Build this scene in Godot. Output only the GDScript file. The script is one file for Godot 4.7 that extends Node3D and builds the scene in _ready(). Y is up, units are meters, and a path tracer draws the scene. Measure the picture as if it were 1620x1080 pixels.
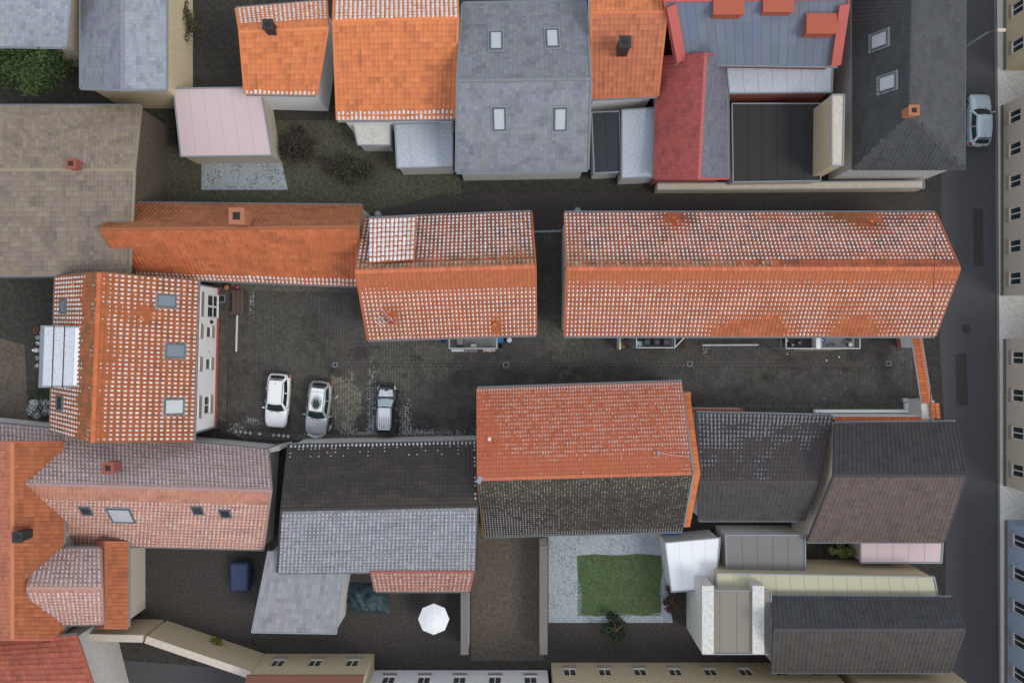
extends Node3D
# An aerial view straight down on a small-town courtyard on an overcast winter day, a little snow on the tiles.
# Metres; the drone hovers 62 m above the origin, x runs east (right), z runs south (down in the picture).

var rng := RandomNumberGenerator.new()
var blotch := FastNoiseLite.new()
var M := {}
var names := {}
var tile_mesh := {}
var pad_mesh: Array = []
const ORD := ["first", "second", "third", "fourth", "fifth", "sixth", "seventh", "eighth", "ninth", "tenth", "eleventh", "twelfth", "thirteenth"]

func _ready():
	rng.seed = 20240117
	blotch.seed = 7; blotch.frequency = 0.16; blotch.fractal_octaves = 4
	camera_and_light()
	materials()
	tile_meshes()
	setting()
	main_houses()
	walls_and_gate()
	neighbours_north()
	neighbours_south()
	neighbours_east()
	cars()
	courtyard_things()
	greenery()
	fine_stuff()

func camera_and_light():
	var cam := Camera3D.new(); cam.name = "camera"
	cam.position = Vector3(0, 62, 0); cam.rotation_degrees = Vector3(-90, 0, 0)
	cam.fov = rad_to_deg(2.0 * atan(540.0 / 1240.0)); cam.near = 0.5; cam.far = 900.0
	add_child(cam); cam.current = true
	var env := Environment.new()
	var sm := ProceduralSkyMaterial.new()
	sm.sky_top_color = Color(0.80, 0.83, 0.88); sm.sky_horizon_color = Color(0.96, 0.97, 0.99); sm.sky_curve = 0.25
	sm.ground_bottom_color = Color(0.2, 0.19, 0.18); sm.ground_horizon_color = Color(0.5, 0.5, 0.5)
	sm.sun_angle_max = 0.0
	var sky := Sky.new(); sky.sky_material = sm
	env.background_mode = Environment.BG_SKY; env.sky = sky
	env.background_energy_multiplier = 1.0
	env.tonemap_mode = Environment.TONE_MAPPER_LINEAR
	env.tonemap_exposure = 1.3
	env.sdfgi_enabled = true; env.ssao_enabled = true; env.ssil_enabled = true
	var we := WorldEnvironment.new(); we.name = "world_environment"; we.environment = env; add_child(we)
	var sun := DirectionalLight3D.new(); sun.name = "sun"
	sun.light_energy = 0.4; sun.light_angular_distance = 24.0; sun.light_color = Color(1.0, 0.985, 0.96)
	sun.shadow_enabled = true
	sun.rotation_degrees = Vector3(-50, 62, 0)
	add_child(sun)

# ------------------------------------------------------------------ materials
func srgb(c: Color) -> Color:
	return c.linear_to_srgb()
func noise_tex(freq: float, ramp: Array, sd: int, size := 512, octaves := 5) -> NoiseTexture2D:
	var n := FastNoiseLite.new(); n.seed = sd; n.frequency = freq; n.fractal_octaves = octaves; n.noise_type = FastNoiseLite.TYPE_SIMPLEX_SMOOTH
	var t := NoiseTexture2D.new(); t.width = size; t.height = size; t.seamless = true; t.noise = n
	var g := Gradient.new(); g.offsets = PackedFloat32Array(); 
	var off := PackedFloat32Array(); var col := PackedColorArray()
	for i in ramp.size():
		off.append(float(i) / (ramp.size() - 1)); col.append(srgb(ramp[i]))
	g.offsets = off; g.colors = col
	t.color_ramp = g
	return t
func plain(id: String, c: Color, rough := 0.8, metal := 0.0) -> StandardMaterial3D:
	var m := StandardMaterial3D.new(); m.albedo_color = srgb(c); m.roughness = rough; m.metallic = metal
	M[id] = m
	return m
func grainy(id: String, c: Color, vary := 0.25, metres := 3.0, rough := 0.9, freq := 0.02, tint := Color(1, 1, 1)) -> StandardMaterial3D:
	var m := StandardMaterial3D.new(); m.roughness = rough
	var lo := Color(c.r * (1 - vary), c.g * (1 - vary), c.b * (1 - vary))
	var hi := Color(c.r * (1 + vary) * tint.r, c.g * (1 + vary) * tint.g, c.b * (1 + vary) * tint.b)
	m.albedo_texture = noise_tex(freq, [lo, c, hi], hash(id) % 1000, 512)
	m.uv1_triplanar = true; m.uv1_world_triplanar = true; m.uv1_scale = Vector3.ONE / metres
	M[id] = m
	return m
var grain_tex: NoiseTexture2D
func vertex_mat(id: String, rough := 0.85) -> StandardMaterial3D:
	var m := StandardMaterial3D.new(); m.vertex_color_use_as_albedo = true; m.roughness = rough
	m.albedo_texture = grain_tex; m.uv1_triplanar = true; m.uv1_world_triplanar = true; m.uv1_scale = Vector3.ONE / 1.7
	M[id] = m
	return m
func tint_mat(c: Color, rough := 0.8) -> StandardMaterial3D:
	var key := "t_%d_%d_%d" % [int(c.r * 2000), int(c.g * 2000), int(c.b * 2000)]
	if not M.has(key):
		var m := StandardMaterial3D.new(); m.albedo_color = srgb(c); m.roughness = rough
		m.albedo_texture = grain_tex; m.uv1_triplanar = true; m.uv1_world_triplanar = true; m.uv1_scale = Vector3.ONE / 1.7
		M[key] = m
	return M[key]

func materials():
	grain_tex = noise_tex(0.06, [Color(0.66, 0.66, 0.66), Color(0.92, 0.92, 0.92), Color(1, 1, 1)], 3, 512)
	vertex_mat("tiles", 0.78); vertex_mat("snow", 0.9); vertex_mat("pavers", 0.8); vertex_mat("bits", 0.9)
	grainy("earth", Color(0.036, 0.033, 0.028), 0.45, 5.0)
	grainy("asphalt", Color(0.066, 0.065, 0.071), 0.22, 4.0, 0.85, 0.05)
	grainy("lane", Color(0.042, 0.036, 0.033), 0.4, 4.0, 0.85, 0.03)
	grainy("kerb_stone", Color(0.16, 0.15, 0.14), 0.25, 1.5)
	grainy("lawn_soil", Color(0.10, 0.15, 0.065), 0.3, 3.0)
	grainy("garden", Color(0.07, 0.068, 0.045), 0.5, 4.0)
	grainy("brown_yard", Color(0.095, 0.075, 0.058), 0.35, 4.0)
	grainy("patio", Color(0.30, 0.34, 0.37), 0.25, 3.0)
	grainy("white_render", Color(0.82, 0.82, 0.82), 0.04, 2.0, 0.92, 0.05)
	grainy("grey_render", Color(0.55, 0.54, 0.53), 0.13, 3.5, 0.92, 0.015)
	grainy("cream_render", Color(0.55, 0.46, 0.30), 0.12, 4.0, 0.92, 0.02)
	grainy("beige_render", Color(0.52, 0.46, 0.39), 0.12, 4.0, 0.92, 0.02)
	grainy("brick_red", Color(0.26, 0.075, 0.055), 0.2, 2.0)
	grainy("blue_render", Color(0.30, 0.38, 0.52), 0.15, 3.0)
	grainy("concrete", Color(0.56, 0.56, 0.53), 0.2, 2.5, 0.92, 0.015)
	grainy("snow_sheet", Color(0.78, 0.80, 0.82), 0.12, 1.2, 0.95, 0.03)
	grainy("thin_snow", Color(0.56, 0.59, 0.64), 0.22, 0.8, 0.95, 0.05)
	grainy("zinc", Color(0.22, 0.25, 0.28), 0.2, 1.0, 0.55)
	grainy("pale_sheet", Color(0.42, 0.46, 0.52), 0.15, 3.0, 0.7)
	grainy("deck_wood", Color(0.20, 0.20, 0.21), 0.3, 0.7, 0.8, 0.05)
	grainy("brown_wood", Color(0.10, 0.062, 0.05), 0.3, 0.6, 0.8, 0.05)
	grainy("verge_wood", Color(0.22, 0.13, 0.06), 0.3, 0.8)
	grainy("moss", Color(0.10, 0.10, 0.05), 0.6, 0.8, 0.95, 0.05)
	grainy("pink_plinth", Color(0.48, 0.13, 0.13), 0.1, 1.0)
	grainy("dark_wicker", Color(0.05, 0.042, 0.042), 0.4, 0.3)
	grainy("reed", Color(0.075, 0.05, 0.025), 0.5, 0.4)
	plain("white_paint", Color(0.72, 0.73, 0.74), 0.5)
	plain("grey_frame", Color(0.09, 0.10, 0.11), 0.5)
	plain("steel", Color(0.45, 0.48, 0.50), 0.45, 0.3)
	plain("sill", Color(0.24, 0.20, 0.17), 0.6)
	plain("dark_metal", Color(0.02, 0.02, 0.022), 0.6)
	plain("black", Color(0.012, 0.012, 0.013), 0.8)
	plain("terracotta", Color(0.36, 0.14, 0.07), 0.85)
	plain("blue_plastic", Color(0.0, 0.16, 0.50), 0.45)
	plain("deep_blue", Color(0.01, 0.05, 0.30), 0.45)
	plain("dish_red", Color(0.36, 0.06, 0.045), 0.6)
	plain("vent_orange", Color(0.62, 0.17, 0.05), 0.7)
	plain("pink_plastic", Color(0.72, 0.08, 0.22), 0.5)
	plain("yellow", Color(0.55, 0.45, 0.03), 0.6)
	plain("leaf_green", Color(0.05, 0.11, 0.025), 0.8)
	plain("teal_glass", Color(0.25, 0.42, 0.40), 0.15)
	plain("tyre", Color(0.018, 0.018, 0.019), 0.85)
	plain("rim", Color(0.35, 0.36, 0.38), 0.35, 0.8)
	plain("lamp_red", Color(0.42, 0.012, 0.012), 0.25)
	plain("lamp_clear", Color(0.55, 0.57, 0.6), 0.15)
	plain("trim", Color(0.015, 0.015, 0.017), 0.55)
	plain("frosted", Color(0.36, 0.48, 0.49), 0.6)
	plain("navy_sheet", Color(0.018, 0.035, 0.09), 0.6)
	plain("teal_sheet", Color(0.02, 0.045, 0.06), 0.6)
	var gl := plain("glass", Color(0.025, 0.035, 0.04), 0.06); gl.metallic_specular = 0.6
	var cg := plain("car_glass", Color(0.012, 0.03, 0.03), 0.05); cg.metallic_specular = 0.5
	var sg := plain("sky_glass", Color(0.16, 0.20, 0.25), 0.08); sg.metallic_specular = 0.8
	var mg := plain("milky_glass", Color(0.42, 0.46, 0.48), 0.25)
	for p in [["paint_white", Color(0.78, 0.79, 0.80), 0.35, 0.0], ["paint_silver", Color(0.40, 0.41, 0.435), 0.34, 0.25], ["paint_black", Color(0.016, 0.021, 0.030), 0.2, 0.0], ["paint_ice_blue", Color(0.42, 0.50, 0.58), 0.3, 0.2]]:
		var m := plain(p[0], p[1], p[2], p[3]); m.clearcoat_enabled = true; m.clearcoat = 0.7; m.clearcoat_roughness = 0.08

# ------------------------------------------------------------------ mesh helpers
func begin() -> SurfaceTool:
	var st := SurfaceTool.new(); st.begin(Mesh.PRIMITIVE_TRIANGLES); st.set_smooth_group(-1)
	return st
func tri(st: SurfaceTool, a: Vector3, b: Vector3, c: Vector3):
	st.add_vertex(a); st.add_vertex(b); st.add_vertex(c)
func quad(st: SurfaceTool, a: Vector3, b: Vector3, c: Vector3, d: Vector3):
	tri(st, a, b, c); tri(st, a, c, d)
func box(st: SurfaceTool, c: Vector3, s: Vector3, bs := Basis.IDENTITY, bevel := 0.0):
	var x := bs.x * s.x / 2; var y := bs.y * s.y / 2; var z := bs.z * s.z / 2
	if bevel > 0.0:
		var fx := 1.0 - 2.0 * bevel / s.x; var fz := 1.0 - 2.0 * bevel / s.z
		var yb := y * (1.0 - 2.0 * bevel / s.y)
		var lo := [c - x - y - z, c + x - y - z, c + x - y + z, c - x - y + z]
		var mi := [c - x + yb - z, c + x + yb - z, c + x + yb + z, c - x + yb + z]
		var hi := [c - x * fx + y - z * fz, c + x * fx + y - z * fz, c + x * fx + y + z * fz, c - x * fx + y + z * fz]
		for i in 4:
			var j := (i + 1) % 4
			quad(st, lo[j], lo[i], mi[i], mi[j]); quad(st, mi[j], mi[i], hi[i], hi[j])
		quad(st, hi[0], hi[1], hi[2], hi[3]); quad(st, lo[3], lo[2], lo[1], lo[0])
		return
	var p := [c - x - y - z, c + x - y - z, c + x - y + z, c - x - y + z, c - x + y - z, c + x + y - z, c + x + y + z, c - x + y + z]
	quad(st, p[4], p[5], p[6], p[7]); quad(st, p[3], p[2], p[1], p[0])
	quad(st, p[1], p[0], p[4], p[5]); quad(st, p[2], p[1], p[5], p[6]); quad(st, p[3], p[2], p[6], p[7]); quad(st, p[0], p[3], p[7], p[4])
func along(a: Vector3, b: Vector3) -> Basis:   # z runs from a to b, y as near up as can be
	var z := (b - a).normalized()
	var up := Vector3.UP if abs(z.y) < 0.95 else Vector3.RIGHT
	var x := up.cross(z).normalized()
	return Basis(x, z.cross(x), z)
func beam(st: SurfaceTool, a: Vector3, b: Vector3, w: float, h: float, bevel := 0.0):
	var bs := along(a, b)
	box(st, (a + b) / 2, Vector3(w, h, a.distance_to(b)), bs, bevel)
func tube(st: SurfaceTool, pts: Array, r: float, sides := 8, r2 := -1.0):
	st.set_smooth_group(0)
	var rings := []
	for i in pts.size():
		var a: Vector3 = pts[max(i - 1, 0)]; var b: Vector3 = pts[min(i + 1, pts.size() - 1)]
		var bs := along(a, b)
		var rad: float = r if r2 < 0 else lerp(r, r2, float(i) / (pts.size() - 1))
		var ring := []
		for k in sides:
			var t := TAU * k / sides
			ring.append(pts[i] + bs.x * cos(t) * rad + bs.y * sin(t) * rad)
		rings.append(ring)
	for i in rings.size() - 1:
		for k in sides:
			var j := (k + 1) % sides
			quad(st, rings[i][k], rings[i][j], rings[i + 1][j], rings[i + 1][k])
	st.set_smooth_group(-1)
	for k in range(1, sides - 1):
		tri(st, rings[0][0], rings[0][k + 1], rings[0][k]); tri(st, rings[-1][0], rings[-1][k], rings[-1][k + 1])
func lathe(st: SurfaceTool, c: Vector3, prof: Array, sides := 16, smooth := true):   # prof: [radius, height] from below up
	st.set_smooth_group(0 if smooth else -1)
	for i in prof.size() - 1:
		for k in sides:
			var t0 := TAU * k / sides; var t1 := TAU * (k + 1) / sides
			var d0 := Vector3(cos(t0), 0, sin(t0)); var d1 := Vector3(cos(t1), 0, sin(t1))
			var a: Vector3 = c + d0 * prof[i][0] + Vector3(0, prof[i][1], 0); var b: Vector3 = c + d1 * prof[i][0] + Vector3(0, prof[i][1], 0)
			var e: Vector3 = c + d1 * prof[i + 1][0] + Vector3(0, prof[i + 1][1], 0); var f: Vector3 = c + d0 * prof[i + 1][0] + Vector3(0, prof[i + 1][1], 0)
			if prof[i][0] > 0.0001: tri(st, a, b, e)
			if prof[i + 1][0] > 0.0001: tri(st, a, e, f)
	st.set_smooth_group(-1)
func numbered(called: String) -> String:
	var k: int = names.get(called, -1) + 1
	names[called] = k
	return called if k == 0 else "%s_%03d" % [called, k]
func obj(called: String, st: SurfaceTool, m: Material, parent: Node = self) -> MeshInstance3D:
	st.generate_normals()
	var o := MeshInstance3D.new(); o.mesh = st.commit(); o.material_override = m
	o.name = numbered(called) if parent == self else called
	parent.add_child(o, true)
	return o
func tag(o: Node, label: String, category: String, group := "", kind := "") -> Node:
	if label: o.set_meta("label", label)
	if category: o.set_meta("category", category)
	if group: o.set_meta("group", group)
	o.set_meta("kind", kind if kind else "thing")
	return o
func thing(called: String, label: String, category: String, at := Vector3.ZERO, turn := 0.0, group := "") -> Node3D:
	var o := Node3D.new(); o.name = numbered(called); add_child(o)
	o.position = at; o.rotation.y = turn
	tag(o, label, category, group)
	return o
func structure(called: String, st: SurfaceTool, m: Material) -> MeshInstance3D:
	var o := obj(called, st, m); o.set_meta("kind", "structure")
	return o
func sheet(called: String, pts: Array, y: float, m: Material, label := "") -> MeshInstance3D:   # a flat sheet over a polygon of points
	var st := begin()
	var poly := PackedVector2Array()
	for p in pts: poly.append(Vector2(p.x, p.z))
	var idx := Geometry2D.triangulate_polygon(poly)
	for i in range(0, idx.size(), 3):
		var t := []
		for k in 3: t.append(Vector3(poly[idx[i + k]].x, y, poly[idx[i + k]].y))
		if (t[1] - t[0]).cross(t[2] - t[0]).y > 0: t.reverse()
		tri(st, t[0], t[1], t[2])
	var o := structure(called, st, m)
	if label: o.set_meta("label", label)
	return o
func instances(called: String, mesh: Mesh, m: Material, xf: Array, cols: Array, parent: Node) -> MultiMeshInstance3D:
	var mm := MultiMesh.new(); mm.transform_format = MultiMesh.TRANSFORM_3D; mm.use_colors = true; mm.mesh = mesh
	mm.instance_count = xf.size()
	var buf := PackedFloat32Array(); buf.resize(xf.size() * 16)
	var k := 0
	for i in xf.size():
		var t: Transform3D = xf[i]; var c: Color = cols[i]
		var bx := t.basis.x; var by := t.basis.y; var bz := t.basis.z; var o := t.origin
		buf[k] = bx.x; buf[k + 1] = by.x; buf[k + 2] = bz.x; buf[k + 3] = o.x
		buf[k + 4] = bx.y; buf[k + 5] = by.y; buf[k + 6] = bz.y; buf[k + 7] = o.y
		buf[k + 8] = bx.z; buf[k + 9] = by.z; buf[k + 10] = bz.z; buf[k + 11] = o.z
		buf[k + 12] = c.r; buf[k + 13] = c.g; buf[k + 14] = c.b; buf[k + 15] = 1.0
		k += 16
	mm.buffer = buf
	var mi := MultiMeshInstance3D.new(); mi.multimesh = mm; mi.material_override = m
	mi.name = numbered(called) if parent == self else called
	mi.set_meta("kind", "stuff")
	parent.add_child(mi, true)
	return mi

# ------------------------------------------------------------------ roof tiles
func tile_meshes():
	# one tile: x 0..1 across, z 0..1.15 up the slope, y in metres
	var profs := {
		"pan": [[0.0, 0.002], [0.07, 0.028], [0.17, 0.042], [0.28, 0.036], [0.37, 0.010], [0.47, 0.0], [0.85, 0.0], [1.0, 0.004]],
		"flat": [[0.0, 0.0], [0.02, 0.012], [0.48, 0.012], [0.52, 0.002], [0.56, 0.012], [0.97, 0.012], [1.0, 0.0]],
		"slate": [[0.012, 0.0], [0.988, 0.0]]}
	for id in profs:
		var st := begin()
		var pr: Array = profs[id]
		var lift := 0.07 if id != "slate" else 0.012
		for i in pr.size() - 1:
			var a := Vector3(pr[i][0], pr[i][1] + lift, 0); var b := Vector3(pr[i + 1][0], pr[i + 1][1] + lift, 0)
			var c := Vector3(pr[i + 1][0], pr[i + 1][1], 1.12); var d := Vector3(pr[i][0], pr[i][1], 1.12)
			st.set_smooth_group(0)
			quad(st, a, d, c, b)
			st.set_smooth_group(-1)
			quad(st, a, b, b - Vector3(0, 0.02, 0), a - Vector3(0, 0.02, 0))
		st.generate_normals()
		tile_mesh[id] = st.commit()
	# pads of snow or lichen, 1 x 1 on the tile, a rounded top with a ragged rim
	for v in 4:
		var r := RandomNumberGenerator.new(); r.seed = 50 + v
		var st := begin(); st.set_smooth_group(0)
		var n := 10
		var rim := []; var mid := []
		for k in n:
			var t := TAU * k / n
			var q := pow(pow(abs(cos(t)), 5.0) + pow(abs(sin(t)), 5.0), -0.2) * 0.5 * r.randf_range(0.88, 1.06)
			rim.append(Vector3(0.5 + cos(t) * q, -0.006, 0.5 + sin(t) * q))
			mid.append(Vector3(0.5 + cos(t) * q * 0.86, 0.016 * r.randf_range(0.7, 1.2), 0.5 + sin(t) * q * 0.88))
		for k in n:
			var j := (k + 1) % n
			quad(st, rim[k], rim[j], mid[j], mid[k])
			tri(st, mid[k], mid[j], Vector3(0.5, 0.024, 0.5))
		st.generate_normals()
		pad_mesh.append(st.commit())

# Lays tiles over the slope a (eave, left) b (eave, right) c (top, right) d (top, left).
# o: tw, g (sizes), mesh, pal (linear colours), stain: func(s, t) -> [Color, amount], snow: func(s, t) -> size 0..1, pad: [x0, z0, w, l], lichen: func(s, t) -> 0..1, single: tiles that are parts of their own
func lay(roof: Node, a: Vector3, b: Vector3, c: Vector3, d: Vector3, o: Dictionary):
	var inv: Transform3D = roof.global_transform.affine_inverse() if roof is Node3D else Transform3D()
	a = inv * a; b = inv * b; c = inv * c; d = inv * d
	var nrm := (b - a).cross(d - a).normalized()
	if nrm.length() < 0.5: nrm = (b - a).cross(c - a).normalized()
	if nrm.y < 0: nrm = -nrm
	var w := a.distance_to(b)
	var straight: bool = abs(d.distance_to(c) - w) < w * 0.4
	var xh := (b - a).normalized()
	var slope_len := ((c + d) / 2 - (a + b) / 2).slide(xh).length()
	var cols := int(round(w / o.tw)); var rows := int(round(slope_len / o.g))
	var up := (((c + d) / 2 - (a + b) / 2).slide(xh)).normalized()
	var sl := (d - a).dot(xh) / w; var sr := (c - a).dot(xh) / w
	var xf := []; var cs := []; var sxf := [[], [], [], []]; var scs := [[], [], [], []]
	var pal: Array = o.pal
	var single: int = o.get("single", 0)
	var mesh: Mesh = tile_mesh[o.get("mesh", "pan")]
	var pad: Array = o.get("pad", [0.42, 0.10, 0.52, 0.66])
	var cells: Array = o.get("pads", [pad])
	for r in range(rows - 1, -1, -1):
		var t0 := float(r) / rows; var t1 := float(r + 1) / rows
		for k in cols:
			var s0 := float(k) / cols; var s1 := float(k + 1) / cols
			var p: Vector3; var bx: Vector3; var bz: Vector3
			if straight:
				p = a.lerp(b, s0).lerp(d.lerp(c, s0), t0)
				bx = a.lerp(b, s1).lerp(d.lerp(c, s1), t0) - p
				bz = a.lerp(b, s0).lerp(d.lerp(c, s0), t1) - p
			else:
				var sm := (s0 + s1) / 2; var tm := (t0 + t1) / 2
				var l0: float = lerp(0.0, sl, tm); var r0: float = lerp(1.0, sr, tm)
				if sm < l0 - 0.3 / cols or sm > r0 + 0.3 / cols: continue
				p = a + xh * w * s0 + up * slope_len * t0
				bx = xh * w / cols; bz = up * slope_len / rows
			var xform := Transform3D(Basis(bx, nrm, bz), p + nrm * (0.015 + rng.randf() * 0.006))
			var ci := rng.randi() % pal.size()
			var col: Color = pal[ci]
			if o.has("stain"):
				var sn: Array = o.stain.call(s0, t0)
				col = col.lerp(sn[0], sn[1])
			if single > 0:
				single -= 1
				var tm_ := MeshInstance3D.new(); tm_.name = "roof_tile"; tm_.mesh = mesh; tm_.material_override = tint_mat(pal[ci], 0.78); tm_.transform = xform
				roof.add_child(tm_, true)
			else:
				var f := rng.randf_range(0.9, 1.08)
				xf.append(xform); cs.append(Color(col.r * f, col.g * f, col.b * f))
			var lich: float = o.lichen.call(s0, t0) if o.has("lichen") else 0.0
			var z: float = o.snow.call(s0, t0) if o.has("snow") else 0.0
			for pd in cells:
				var zz := z
				if cells.size() > 1: zz = o.snow.call(s0, t0) if o.has("snow") else 0.0
				var v := rng.randi() % 4
				if zz > 0.18:
					zz = min(zz, 1.0)
					var wx: float = pd[2] * lerp(0.6, 1.0, zz) * rng.randf_range(0.88, 1.08); var lz: float = pd[3] * lerp(0.3, 1.0, zz) * rng.randf_range(0.85, 1.08)
					var ox: float = pd[0] + (pd[2] - wx) * 0.5; var oz: float = pd[1]
					sxf[v].append(Transform3D(Basis(bx * wx, nrm, bz * lz), p + bx * ox + bz * oz + nrm * (0.08 - 0.062 * oz)))
					var g = rng.randf_range(0.70, 0.82) * lerp(1.0, 0.8, lich)
					scs[v].append((Color(g * 0.985, g, g * 1.02) * o.get("film", Color(1, 1, 1))).lerp(Color(0.42, 0.45, 0.32), clamp(lich * 1.2 - 0.3, 0, 0.75)))
				elif lich > 0.25 and rng.randf() < lich * 1.3:
					var wx: float = pd[2] * rng.randf_range(0.85, 1.2); var lz: float = 1.0 * rng.randf_range(0.8, 1.15)
					sxf[v].append(Transform3D(Basis(bx * wx, nrm * 0.35, bz * lz), p + bx * pd[0] + bz * 0.05 + nrm * 0.074))
					var g := rng.randf_range(0.8, 1.15)
					scs[v].append(Color(0.33 * g, 0.33 * g, 0.235 * g))
	if xf.size(): instances("roof_tiles", mesh, M.tiles, xf, cs, roof)
	for v in 4:
		if sxf[v].size(): instances("snow", pad_mesh[v], M.snow, sxf[v], scs[v], roof)

func ridge(roof: Node, a: Vector3, b: Vector3, pal: Array, one_by_one: bool, r := 0.13, step := 0.38):
	var n := int(max(1.0, round(a.distance_to(b) / step)))
	var st0 := begin()
	var bs := along(a, b)
	var L := a.distance_to(b) / n
	var m := begin()
	for i in n:
		var st := m if not one_by_one else begin()
		st.set_smooth_group(0)
		var p := a.lerp(b, float(i) / n); 
		if one_by_one: p = Vector3.ZERO
		var ends := []
		for e in [[-0.02, r * 1.06], [L * 0.96, r * 0.92]]:
			var ring := []
			for k in 7:
				var t := PI * k / 6.0
				ring.append(p + bs.z * e[0] + bs.x * cos(t) * e[1] * 1.15 + bs.y * (sin(t) * e[1] - 0.055))
			ends.append(ring)
		for k in 6: quad(st, ends[0][k], ends[0][k + 1], ends[1][k + 1], ends[1][k])
		st.set_smooth_group(-1)
		for k in range(1, 5):
			tri(st, ends[0][0], ends[0][k + 1], ends[0][k]); tri(st, ends[1][0], ends[1][k], ends[1][k + 1])
		if one_by_one:
			var o := obj("ridge_tile", st, tint_mat(pal[rng.randi() % pal.size()]), roof)
			o.position = a.lerp(b, float(i) / n)
	if not one_by_one:
		var o := obj("ridge_cap", m, tint_mat(pal[0]), roof); o.set_meta("kind", "stuff")

# A gutter along an eave: a half-round zinc channel
func gutter(house: Node, a: Vector3, b: Vector3, out: Vector3, r := 0.075):
	var st := begin(); st.set_smooth_group(0)
	var n := 7
	for layer in [r, r - 0.012]:
		for k in n - 1:
			var t0 := PI + PI * k / (n - 1); var t1 := PI + PI * (k + 1) / (n - 1)
			var o0 = out * (r + 0.02 + cos(t0) * layer) + Vector3(0, sin(t0) * layer - 0.01, 0)
			var o1 = out * (r + 0.02 + cos(t1) * layer) + Vector3(0, sin(t1) * layer - 0.01, 0)
			quad(st, a + o0, a + o1, b + o1, b + o0)
	st.set_smooth_group(-1)
	for side in [0.02, 2 * r + 0.008]:
		beam(st, a + out * side + Vector3(0, -0.008, 0), b + out * side + Vector3(0, -0.008, 0), 0.022, 0.014)
	obj("gutter", st, M.zinc, house)

# Walls of a house under a ridged roof. e: four eave corners A B (one side) C D (other side, C under B), ridge R0 (A/D end) R1 (B/C end)
func shell(house: Node, A: Vector3, B: Vector3, C: Vector3, D: Vector3, R0: Vector3, R1: Vector3, m: Material, oe := 0.4, og := 0.3, hip := false, skip := -1):
	var ab := (B - A).normalized(); var ad := (D - A).normalized(); 
	ab.y = 0; ad.y = 0; ab = ab.normalized(); ad = ad.normalized()
	var f := [A + ab * og + ad * oe, B - ab * og + ad * oe, C - ab * og - ad * oe, D + ab * og - ad * oe]
	var st := begin()
	for i in 4:
		if i == skip: continue
		var j := (i + 1) % 4
		var p: Vector3 = f[i]; var q: Vector3 = f[j]
		quad(st, Vector3(p.x, 0, p.z), Vector3(q.x, 0, q.z), q - Vector3(0, 0.02, 0), p - Vector3(0, 0.02, 0))
	if not hip:
		tri(st, f[0] - Vector3(0, 0.02, 0), f[3] - Vector3(0, 0.02, 0), R0 + ab * og - Vector3(0, 0.16, 0))
		if skip != 1: tri(st, f[1] - Vector3(0, 0.02, 0), f[2] - Vector3(0, 0.02, 0), R1 - ab * og - Vector3(0, 0.16, 0))
	obj("wall", st, m, house)
	return f
func deck(house: Node, A: Vector3, B: Vector3, C: Vector3, D: Vector3, R0: Vector3, R1: Vector3, m: Material, hip := false) -> MeshInstance3D:
	var st := begin()
	var dn := Vector3(0, -0.16, 0)
	for s in [[A, B, R1, R0], [C, D, R0, R1]]:
		for i in 8:
			for j in 4:
				var q := []
				for e in [[i, j], [i + 1, j], [i + 1, j + 1], [i, j + 1]]: q.append(s[0].lerp(s[1], e[0] / 8.0).lerp(s[3].lerp(s[2], e[0] / 8.0), e[1] / 4.0))
				quad(st, q[0], q[1], q[2], q[3])
		quad(st, s[3] + dn, s[2] + dn, s[1] + dn, s[0] + dn)
		quad(st, s[0] + dn, s[1] + dn, s[1], s[0])
		if not hip:
			quad(st, s[1] + dn, s[2] + dn, s[2], s[1]); quad(st, s[3] + dn, s[0] + dn, s[0], s[3])
	if hip:
		tri(st, D, A, R0); tri(st, B, C, R1)
	return obj("roof", st, m, house)

# A neighbouring house: gabled or hipped roof and walls, tiled as the rest
func house(label: String, A: Vector3, B: Vector3, C: Vector3, D: Vector3, R0: Vector3, R1: Vector3, wall: Material, n_tiles: Dictionary, s_tiles: Dictionary, hip := 0, called := "neighbour_house", oe := 0.3, og := 0.25) -> Node3D:
	var t := thing(called, label, "house")
	shell(t, A, B, C, D, R0, R1, wall, oe, og, hip > 0)
	var rf := deck(t, A, B, C, D, R0, R1, tint_mat(n_tiles.pal[0]), hip > 0)
	lay(rf, A, B, R1, R0, n_tiles); lay(rf, C, D, R0, R1, s_tiles)
	var cap: Array = n_tiles.get("cap", n_tiles.pal)
	ridge(rf, R0, R1, cap, false)
	if hip > 0:
		lay(rf, D, A, R0, R0, n_tiles); lay(rf, B, C, R1, R1, s_tiles)
		for e in [[A, R0], [D, R0], [B, R1], [C, R1]]: ridge(rf, e[0], e[1], cap, false, 0.11)
	else:
		for e in [[A, R0, -1], [D, R0, -1], [B, R1, 1], [C, R1, 1]]:
			var off: Vector3 = (R1 - R0).normalized() * e[2] * 0.04
			var vb := begin(); beam(vb, e[0] + off + Vector3(0, 0.03, 0), e[1] + off + Vector3(0, 0.03, 0), 0.16, 0.14, 0.02); obj("verge_tile_row", vb, tint_mat(cap[1]), t)
	var ad := (D - A); ad.y = 0; ad = ad.normalized()
	gutter(t, A, B, -ad); gutter(t, C, D, ad)
	return t

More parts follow.
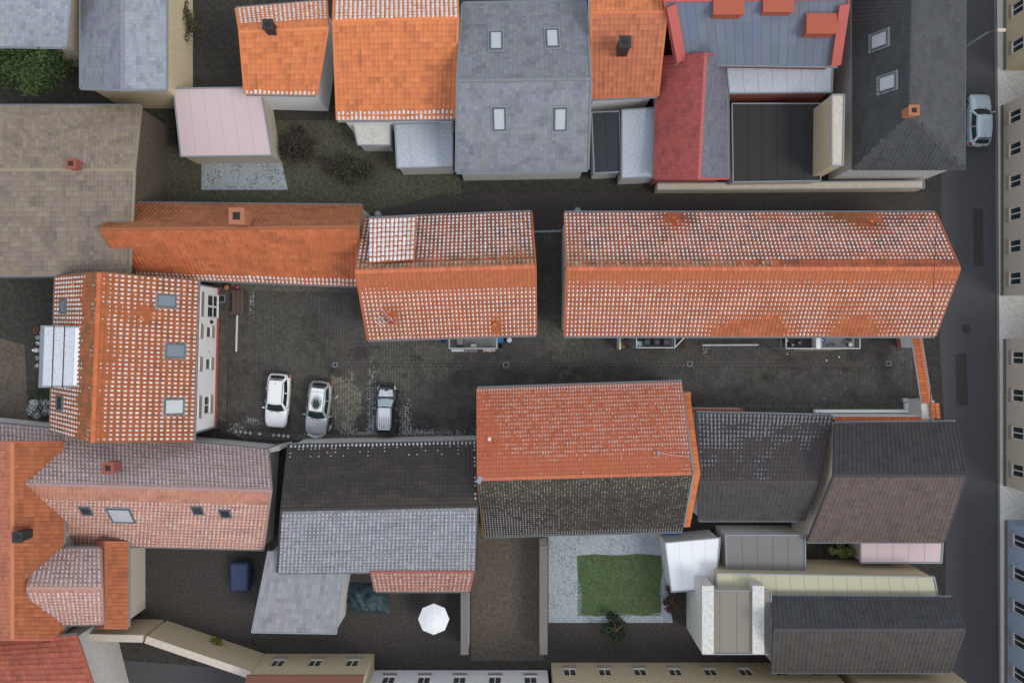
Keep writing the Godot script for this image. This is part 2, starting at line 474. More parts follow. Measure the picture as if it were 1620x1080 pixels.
# A flat or lean-to roofed building over four corners
func flat_roofed(called: String, label: String, cat: String, pts: Array, wall: Material, top: Material, over := 0.15, seams := true) -> Node3D:
	var t := thing(called, label, cat)
	var c := Vector3.ZERO
	for p in pts: c += p / pts.size()
	var w := begin(); var r := begin()
	for i in pts.size():
		var j := (i + 1) % pts.size()
		var a: Vector3 = pts[i]; var b: Vector3 = pts[j]
		var ai := a.lerp(c, over / max(a.distance_to(c), 0.1)); var bi := b.lerp(c, over / max(b.distance_to(c), 0.1))
		quad(w, Vector3(ai.x, 0, ai.z), Vector3(bi.x, 0, bi.z), bi - Vector3(0, 0.1, 0), ai - Vector3(0, 0.1, 0))
		quad(r, a - Vector3(0, 0.18, 0), b - Vector3(0, 0.18, 0), b, a)
		tri(r, a, b, c); tri(r, b - Vector3(0, 0.18, 0), a - Vector3(0, 0.18, 0), c - Vector3(0, 0.18, 0))
	obj("wall", w, wall, t); obj("roof", r, top, t)
	var tr := begin()
	for i in pts.size():
		var a: Vector3 = pts[i]; var b: Vector3 = pts[(i + 1) % pts.size()]
		beam(tr, a + Vector3(0, 0.03, 0), b + Vector3(0, 0.03, 0), 0.09, 0.1)
	obj("edge_trim", tr, M.zinc, t)
	if seams and pts.size() == 4:   # roof felt or sheet laid in strips
		var n := int(max(2.0, pts[0].distance_to(pts[1]) / 1.05))
		for i in range(1, n):
			var a: Vector3 = pts[0].lerp(pts[1], float(i) / n).lerp(c, 0.03); var b: Vector3 = pts[3].lerp(pts[2], float(i) / n).lerp(c, 0.03)
			var sm := begin(); var mid := (a + b) / 2; mid.y = c.y
			beam(sm, a + Vector3(0, 0.012, 0), mid + Vector3(0, 0.012, 0), 0.05, 0.03); beam(sm, mid + Vector3(0, 0.012, 0), b + Vector3(0, 0.012, 0), 0.05, 0.03)
			obj("seam", sm, top, t)
	return t

# Wall panel with real openings: origin at lower left, ux along it, n outward; holes [x, y, w, h]
func pierced(st: SurfaceTool, org: Vector3, ux: Vector3, n: Vector3, w: float, h: float, holes: Array, depth := 0.14):
	var xs := [0.0, w]; var ys := [0.0, h]
	for q in holes:
		xs.append(q[0]); xs.append(q[0] + q[2]); ys.append(q[1]); ys.append(q[1] + q[3])
	xs.sort(); ys.sort()
	for i in xs.size() - 1:
		for j in ys.size() - 1:
			if xs[i + 1] - xs[i] < 0.001 or ys[j + 1] - ys[j] < 0.001: continue
			var cx: float = (xs[i] + xs[i + 1]) / 2; var cy: float = (ys[j] + ys[j + 1]) / 2
			var open := false
			for q in holes:
				if cx > q[0] and cx < q[0] + q[2] and cy > q[1] and cy < q[1] + q[3]: open = true
			if open: continue
			quad(st, org + ux * xs[i] + Vector3(0, ys[j], 0), org + ux * xs[i + 1] + Vector3(0, ys[j], 0), org + ux * xs[i + 1] + Vector3(0, ys[j + 1], 0), org + ux * xs[i] + Vector3(0, ys[j + 1], 0))
	for q in holes:
		var c := [org + ux * q[0] + Vector3(0, q[1], 0), org + ux * (q[0] + q[2]) + Vector3(0, q[1], 0), org + ux * (q[0] + q[2]) + Vector3(0, q[1] + q[3], 0), org + ux * q[0] + Vector3(0, q[1] + q[3], 0)]
		for k in 4: quad(st, c[k], c[(k + 1) % 4], c[(k + 1) % 4] - n * depth, c[k] - n * depth)
# A window in such an opening: frame, mullions, panes, sill
func window(house: Node, org: Vector3, ux: Vector3, n: Vector3, q: Array, panes := 1, sill := true, depth := 0.12, glass := "glass"):
	var lo = org + ux * q[0] + Vector3(0, q[1], 0) - n * depth
	var w: float = q[2]; var h: float = q[3]
	var st := begin()
	var bs := Basis(ux, Vector3.UP, n)
	for e in [[w / 2, 0.035, w, 0.07], [w / 2, h - 0.035, w, 0.07], [0.035, h / 2, 0.07, h - 0.14], [w - 0.035, h / 2, 0.07, h - 0.14]]:
		box(st, lo + ux * e[0] + Vector3(0, e[1], 0), Vector3(e[2], e[3], 0.07), bs)
	for k in range(1, panes):
		box(st, lo + ux * (w * k / panes) + Vector3(0, h / 2, 0), Vector3(0.08, h - 0.14, 0.068), bs)
	var o := obj("window", st, M.white_paint, house)
	var pw := (w - 0.14) / panes
	for k in panes:
		var g := begin()
		box(g, lo + ux * (0.07 + pw * (k + 0.5)) + Vector3(0, h / 2, 0), Vector3(pw - (0.08 if panes > 1 else 0.0), h - 0.14, 0.02), bs)
		obj("pane", g, M[glass], o)
	if sill:
		var s := begin()
		box(s, lo + ux * w / 2 + Vector3(0, -0.028, 0) + n * (depth * 0.5 + 0.1), Vector3(w + 0.1, 0.05, depth + 0.2), bs)
		obj("sill", s, M.sill, o)


# ------------------------------------------------------------------ ground, street, yards
func setting():
	var st := begin()
	quad(st, Vector3(-450, -0.03, -450), Vector3(450, -0.03, -450), Vector3(450, -0.03, 450), Vector3(-450, -0.03, 450))
	structure("ground", st, M.earth)
	sheet("street", [Vector3(34.3, 0, -47), Vector3(38.1, 0, -47), Vector3(38.35, 0, 0), Vector3(38.5, 0, 48), Vector3(34.35, 0, 48), Vector3(34.35, 0, 8), Vector3(33.85, 0, 0), Vector3(34, 0, -12)], -0.02, M.asphalt)
	sheet("north_lane", [Vector3(-5.5, 0, -11.7), Vector3(34, 0, -11.85), Vector3(34, 0, -9.75), Vector3(31.5, 0, -6), Vector3(-12, 0, -6), Vector3(-11.9, 0, -10)], -0.015, M.lane)
	sheet("garden", [Vector3(-20.5, 0, -17.5), Vector3(-4.5, 0, -17.5), Vector3(-4, 0, -11.7), Vector3(-11.75, 0, -9.75), Vector3(-19, 0, -11), Vector3(-29, 0, -11), Vector3(-29.25, 0, -14.75)], -0.02, M.garden)
	sheet("garden_path", [Vector3(-24.6, 0, -14.25), Vector3(-18.25, 0, -14.25), Vector3(-17.75, 0, -12), Vector3(-24.6, 0, -12)], -0.012, M.patio)
	sheet("back_garden", [Vector3(-43.5, 0, -6), Vector3(-35, 0, -5.5), Vector3(-35, 0, 6.5), Vector3(-43.5, 0, 6.5)], -0.016, M.earth)
	sheet("back_path", [Vector3(-43.5, 0, -1), Vector3(-38.6, 0, 0.25), Vector3(-38.3, 0, 6.5), Vector3(-43.5, 0, 6.5)], -0.012, M.brown_yard)
	sheet("brown_yard", [Vector3(-3.25, 0, 14), Vector3(2.9, 0, 14), Vector3(2.9, 0, 25.25), Vector3(-3.25, 0, 25.25)], -0.014, M.brown_yard)
	sheet("west_yard", [Vector3(-30.5, 0, 16.25), Vector3(-19.75, 0, 16.25), Vector3(-19.5, 0, 23.5), Vector3(-30.5, 0, 23)], -0.014, M.lane)
	sheet("middle_yard", [Vector3(-19, 0, 18), Vector3(-3.25, 0, 18), Vector3(-3.25, 0, 25.75), Vector3(-19, 0, 25.75)], -0.013, M.lane)
	sheet("patio", [Vector3(2.9, 0, 15.1), Vector3(12.6, 0, 15.1), Vector3(12.7, 0, 18), Vector3(12.5, 0, 21), Vector3(12.8, 0, 22.5), Vector3(10.5, 0, 22.3), Vector3(9.5, 0, 22.75), Vector3(6.5, 0, 22.4), Vector3(4.75, 0, 23), Vector3(2.9, 0, 22.8)], -0.012, M.patio)
	sheet("lawn", [Vector3(5.1, 0, 17), Vector3(6.5, 0, 16.8), Vector3(8.25, 0, 16.95), Vector3(10, 0, 16.75), Vector3(11.8, 0, 16.95), Vector3(11.95, 0, 18.25), Vector3(11.65, 0, 19.75), Vector3(11.85, 0, 21.4), Vector3(10.25, 0, 21.75), Vector3(8.5, 0, 21.4), Vector3(6.75, 0, 21.8), Vector3(5.45, 0, 21.5), Vector3(5.55, 0, 20), Vector3(5.2, 0, 18.5)], -0.006, M.lawn_soil)
	sheet("rear_lane", [Vector3(2.5, 0, 22.25), Vector3(16, 0, 22.25), Vector3(16, 0, 25.75), Vector3(2.5, 0, 25.75)], -0.008, M.lane)
	sheet("lower_road", [Vector3(-33.5, 0, 25), Vector3(-20.5, 0, 26), Vector3(-19.5, 0, 33), Vector3(-33.5, 0, 33)], -0.013, M.asphalt)
	# kerbs of the street
	for k in [[Vector3(38.1, 0, -32), Vector3(38.35, 0, 0)], [Vector3(38.35, 0, 0), Vector3(38.5, 0, 33)]]:
		var b := begin(); beam(b, k[0] + Vector3(0.1, 0.03, 0), k[1] + Vector3(0.1, 0.03, 0), 0.16, 0.12, 0.02)
		structure("kerb", b, M.kerb_stone)
	sheet("street_patch", [Vector3(35.1, 0, 1), Vector3(36, 0, 0.9), Vector3(36.15, 0, 5), Vector3(35.2, 0, 5.1)], -0.016, M.lane, "darker repaired strip in the street asphalt beside the gate")
	sheet("street_patch", [Vector3(36.5, 0, -10.5), Vector3(37.3, 0, -10.5), Vector3(37.35, 0, -6), Vector3(36.55, 0, -5.95)], -0.016, M.lane, "darker repaired strip in the street asphalt at the upper right")
	sheet("pavement", [Vector3(38.3, 0, -37), Vector3(41.5, 0, -37), Vector3(42, 0, 38), Vector3(38.7, 0, 38), Vector3(38.55, 0, 0)], 0.06, M.concrete)

	# the paved courtyard
	var yard := sheet("courtyard", [Vector3(-23.35, 0, -4.4), Vector3(-12, 0, -4.5), Vector3(-10.5, 0, -2), Vector3(1.8, 0, -2), Vector3(1.8, 0, -8.9), Vector3(4.35, 0, -8.9), Vector3(4.35, 0, -2), Vector3(31.5, 0, -2), Vector3(32.1, 0, 5), Vector3(31.5, 0, 5.5), Vector3(14.1, 0, 5.3), Vector3(14.1, 0, 5), Vector3(-2.65, 0, 5), Vector3(-2.65, 0, 7.65), Vector3(-18.25, 0, 7.85), Vector3(-23.75, 0, 6.8)], -0.005, M.lane)
	var paver := begin()
	box(paver, Vector3(0, -0.03, 0), Vector3(0.87, 0.06, 0.86), Basis.IDENTITY, 0.012)
	paver.generate_normals(); var pm := paver.commit()
	var xf := []; var cs := []
	var poly := PackedVector2Array()
	for p in [Vector3(-22.45, 0, -4.25), Vector3(-11.9, 0, -4.4), Vector3(-11.9, 0, -2), Vector3(1.8, 0, -2), Vector3(1.8, 0, -8.9), Vector3(4.35, 0, -8.9), Vector3(4.35, 0, -2), Vector3(31.5, 0, -2), Vector3(31.8, 0, 5.25), Vector3(14.1, 0, 5.2), Vector3(14.1, 0, 5), Vector3(-2.65, 0, 5), Vector3(-2.65, 0, 7.5), Vector3(-18.25, 0, 7.6), Vector3(-22.45, 0, 7.15)]: poly.append(Vector2(p.x, p.z))
	var px := 0.215; var pz := 0.165
	var zdrain := 1.75
	for i in range(-110, 152):
		var x := i * px
		for j in range(-56, 50):
			var z := j * pz + (pz / 2 if i % 2 else 0.0)
			if not Geometry2D.is_point_in_polygon(Vector2(x, z), poly): continue
			if x > -15 and x < 30 and abs(z - zdrain) < 0.24: continue
			var c := paver_colour(x, z)
			var tilt := Basis.from_euler(Vector3(rng.randf_range(-0.025, 0.025), rng.randf_range(-0.02, 0.02), rng.randf_range(-0.025, 0.025)))
			xf.append(Transform3D(tilt * Basis.from_scale(Vector3(px, 1.0, pz)), Vector3(x, 0.02 + rng.randf_range(-0.004, 0.004), z))); cs.append(c)
	for i in range(-50, 100):   # the drainage channel: two rows of long setts
		for s in [-0.125, 0.125]:
			var x := i * 0.3 + (0.15 if s > 0 else 0.0)
			if x < -15 or x > 30: continue
			var c := paver_colour(x, zdrain); c = c.lerp(Color(0.085, 0.078, 0.072), 0.5)
			xf.append(Transform3D(Basis.from_scale(Vector3(0.29, 1.0, 0.23)), Vector3(x, 0.012, zdrain + s))); cs.append(c)
	for i in range(0, 5):       # the paved strip along the white house
		for j in range(-24, 40):
			var z := j * 0.28 + (0.14 if i % 2 else 0.0)
			var x := -23.15 + i * 0.145 - z * 0.022
			if z > 6.2 or z < -4.2: continue
			var g := rng.randf_range(0.075, 0.11) * (1.0 + 0.5 * blotch.get_noise_2d(x * 8, z * 8))
			xf.append(Transform3D(Basis.from_scale(Vector3(0.145, 1.0, 0.28)), Vector3(x, 0.022, z))); cs.append(Color(g, g * 0.93, g * 0.74))
	instances("paving_stones", pm, M.pavers, xf, cs, yard)

func paver_colour(x: float, z: float) -> Color:
	var n := blotch.get_noise_2d(x * 1.4, z * 1.4); var n2 := blotch.get_noise_2d(x * 5 + 90, z * 5)
	var g: float = 0.084 * (1.0 + 0.8 * n + 0.45 * n2) * rng.randf_range(0.82, 1.18)
	var c := Color(g * 1.07, g * 0.97, g * 0.86)
	# wet, dark and gritty towards the east and along the south edge
	var wet: float = clamp((n + 0.15) * 2.0 + (0.35 if x > -2 and z > 2.0 else 0.0), 0, 1)
	c = c.lerp(Color(g * 0.62, g * 0.6, g * 0.6), wet * 0.6)
	# dry yellowish patches
	for s in [[-13.2, 4.9, 1.3, 0.24], [-6.0, -0.2, 1.8, 0.14], [-16.2, 2.6, 1.4, 0.09], [4.3, -0.1, 1.4, 0.13], [-9.2, 0.6, 1.8, 0.13], [-19.0, -2.8, 2.5, 0.09]]:
		var d = Vector2((x - s[0]), (z - s[1]) * 0.6).length() / s[2]
		if d < 1.0 + 0.5 * n2:
			var k = rng.randf_range(0.7, 1.3) * s[3]
			c = c.lerp(Color(k * 1.05, k, k * 0.76), 0.75 * rng.randf_range(0.5, 1.0))
	if rng.randf() < 0.05: c = c.lerp(Color(0.12, 0.11, 0.09), rng.randf() * 0.7)
	if rng.randf() < 0.06 and n2 > 0.05: c = c.lerp(Color(0.05, 0.065, 0.02), 0.5)
	return c

# ------------------------------------------------------------------ palettes
func pal(c: Color, n := 6, v := 0.09) -> Array:
	var r := RandomNumberGenerator.new(); r.seed = int(c.r * 1000 + c.g * 77)
	var out := []
	for i in n:
		var f := r.randf_range(1 - v, 1 + v)
		out.append(Color(c.r * f, c.g * f * r.randf_range(0.93, 1.07), c.b * f * r.randf_range(0.9, 1.1)))
	return out
func nz(s: float, t: float, fs: float, ft: float, k := 0.0) -> float:
	return blotch.get_noise_2d(s * fs + k, t * ft + k * 3.1)

func roof_window(house: Node, c: Vector3, up: Vector3, side: Vector3, w: float, l: float, glass := "sky_glass"):
	# up: up the slope, side: along the roof; frame stands proud of the tiles
	var n := up.cross(side).normalized()
	if n.y < 0: n = -n
	var bs := Basis(side, n, up)
	if bs.determinant() < 0: bs = Basis(-side, n, up)
	var st := begin()
	var base := c + n * 0.09
	for e in [[0, l / 2 - 0.05, w, 0.1], [0, -l / 2 + 0.05, w, 0.1], [w / 2 - 0.05, 0, 0.1, l - 0.2], [-w / 2 + 0.05, 0, 0.1, l - 0.2]]:
		box(st, base + bs.x * e[0] + up * e[1], Vector3(e[2], 0.16, e[3]), bs, 0.015)
	var o := obj("roof_window", st, M.grey_frame, house)
	var g := begin(); box(g, base + n * 0.01, Vector3(w - 0.2, 0.05, l - 0.2), bs)
	obj("pane", g, M[glass], o)
	var f := begin(); box(f, base + up * (l / 2 + 0.06) - n * 0.04, Vector3(w + 0.24, 0.09, 0.14), bs); box(f, base - up * (l / 2 + 0.1) - n * 0.05, Vector3(w + 0.24, 0.05, 0.22), bs)
	for s in [-1, 1]: box(f, base + bs.x * s * (w / 2 + 0.06) - n * 0.05, Vector3(0.1, 0.06, l), bs)
	obj("flashing", f, M.zinc, o)

func vent_pipe(house: Node, p: Vector3, m: Material, hgt := 0.4):
	var st := begin()
	lathe(st, p, [[0.16, -0.1], [0.15, 0.05], [0.075, 0.09], [0.075, hgt - 0.1], [0.11, hgt - 0.1], [0.11, hgt - 0.03], [0.04, hgt + 0.02], [0, hgt + 0.02]], 14)
	obj("vent_pipe", st, m, house)

func down_pipe(house: Node, top: Vector3, foot: Vector3):
	var st := begin(); tube(st, [top, Vector3(foot.x, top.y - 0.35, foot.z), Vector3(foot.x, 0.02, foot.z)], 0.05, 8)
	obj("downpipe", st, M.zinc, house)

func on_slope(a: Vector3, b: Vector3, c: Vector3, d: Vector3, s: float, t: float) -> Vector3:
	return a.lerp(b, s).lerp(d.lerp(c, s), t)
func at_xz(a: Vector3, b: Vector3, d: Vector3, p: Vector3) -> Vector3:   # the point of the plane a b d straight above or below p
	var n := (b - a).cross(d - a)
	return Vector3(p.x, a.y - (n.x * (p.x - a.x) + n.z * (p.z - a.z)) / n.y, p.z)

func main_houses():
	var orange := pal(Color(0.45, 0.128, 0.052))
	var orange2 := pal(Color(0.53, 0.15, 0.07), 6, 0.06)
	white_house(pal(Color(0.40, 0.112, 0.040), 6, 0.14))
	middle_house(orange)
	long_house(orange)
	south_house(orange2)

# ------------------------------------------------------------------ the white house at the west end
func white_house(orange: Array):
	var t := thing("white_house", "white rendered house with snow-dotted orange roof and five roof windows at courtyard end", "house")
	var NE := Vector3(-22.94, 4.76, -4.43); var SE := Vector3(-23.29, 4.76, 7.29); var NW := Vector3(-33.31, 4.76, -4.75); var SW := Vector3(-33.7, 4.76, 6.49)
	var RN := Vector3(-28.12, 8.65, -4.69); var RS := Vector3(-28.57, 8.65, 6.84)
	# walls: the courtyard front has real openings
	var f0 := Vector3(-23.18, 0, -4.15); var f1 := Vector3(-23.43, 0, 6.7)
	var b0 := NW + Vector3(0.35, 0, 0.35); var b1 := SW + Vector3(0.35, 0, -0.35)
	var ux := (f0 - f1).normalized(); var n := Vector3(ux.z, 0, -ux.x)
	if n.x < 0: n = -n
	var w := f0.distance_to(f1)
	var holes := []
	# along the front from the south: [offset, sill height, width, height]
	var low := [[1.15, 1.28, 1.35, 1.15], [4.55, 1.30, 0.85, 1.0], [7.0, 1.30, 0.85, 1.0]]
	var high := [[1.0, 3.5, 1.6, 0.95], [4.5, 3.5, 1.0, 0.95], [6.95, 3.5, 1.0, 0.95], [8.6, 3.5, 1.75, 0.95]]
	var door := [8.55, 0.06, 1.75, 2.15]
	for q in low + high: holes.append(q)
	holes.append(door)
	var st := begin()
	pierced(st, f1, ux, n, w, 4.85, holes)
	var c := [f0, b0, b1, f1]
	for i in 3:
		var a: Vector3 = c[i]; var b: Vector3 = c[i + 1]
		quad(st, Vector3(a.x, 0, a.z), Vector3(b.x, 0, b.z), Vector3(b.x, 4.76, b.z), Vector3(a.x, 4.76, a.z))
	for g in [[f0, b0, RN + Vector3(0, -0.2, 0.3)], [f1, b1, RS + Vector3(0, -0.2, -0.4)]]:
		tri(st, Vector3(g[0].x, 4.76, g[0].z), Vector3(g[1].x, 4.76, g[1].z), g[2])
	obj("wall", st, M.white_render, t)
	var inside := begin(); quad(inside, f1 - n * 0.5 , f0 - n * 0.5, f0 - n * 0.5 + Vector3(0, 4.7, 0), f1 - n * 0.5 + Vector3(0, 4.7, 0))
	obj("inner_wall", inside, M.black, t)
	for q in low: window(t, f1, ux, n, q, 2 if q[2] > 1 else 1)
	for q in high: window(t, f1, ux, n, q, 2 if q[2] > 1.2 else 1)
	# double entrance door with glazed leaves
	var dr := begin(); var dbs := Basis(ux, Vector3.UP, n)
	var dl = f1 + ux * door[0] - n * 0.1
	for e in [[0.05, 0.06], [0.86, 0.16], [1.7, 0.06]]: box(dr, dl + ux * e[0] + Vector3(0, 1.12, 0), Vector3(e[1], 2.1, 0.08), dbs)
	for e in [[0.1, 0.1], [0.95, 0.1], [2.14, 0.1]]: box(dr, dl + ux * 0.875 + Vector3(0, e[0] + 0.03, 0), Vector3(1.75, e[1], 0.075), dbs)
	var dn := obj("entrance_door", dr, M.white_paint, t)
	for x in [0.45, 1.3]:
		for y in [[0.56, 0.72], [1.58, 1.0]]:
			var g := begin(); box(g, dl + ux * x + Vector3(0, y[0] + 0.03, 0), Vector3(0.68, y[1], 0.03), dbs); obj("pane", g, M.glass, dn)
	var pl := begin()
	for e in [[0.0, door[0] - 0.05], [door[0] + 1.8, w]]:
		box(pl, f1 + ux * (e[0] + e[1]) / 2 + n * 0.012 + Vector3(0, 0.2, 0), Vector3(e[1] - e[0], 0.4, 0.04), dbs)
	obj("plinth", pl, M.pink_plinth, t)
	var lamp := begin(); lathe(lamp, f1 + ux * 8.2 + n * 0.12 + Vector3(0, 1.7, 0), [[0, -0.1], [0.12, -0.08], [0.14, 0.05], [0, 0.1]], 12); obj("wall_lamp", lamp, M.dark_metal, t)
	var lamp2 := begin(); lathe(lamp2, f1 + ux * 5.9 + n * 0.06 + Vector3(0, 2.0, 0), [[0, -0.06], [0.06, -0.05], [0.06, 0.05], [0, 0.06]], 10); obj("wall_lamp", lamp2, M.beige_render, t)
	# roof
	var rf := deck(t, SE, NE, NW, SW, RS, RN, tint_mat(orange[0]))
	var stain_e := func(s, u): return [Color(0.25, 0.075, 0.028), clamp(nz(s, u, 60, 40, 11) * 1.6 + 0.05, 0, 0.7)]
	var stain_w := func(s, u): return [Color(0.16, 0.10, 0.035), clamp(nz(s, u, 50, 30, 31) * 1.4 + 0.35 * smoothstep(0.45, 0.9, u), 0, 0.75)]
	lay(rf, SE, NE, RN, RS, {"tw": 0.31, "g": 0.4, "pal": orange, "stain": stain_e, "single": 300, "pad": [0.39, 0.10, 0.47, 0.60],
		"snow": func(s, u):
			var k: float = 1.2 - smoothstep(0.7, 1.0, u) * 1.15 + nz(s, u, 70, 50, 3) * 0.7
			k -= 1.3 * exp(-pow((s - 0.76) * 14, 2) - pow((u - 0.55) * 5, 2))
			k -= 0.35 * smoothstep(0.15, 0.0, abs(s - 0.5))
			return k + rng.randf_range(-0.12, 0.12),
		"lichen": func(s, u): return (0.35 if (s > 0.96 or s < 0.06) else 0.0) * smoothstep(0.4, 0.9, u) + 0.25 * smoothstep(0.9, 0.98, u)})
	lay(rf, NW, SW, RS, RN, {"tw": 0.31, "g": 0.4, "pal": pal(Color(0.40, 0.105, 0.034), 6, 0.14), "stain": stain_w, "pad": [0.38, 0.06, 0.55, 0.78],
		"snow": func(s, u):
			return 1.1 - smoothstep(0.5, 0.78, u) * 1.4 + nz(s, u, 60, 40, 5) * 0.7 + rng.randf_range(-0.2, 0.1),
		"lichen": func(s, u): return 0.3 * smoothstep(0.6, 0.95, u)})
	ridge(rf, RS + Vector3(0, 0.04, 0), RN + Vector3(0, 0.04, 0), pal(Color(0.55, 0.15, 0.05)), true, 0.15)
	gutter(t, SE, NE, Vector3(1, 0, 0)); gutter(t, NW, SW, Vector3(-1, 0, 0))
	down_pipe(t, NE + Vector3(0.1, -0.08, 0.28), f0 + Vector3(0.08, 0, -0.05)); down_pipe(t, SE + Vector3(0.1, -0.08, -0.55), f1 + Vector3(0.08, 0, 0.05))
	for v in [[NE, RN], [SE, RS], [NW, RN], [SW, RS]]:
		var b := begin(); var dz := -0.03 if v[0].z < 0 else 0.03
		beam(b, v[0] + Vector3(0, -0.03, dz), v[1] + Vector3(0, -0.03, dz), 0.05, 0.2); obj("verge_board", b, M.verge_wood, t)
	# roof windows on the courtyard slope, then on the garden slope
	var side := (NE - SE).normalized()
	var upE := (RS - SE).slide(side).normalized(); var upW := (RS - SW).slide(side).normalized()
	for q in [[Vector3(-24.7, 6, -2.89), 0.95, 1.3, "sky_glass"], [Vector3(-24.25, 5.8, 0.68), 1.05, 1.35, "sky_glass"], [Vector3(-24.34, 5.9, 4.68), 1.15, 1.35, "milky_glass"]]:
		roof_window(t, at_xz(SE, NE, RN, q[0]), upE, side, q[1], q[2], q[3])
	for q in [[Vector3(-32.16, 5.6, -2.5), 1.05, 0.95, "sky_glass"], [Vector3(-32.45, 5.6, 4.41), 1.05, 0.95, "glass"]]:
		roof_window(t, at_xz(NW, SW, RS, q[0]), upW, side, q[1], q[2], q[3])
	vent_pipe(t, at_xz(SE, NE, RN, Vector3(-26, 6.7, -1.56)), M.vent_orange, 0.42)
	vent_pipe(t, at_xz(NW, SW, RS, Vector3(-30.92, 6.6, -4.04)), M.vent_orange, 0.35)
	# the box dormer towards the garden, its sheet roof under thin snow
	var d := [Vector3(-32.91, 7, -1.13), Vector3(-30.11, 7.25, -1.08), Vector3(-30.27, 7.25, 3.2), Vector3(-33.07, 7, 3.24)]
	var dm := begin()
	for i in 4:
		var a: Vector3 = d[i]; var b: Vector3 = d[(i + 1) % 4]
		var cc: Vector3 = (d[0] + d[1] + d[2] + d[3]) / 4
		a = a.lerp(cc, 0.06); b = b.lerp(cc, 0.06)
		quad(dm, Vector3(a.x, 4.9, a.z), Vector3(b.x, 4.9, b.z), b - Vector3(0, 0.1, 0), a - Vector3(0, 0.1, 0))
	var dorm := obj("dormer", dm, M.white_render, t)
	var rfm := begin()
	quad(rfm, d[0], d[1], d[2], d[3])
	for i in 4: quad(rfm, d[i] - Vector3(0, 0.2, 0), d[(i + 1) % 4] - Vector3(0, 0.2, 0), d[(i + 1) % 4], d[i])
	obj("dormer_roof", rfm, M.zinc, dorm)
	for k in 4:   # four bays of snow between the seams, the inner one thicker
		var e0: float = [0.035, 0.295, 0.575, 0.84][k]; var e1: float = [0.28, 0.56, 0.83, 0.995][k]
		var sn := begin()
		snow_quad(sn, d[0].lerp(d[1], e0).lerp(d[3].lerp(d[2], e0), 0.025), d[0].lerp(d[1], e1).lerp(d[3].lerp(d[2], e1), 0.025), d[3].lerp(d[2], e1).lerp(d[0].lerp(d[1], e1), 0.03), d[3].lerp(d[2], e0).lerp(d[0].lerp(d[1], e0), 0.03), 0.05 if k == 3 else 0.02, 7 + k, 26, 130, 0.0 if k == 3 else 0.38)
		obj("snow_bay", sn, M.snow_sheet if k == 3 else M.thin_snow, dorm)
	for e in [0.287, 0.567]:
		var sm := begin(); beam(sm, d[0].lerp(d[1], e) + Vector3(0, 0.02, 0), d[3].lerp(d[2], e) + Vector3(0, 0.02, 0), 0.05, 0.05); obj("seam", sm, M.dark_metal, dorm)
	gutter(dorm, d[0], d[3], Vector3(-1, 0, 0), 0.09)

# A sheet of snow over a quad, its surface uneven and its rim ragged
func snow_quad(st: SurfaceTool, a: Vector3, b: Vector3, c: Vector3, d: Vector3, thick: float, sd: int, nx := 8, nz_ := 30, bare := 0.0):
	var r := RandomNumberGenerator.new(); r.seed = sd
	var up := Vector3.UP
	var g := []
	for i in nx + 1:
		var row := []
		for j in nz_ + 1:
			var s := float(i) / nx; var t := float(j) / nz_
			var rim := i == 0 or j == 0 or i == nx or j == nz_
			if rim:
				s = clamp(s + r.randf_range(-0.02, 0.02), 0, 1); t = clamp(t + r.randf_range(-0.006, 0.006), 0, 1)
			var p := a.lerp(b, s).lerp(d.lerp(c, s), t)
			row.append(p + up * (0.004 if rim else thick * r.randf_range(0.75, 1.2)))
		g.append(row)
	st.set_smooth_group(0)
	for i in nx:
		for j in nz_:
			if bare > 0.0 and blotch.get_noise_2d(i * 2.5 + sd * 70, j * 2.5) + r.randf_range(-0.35, 0.2) > bare: continue
			quad(st, g[i][j], g[i + 1][j], g[i + 1][j + 1], g[i][j + 1])
	st.set_smooth_group(-1)

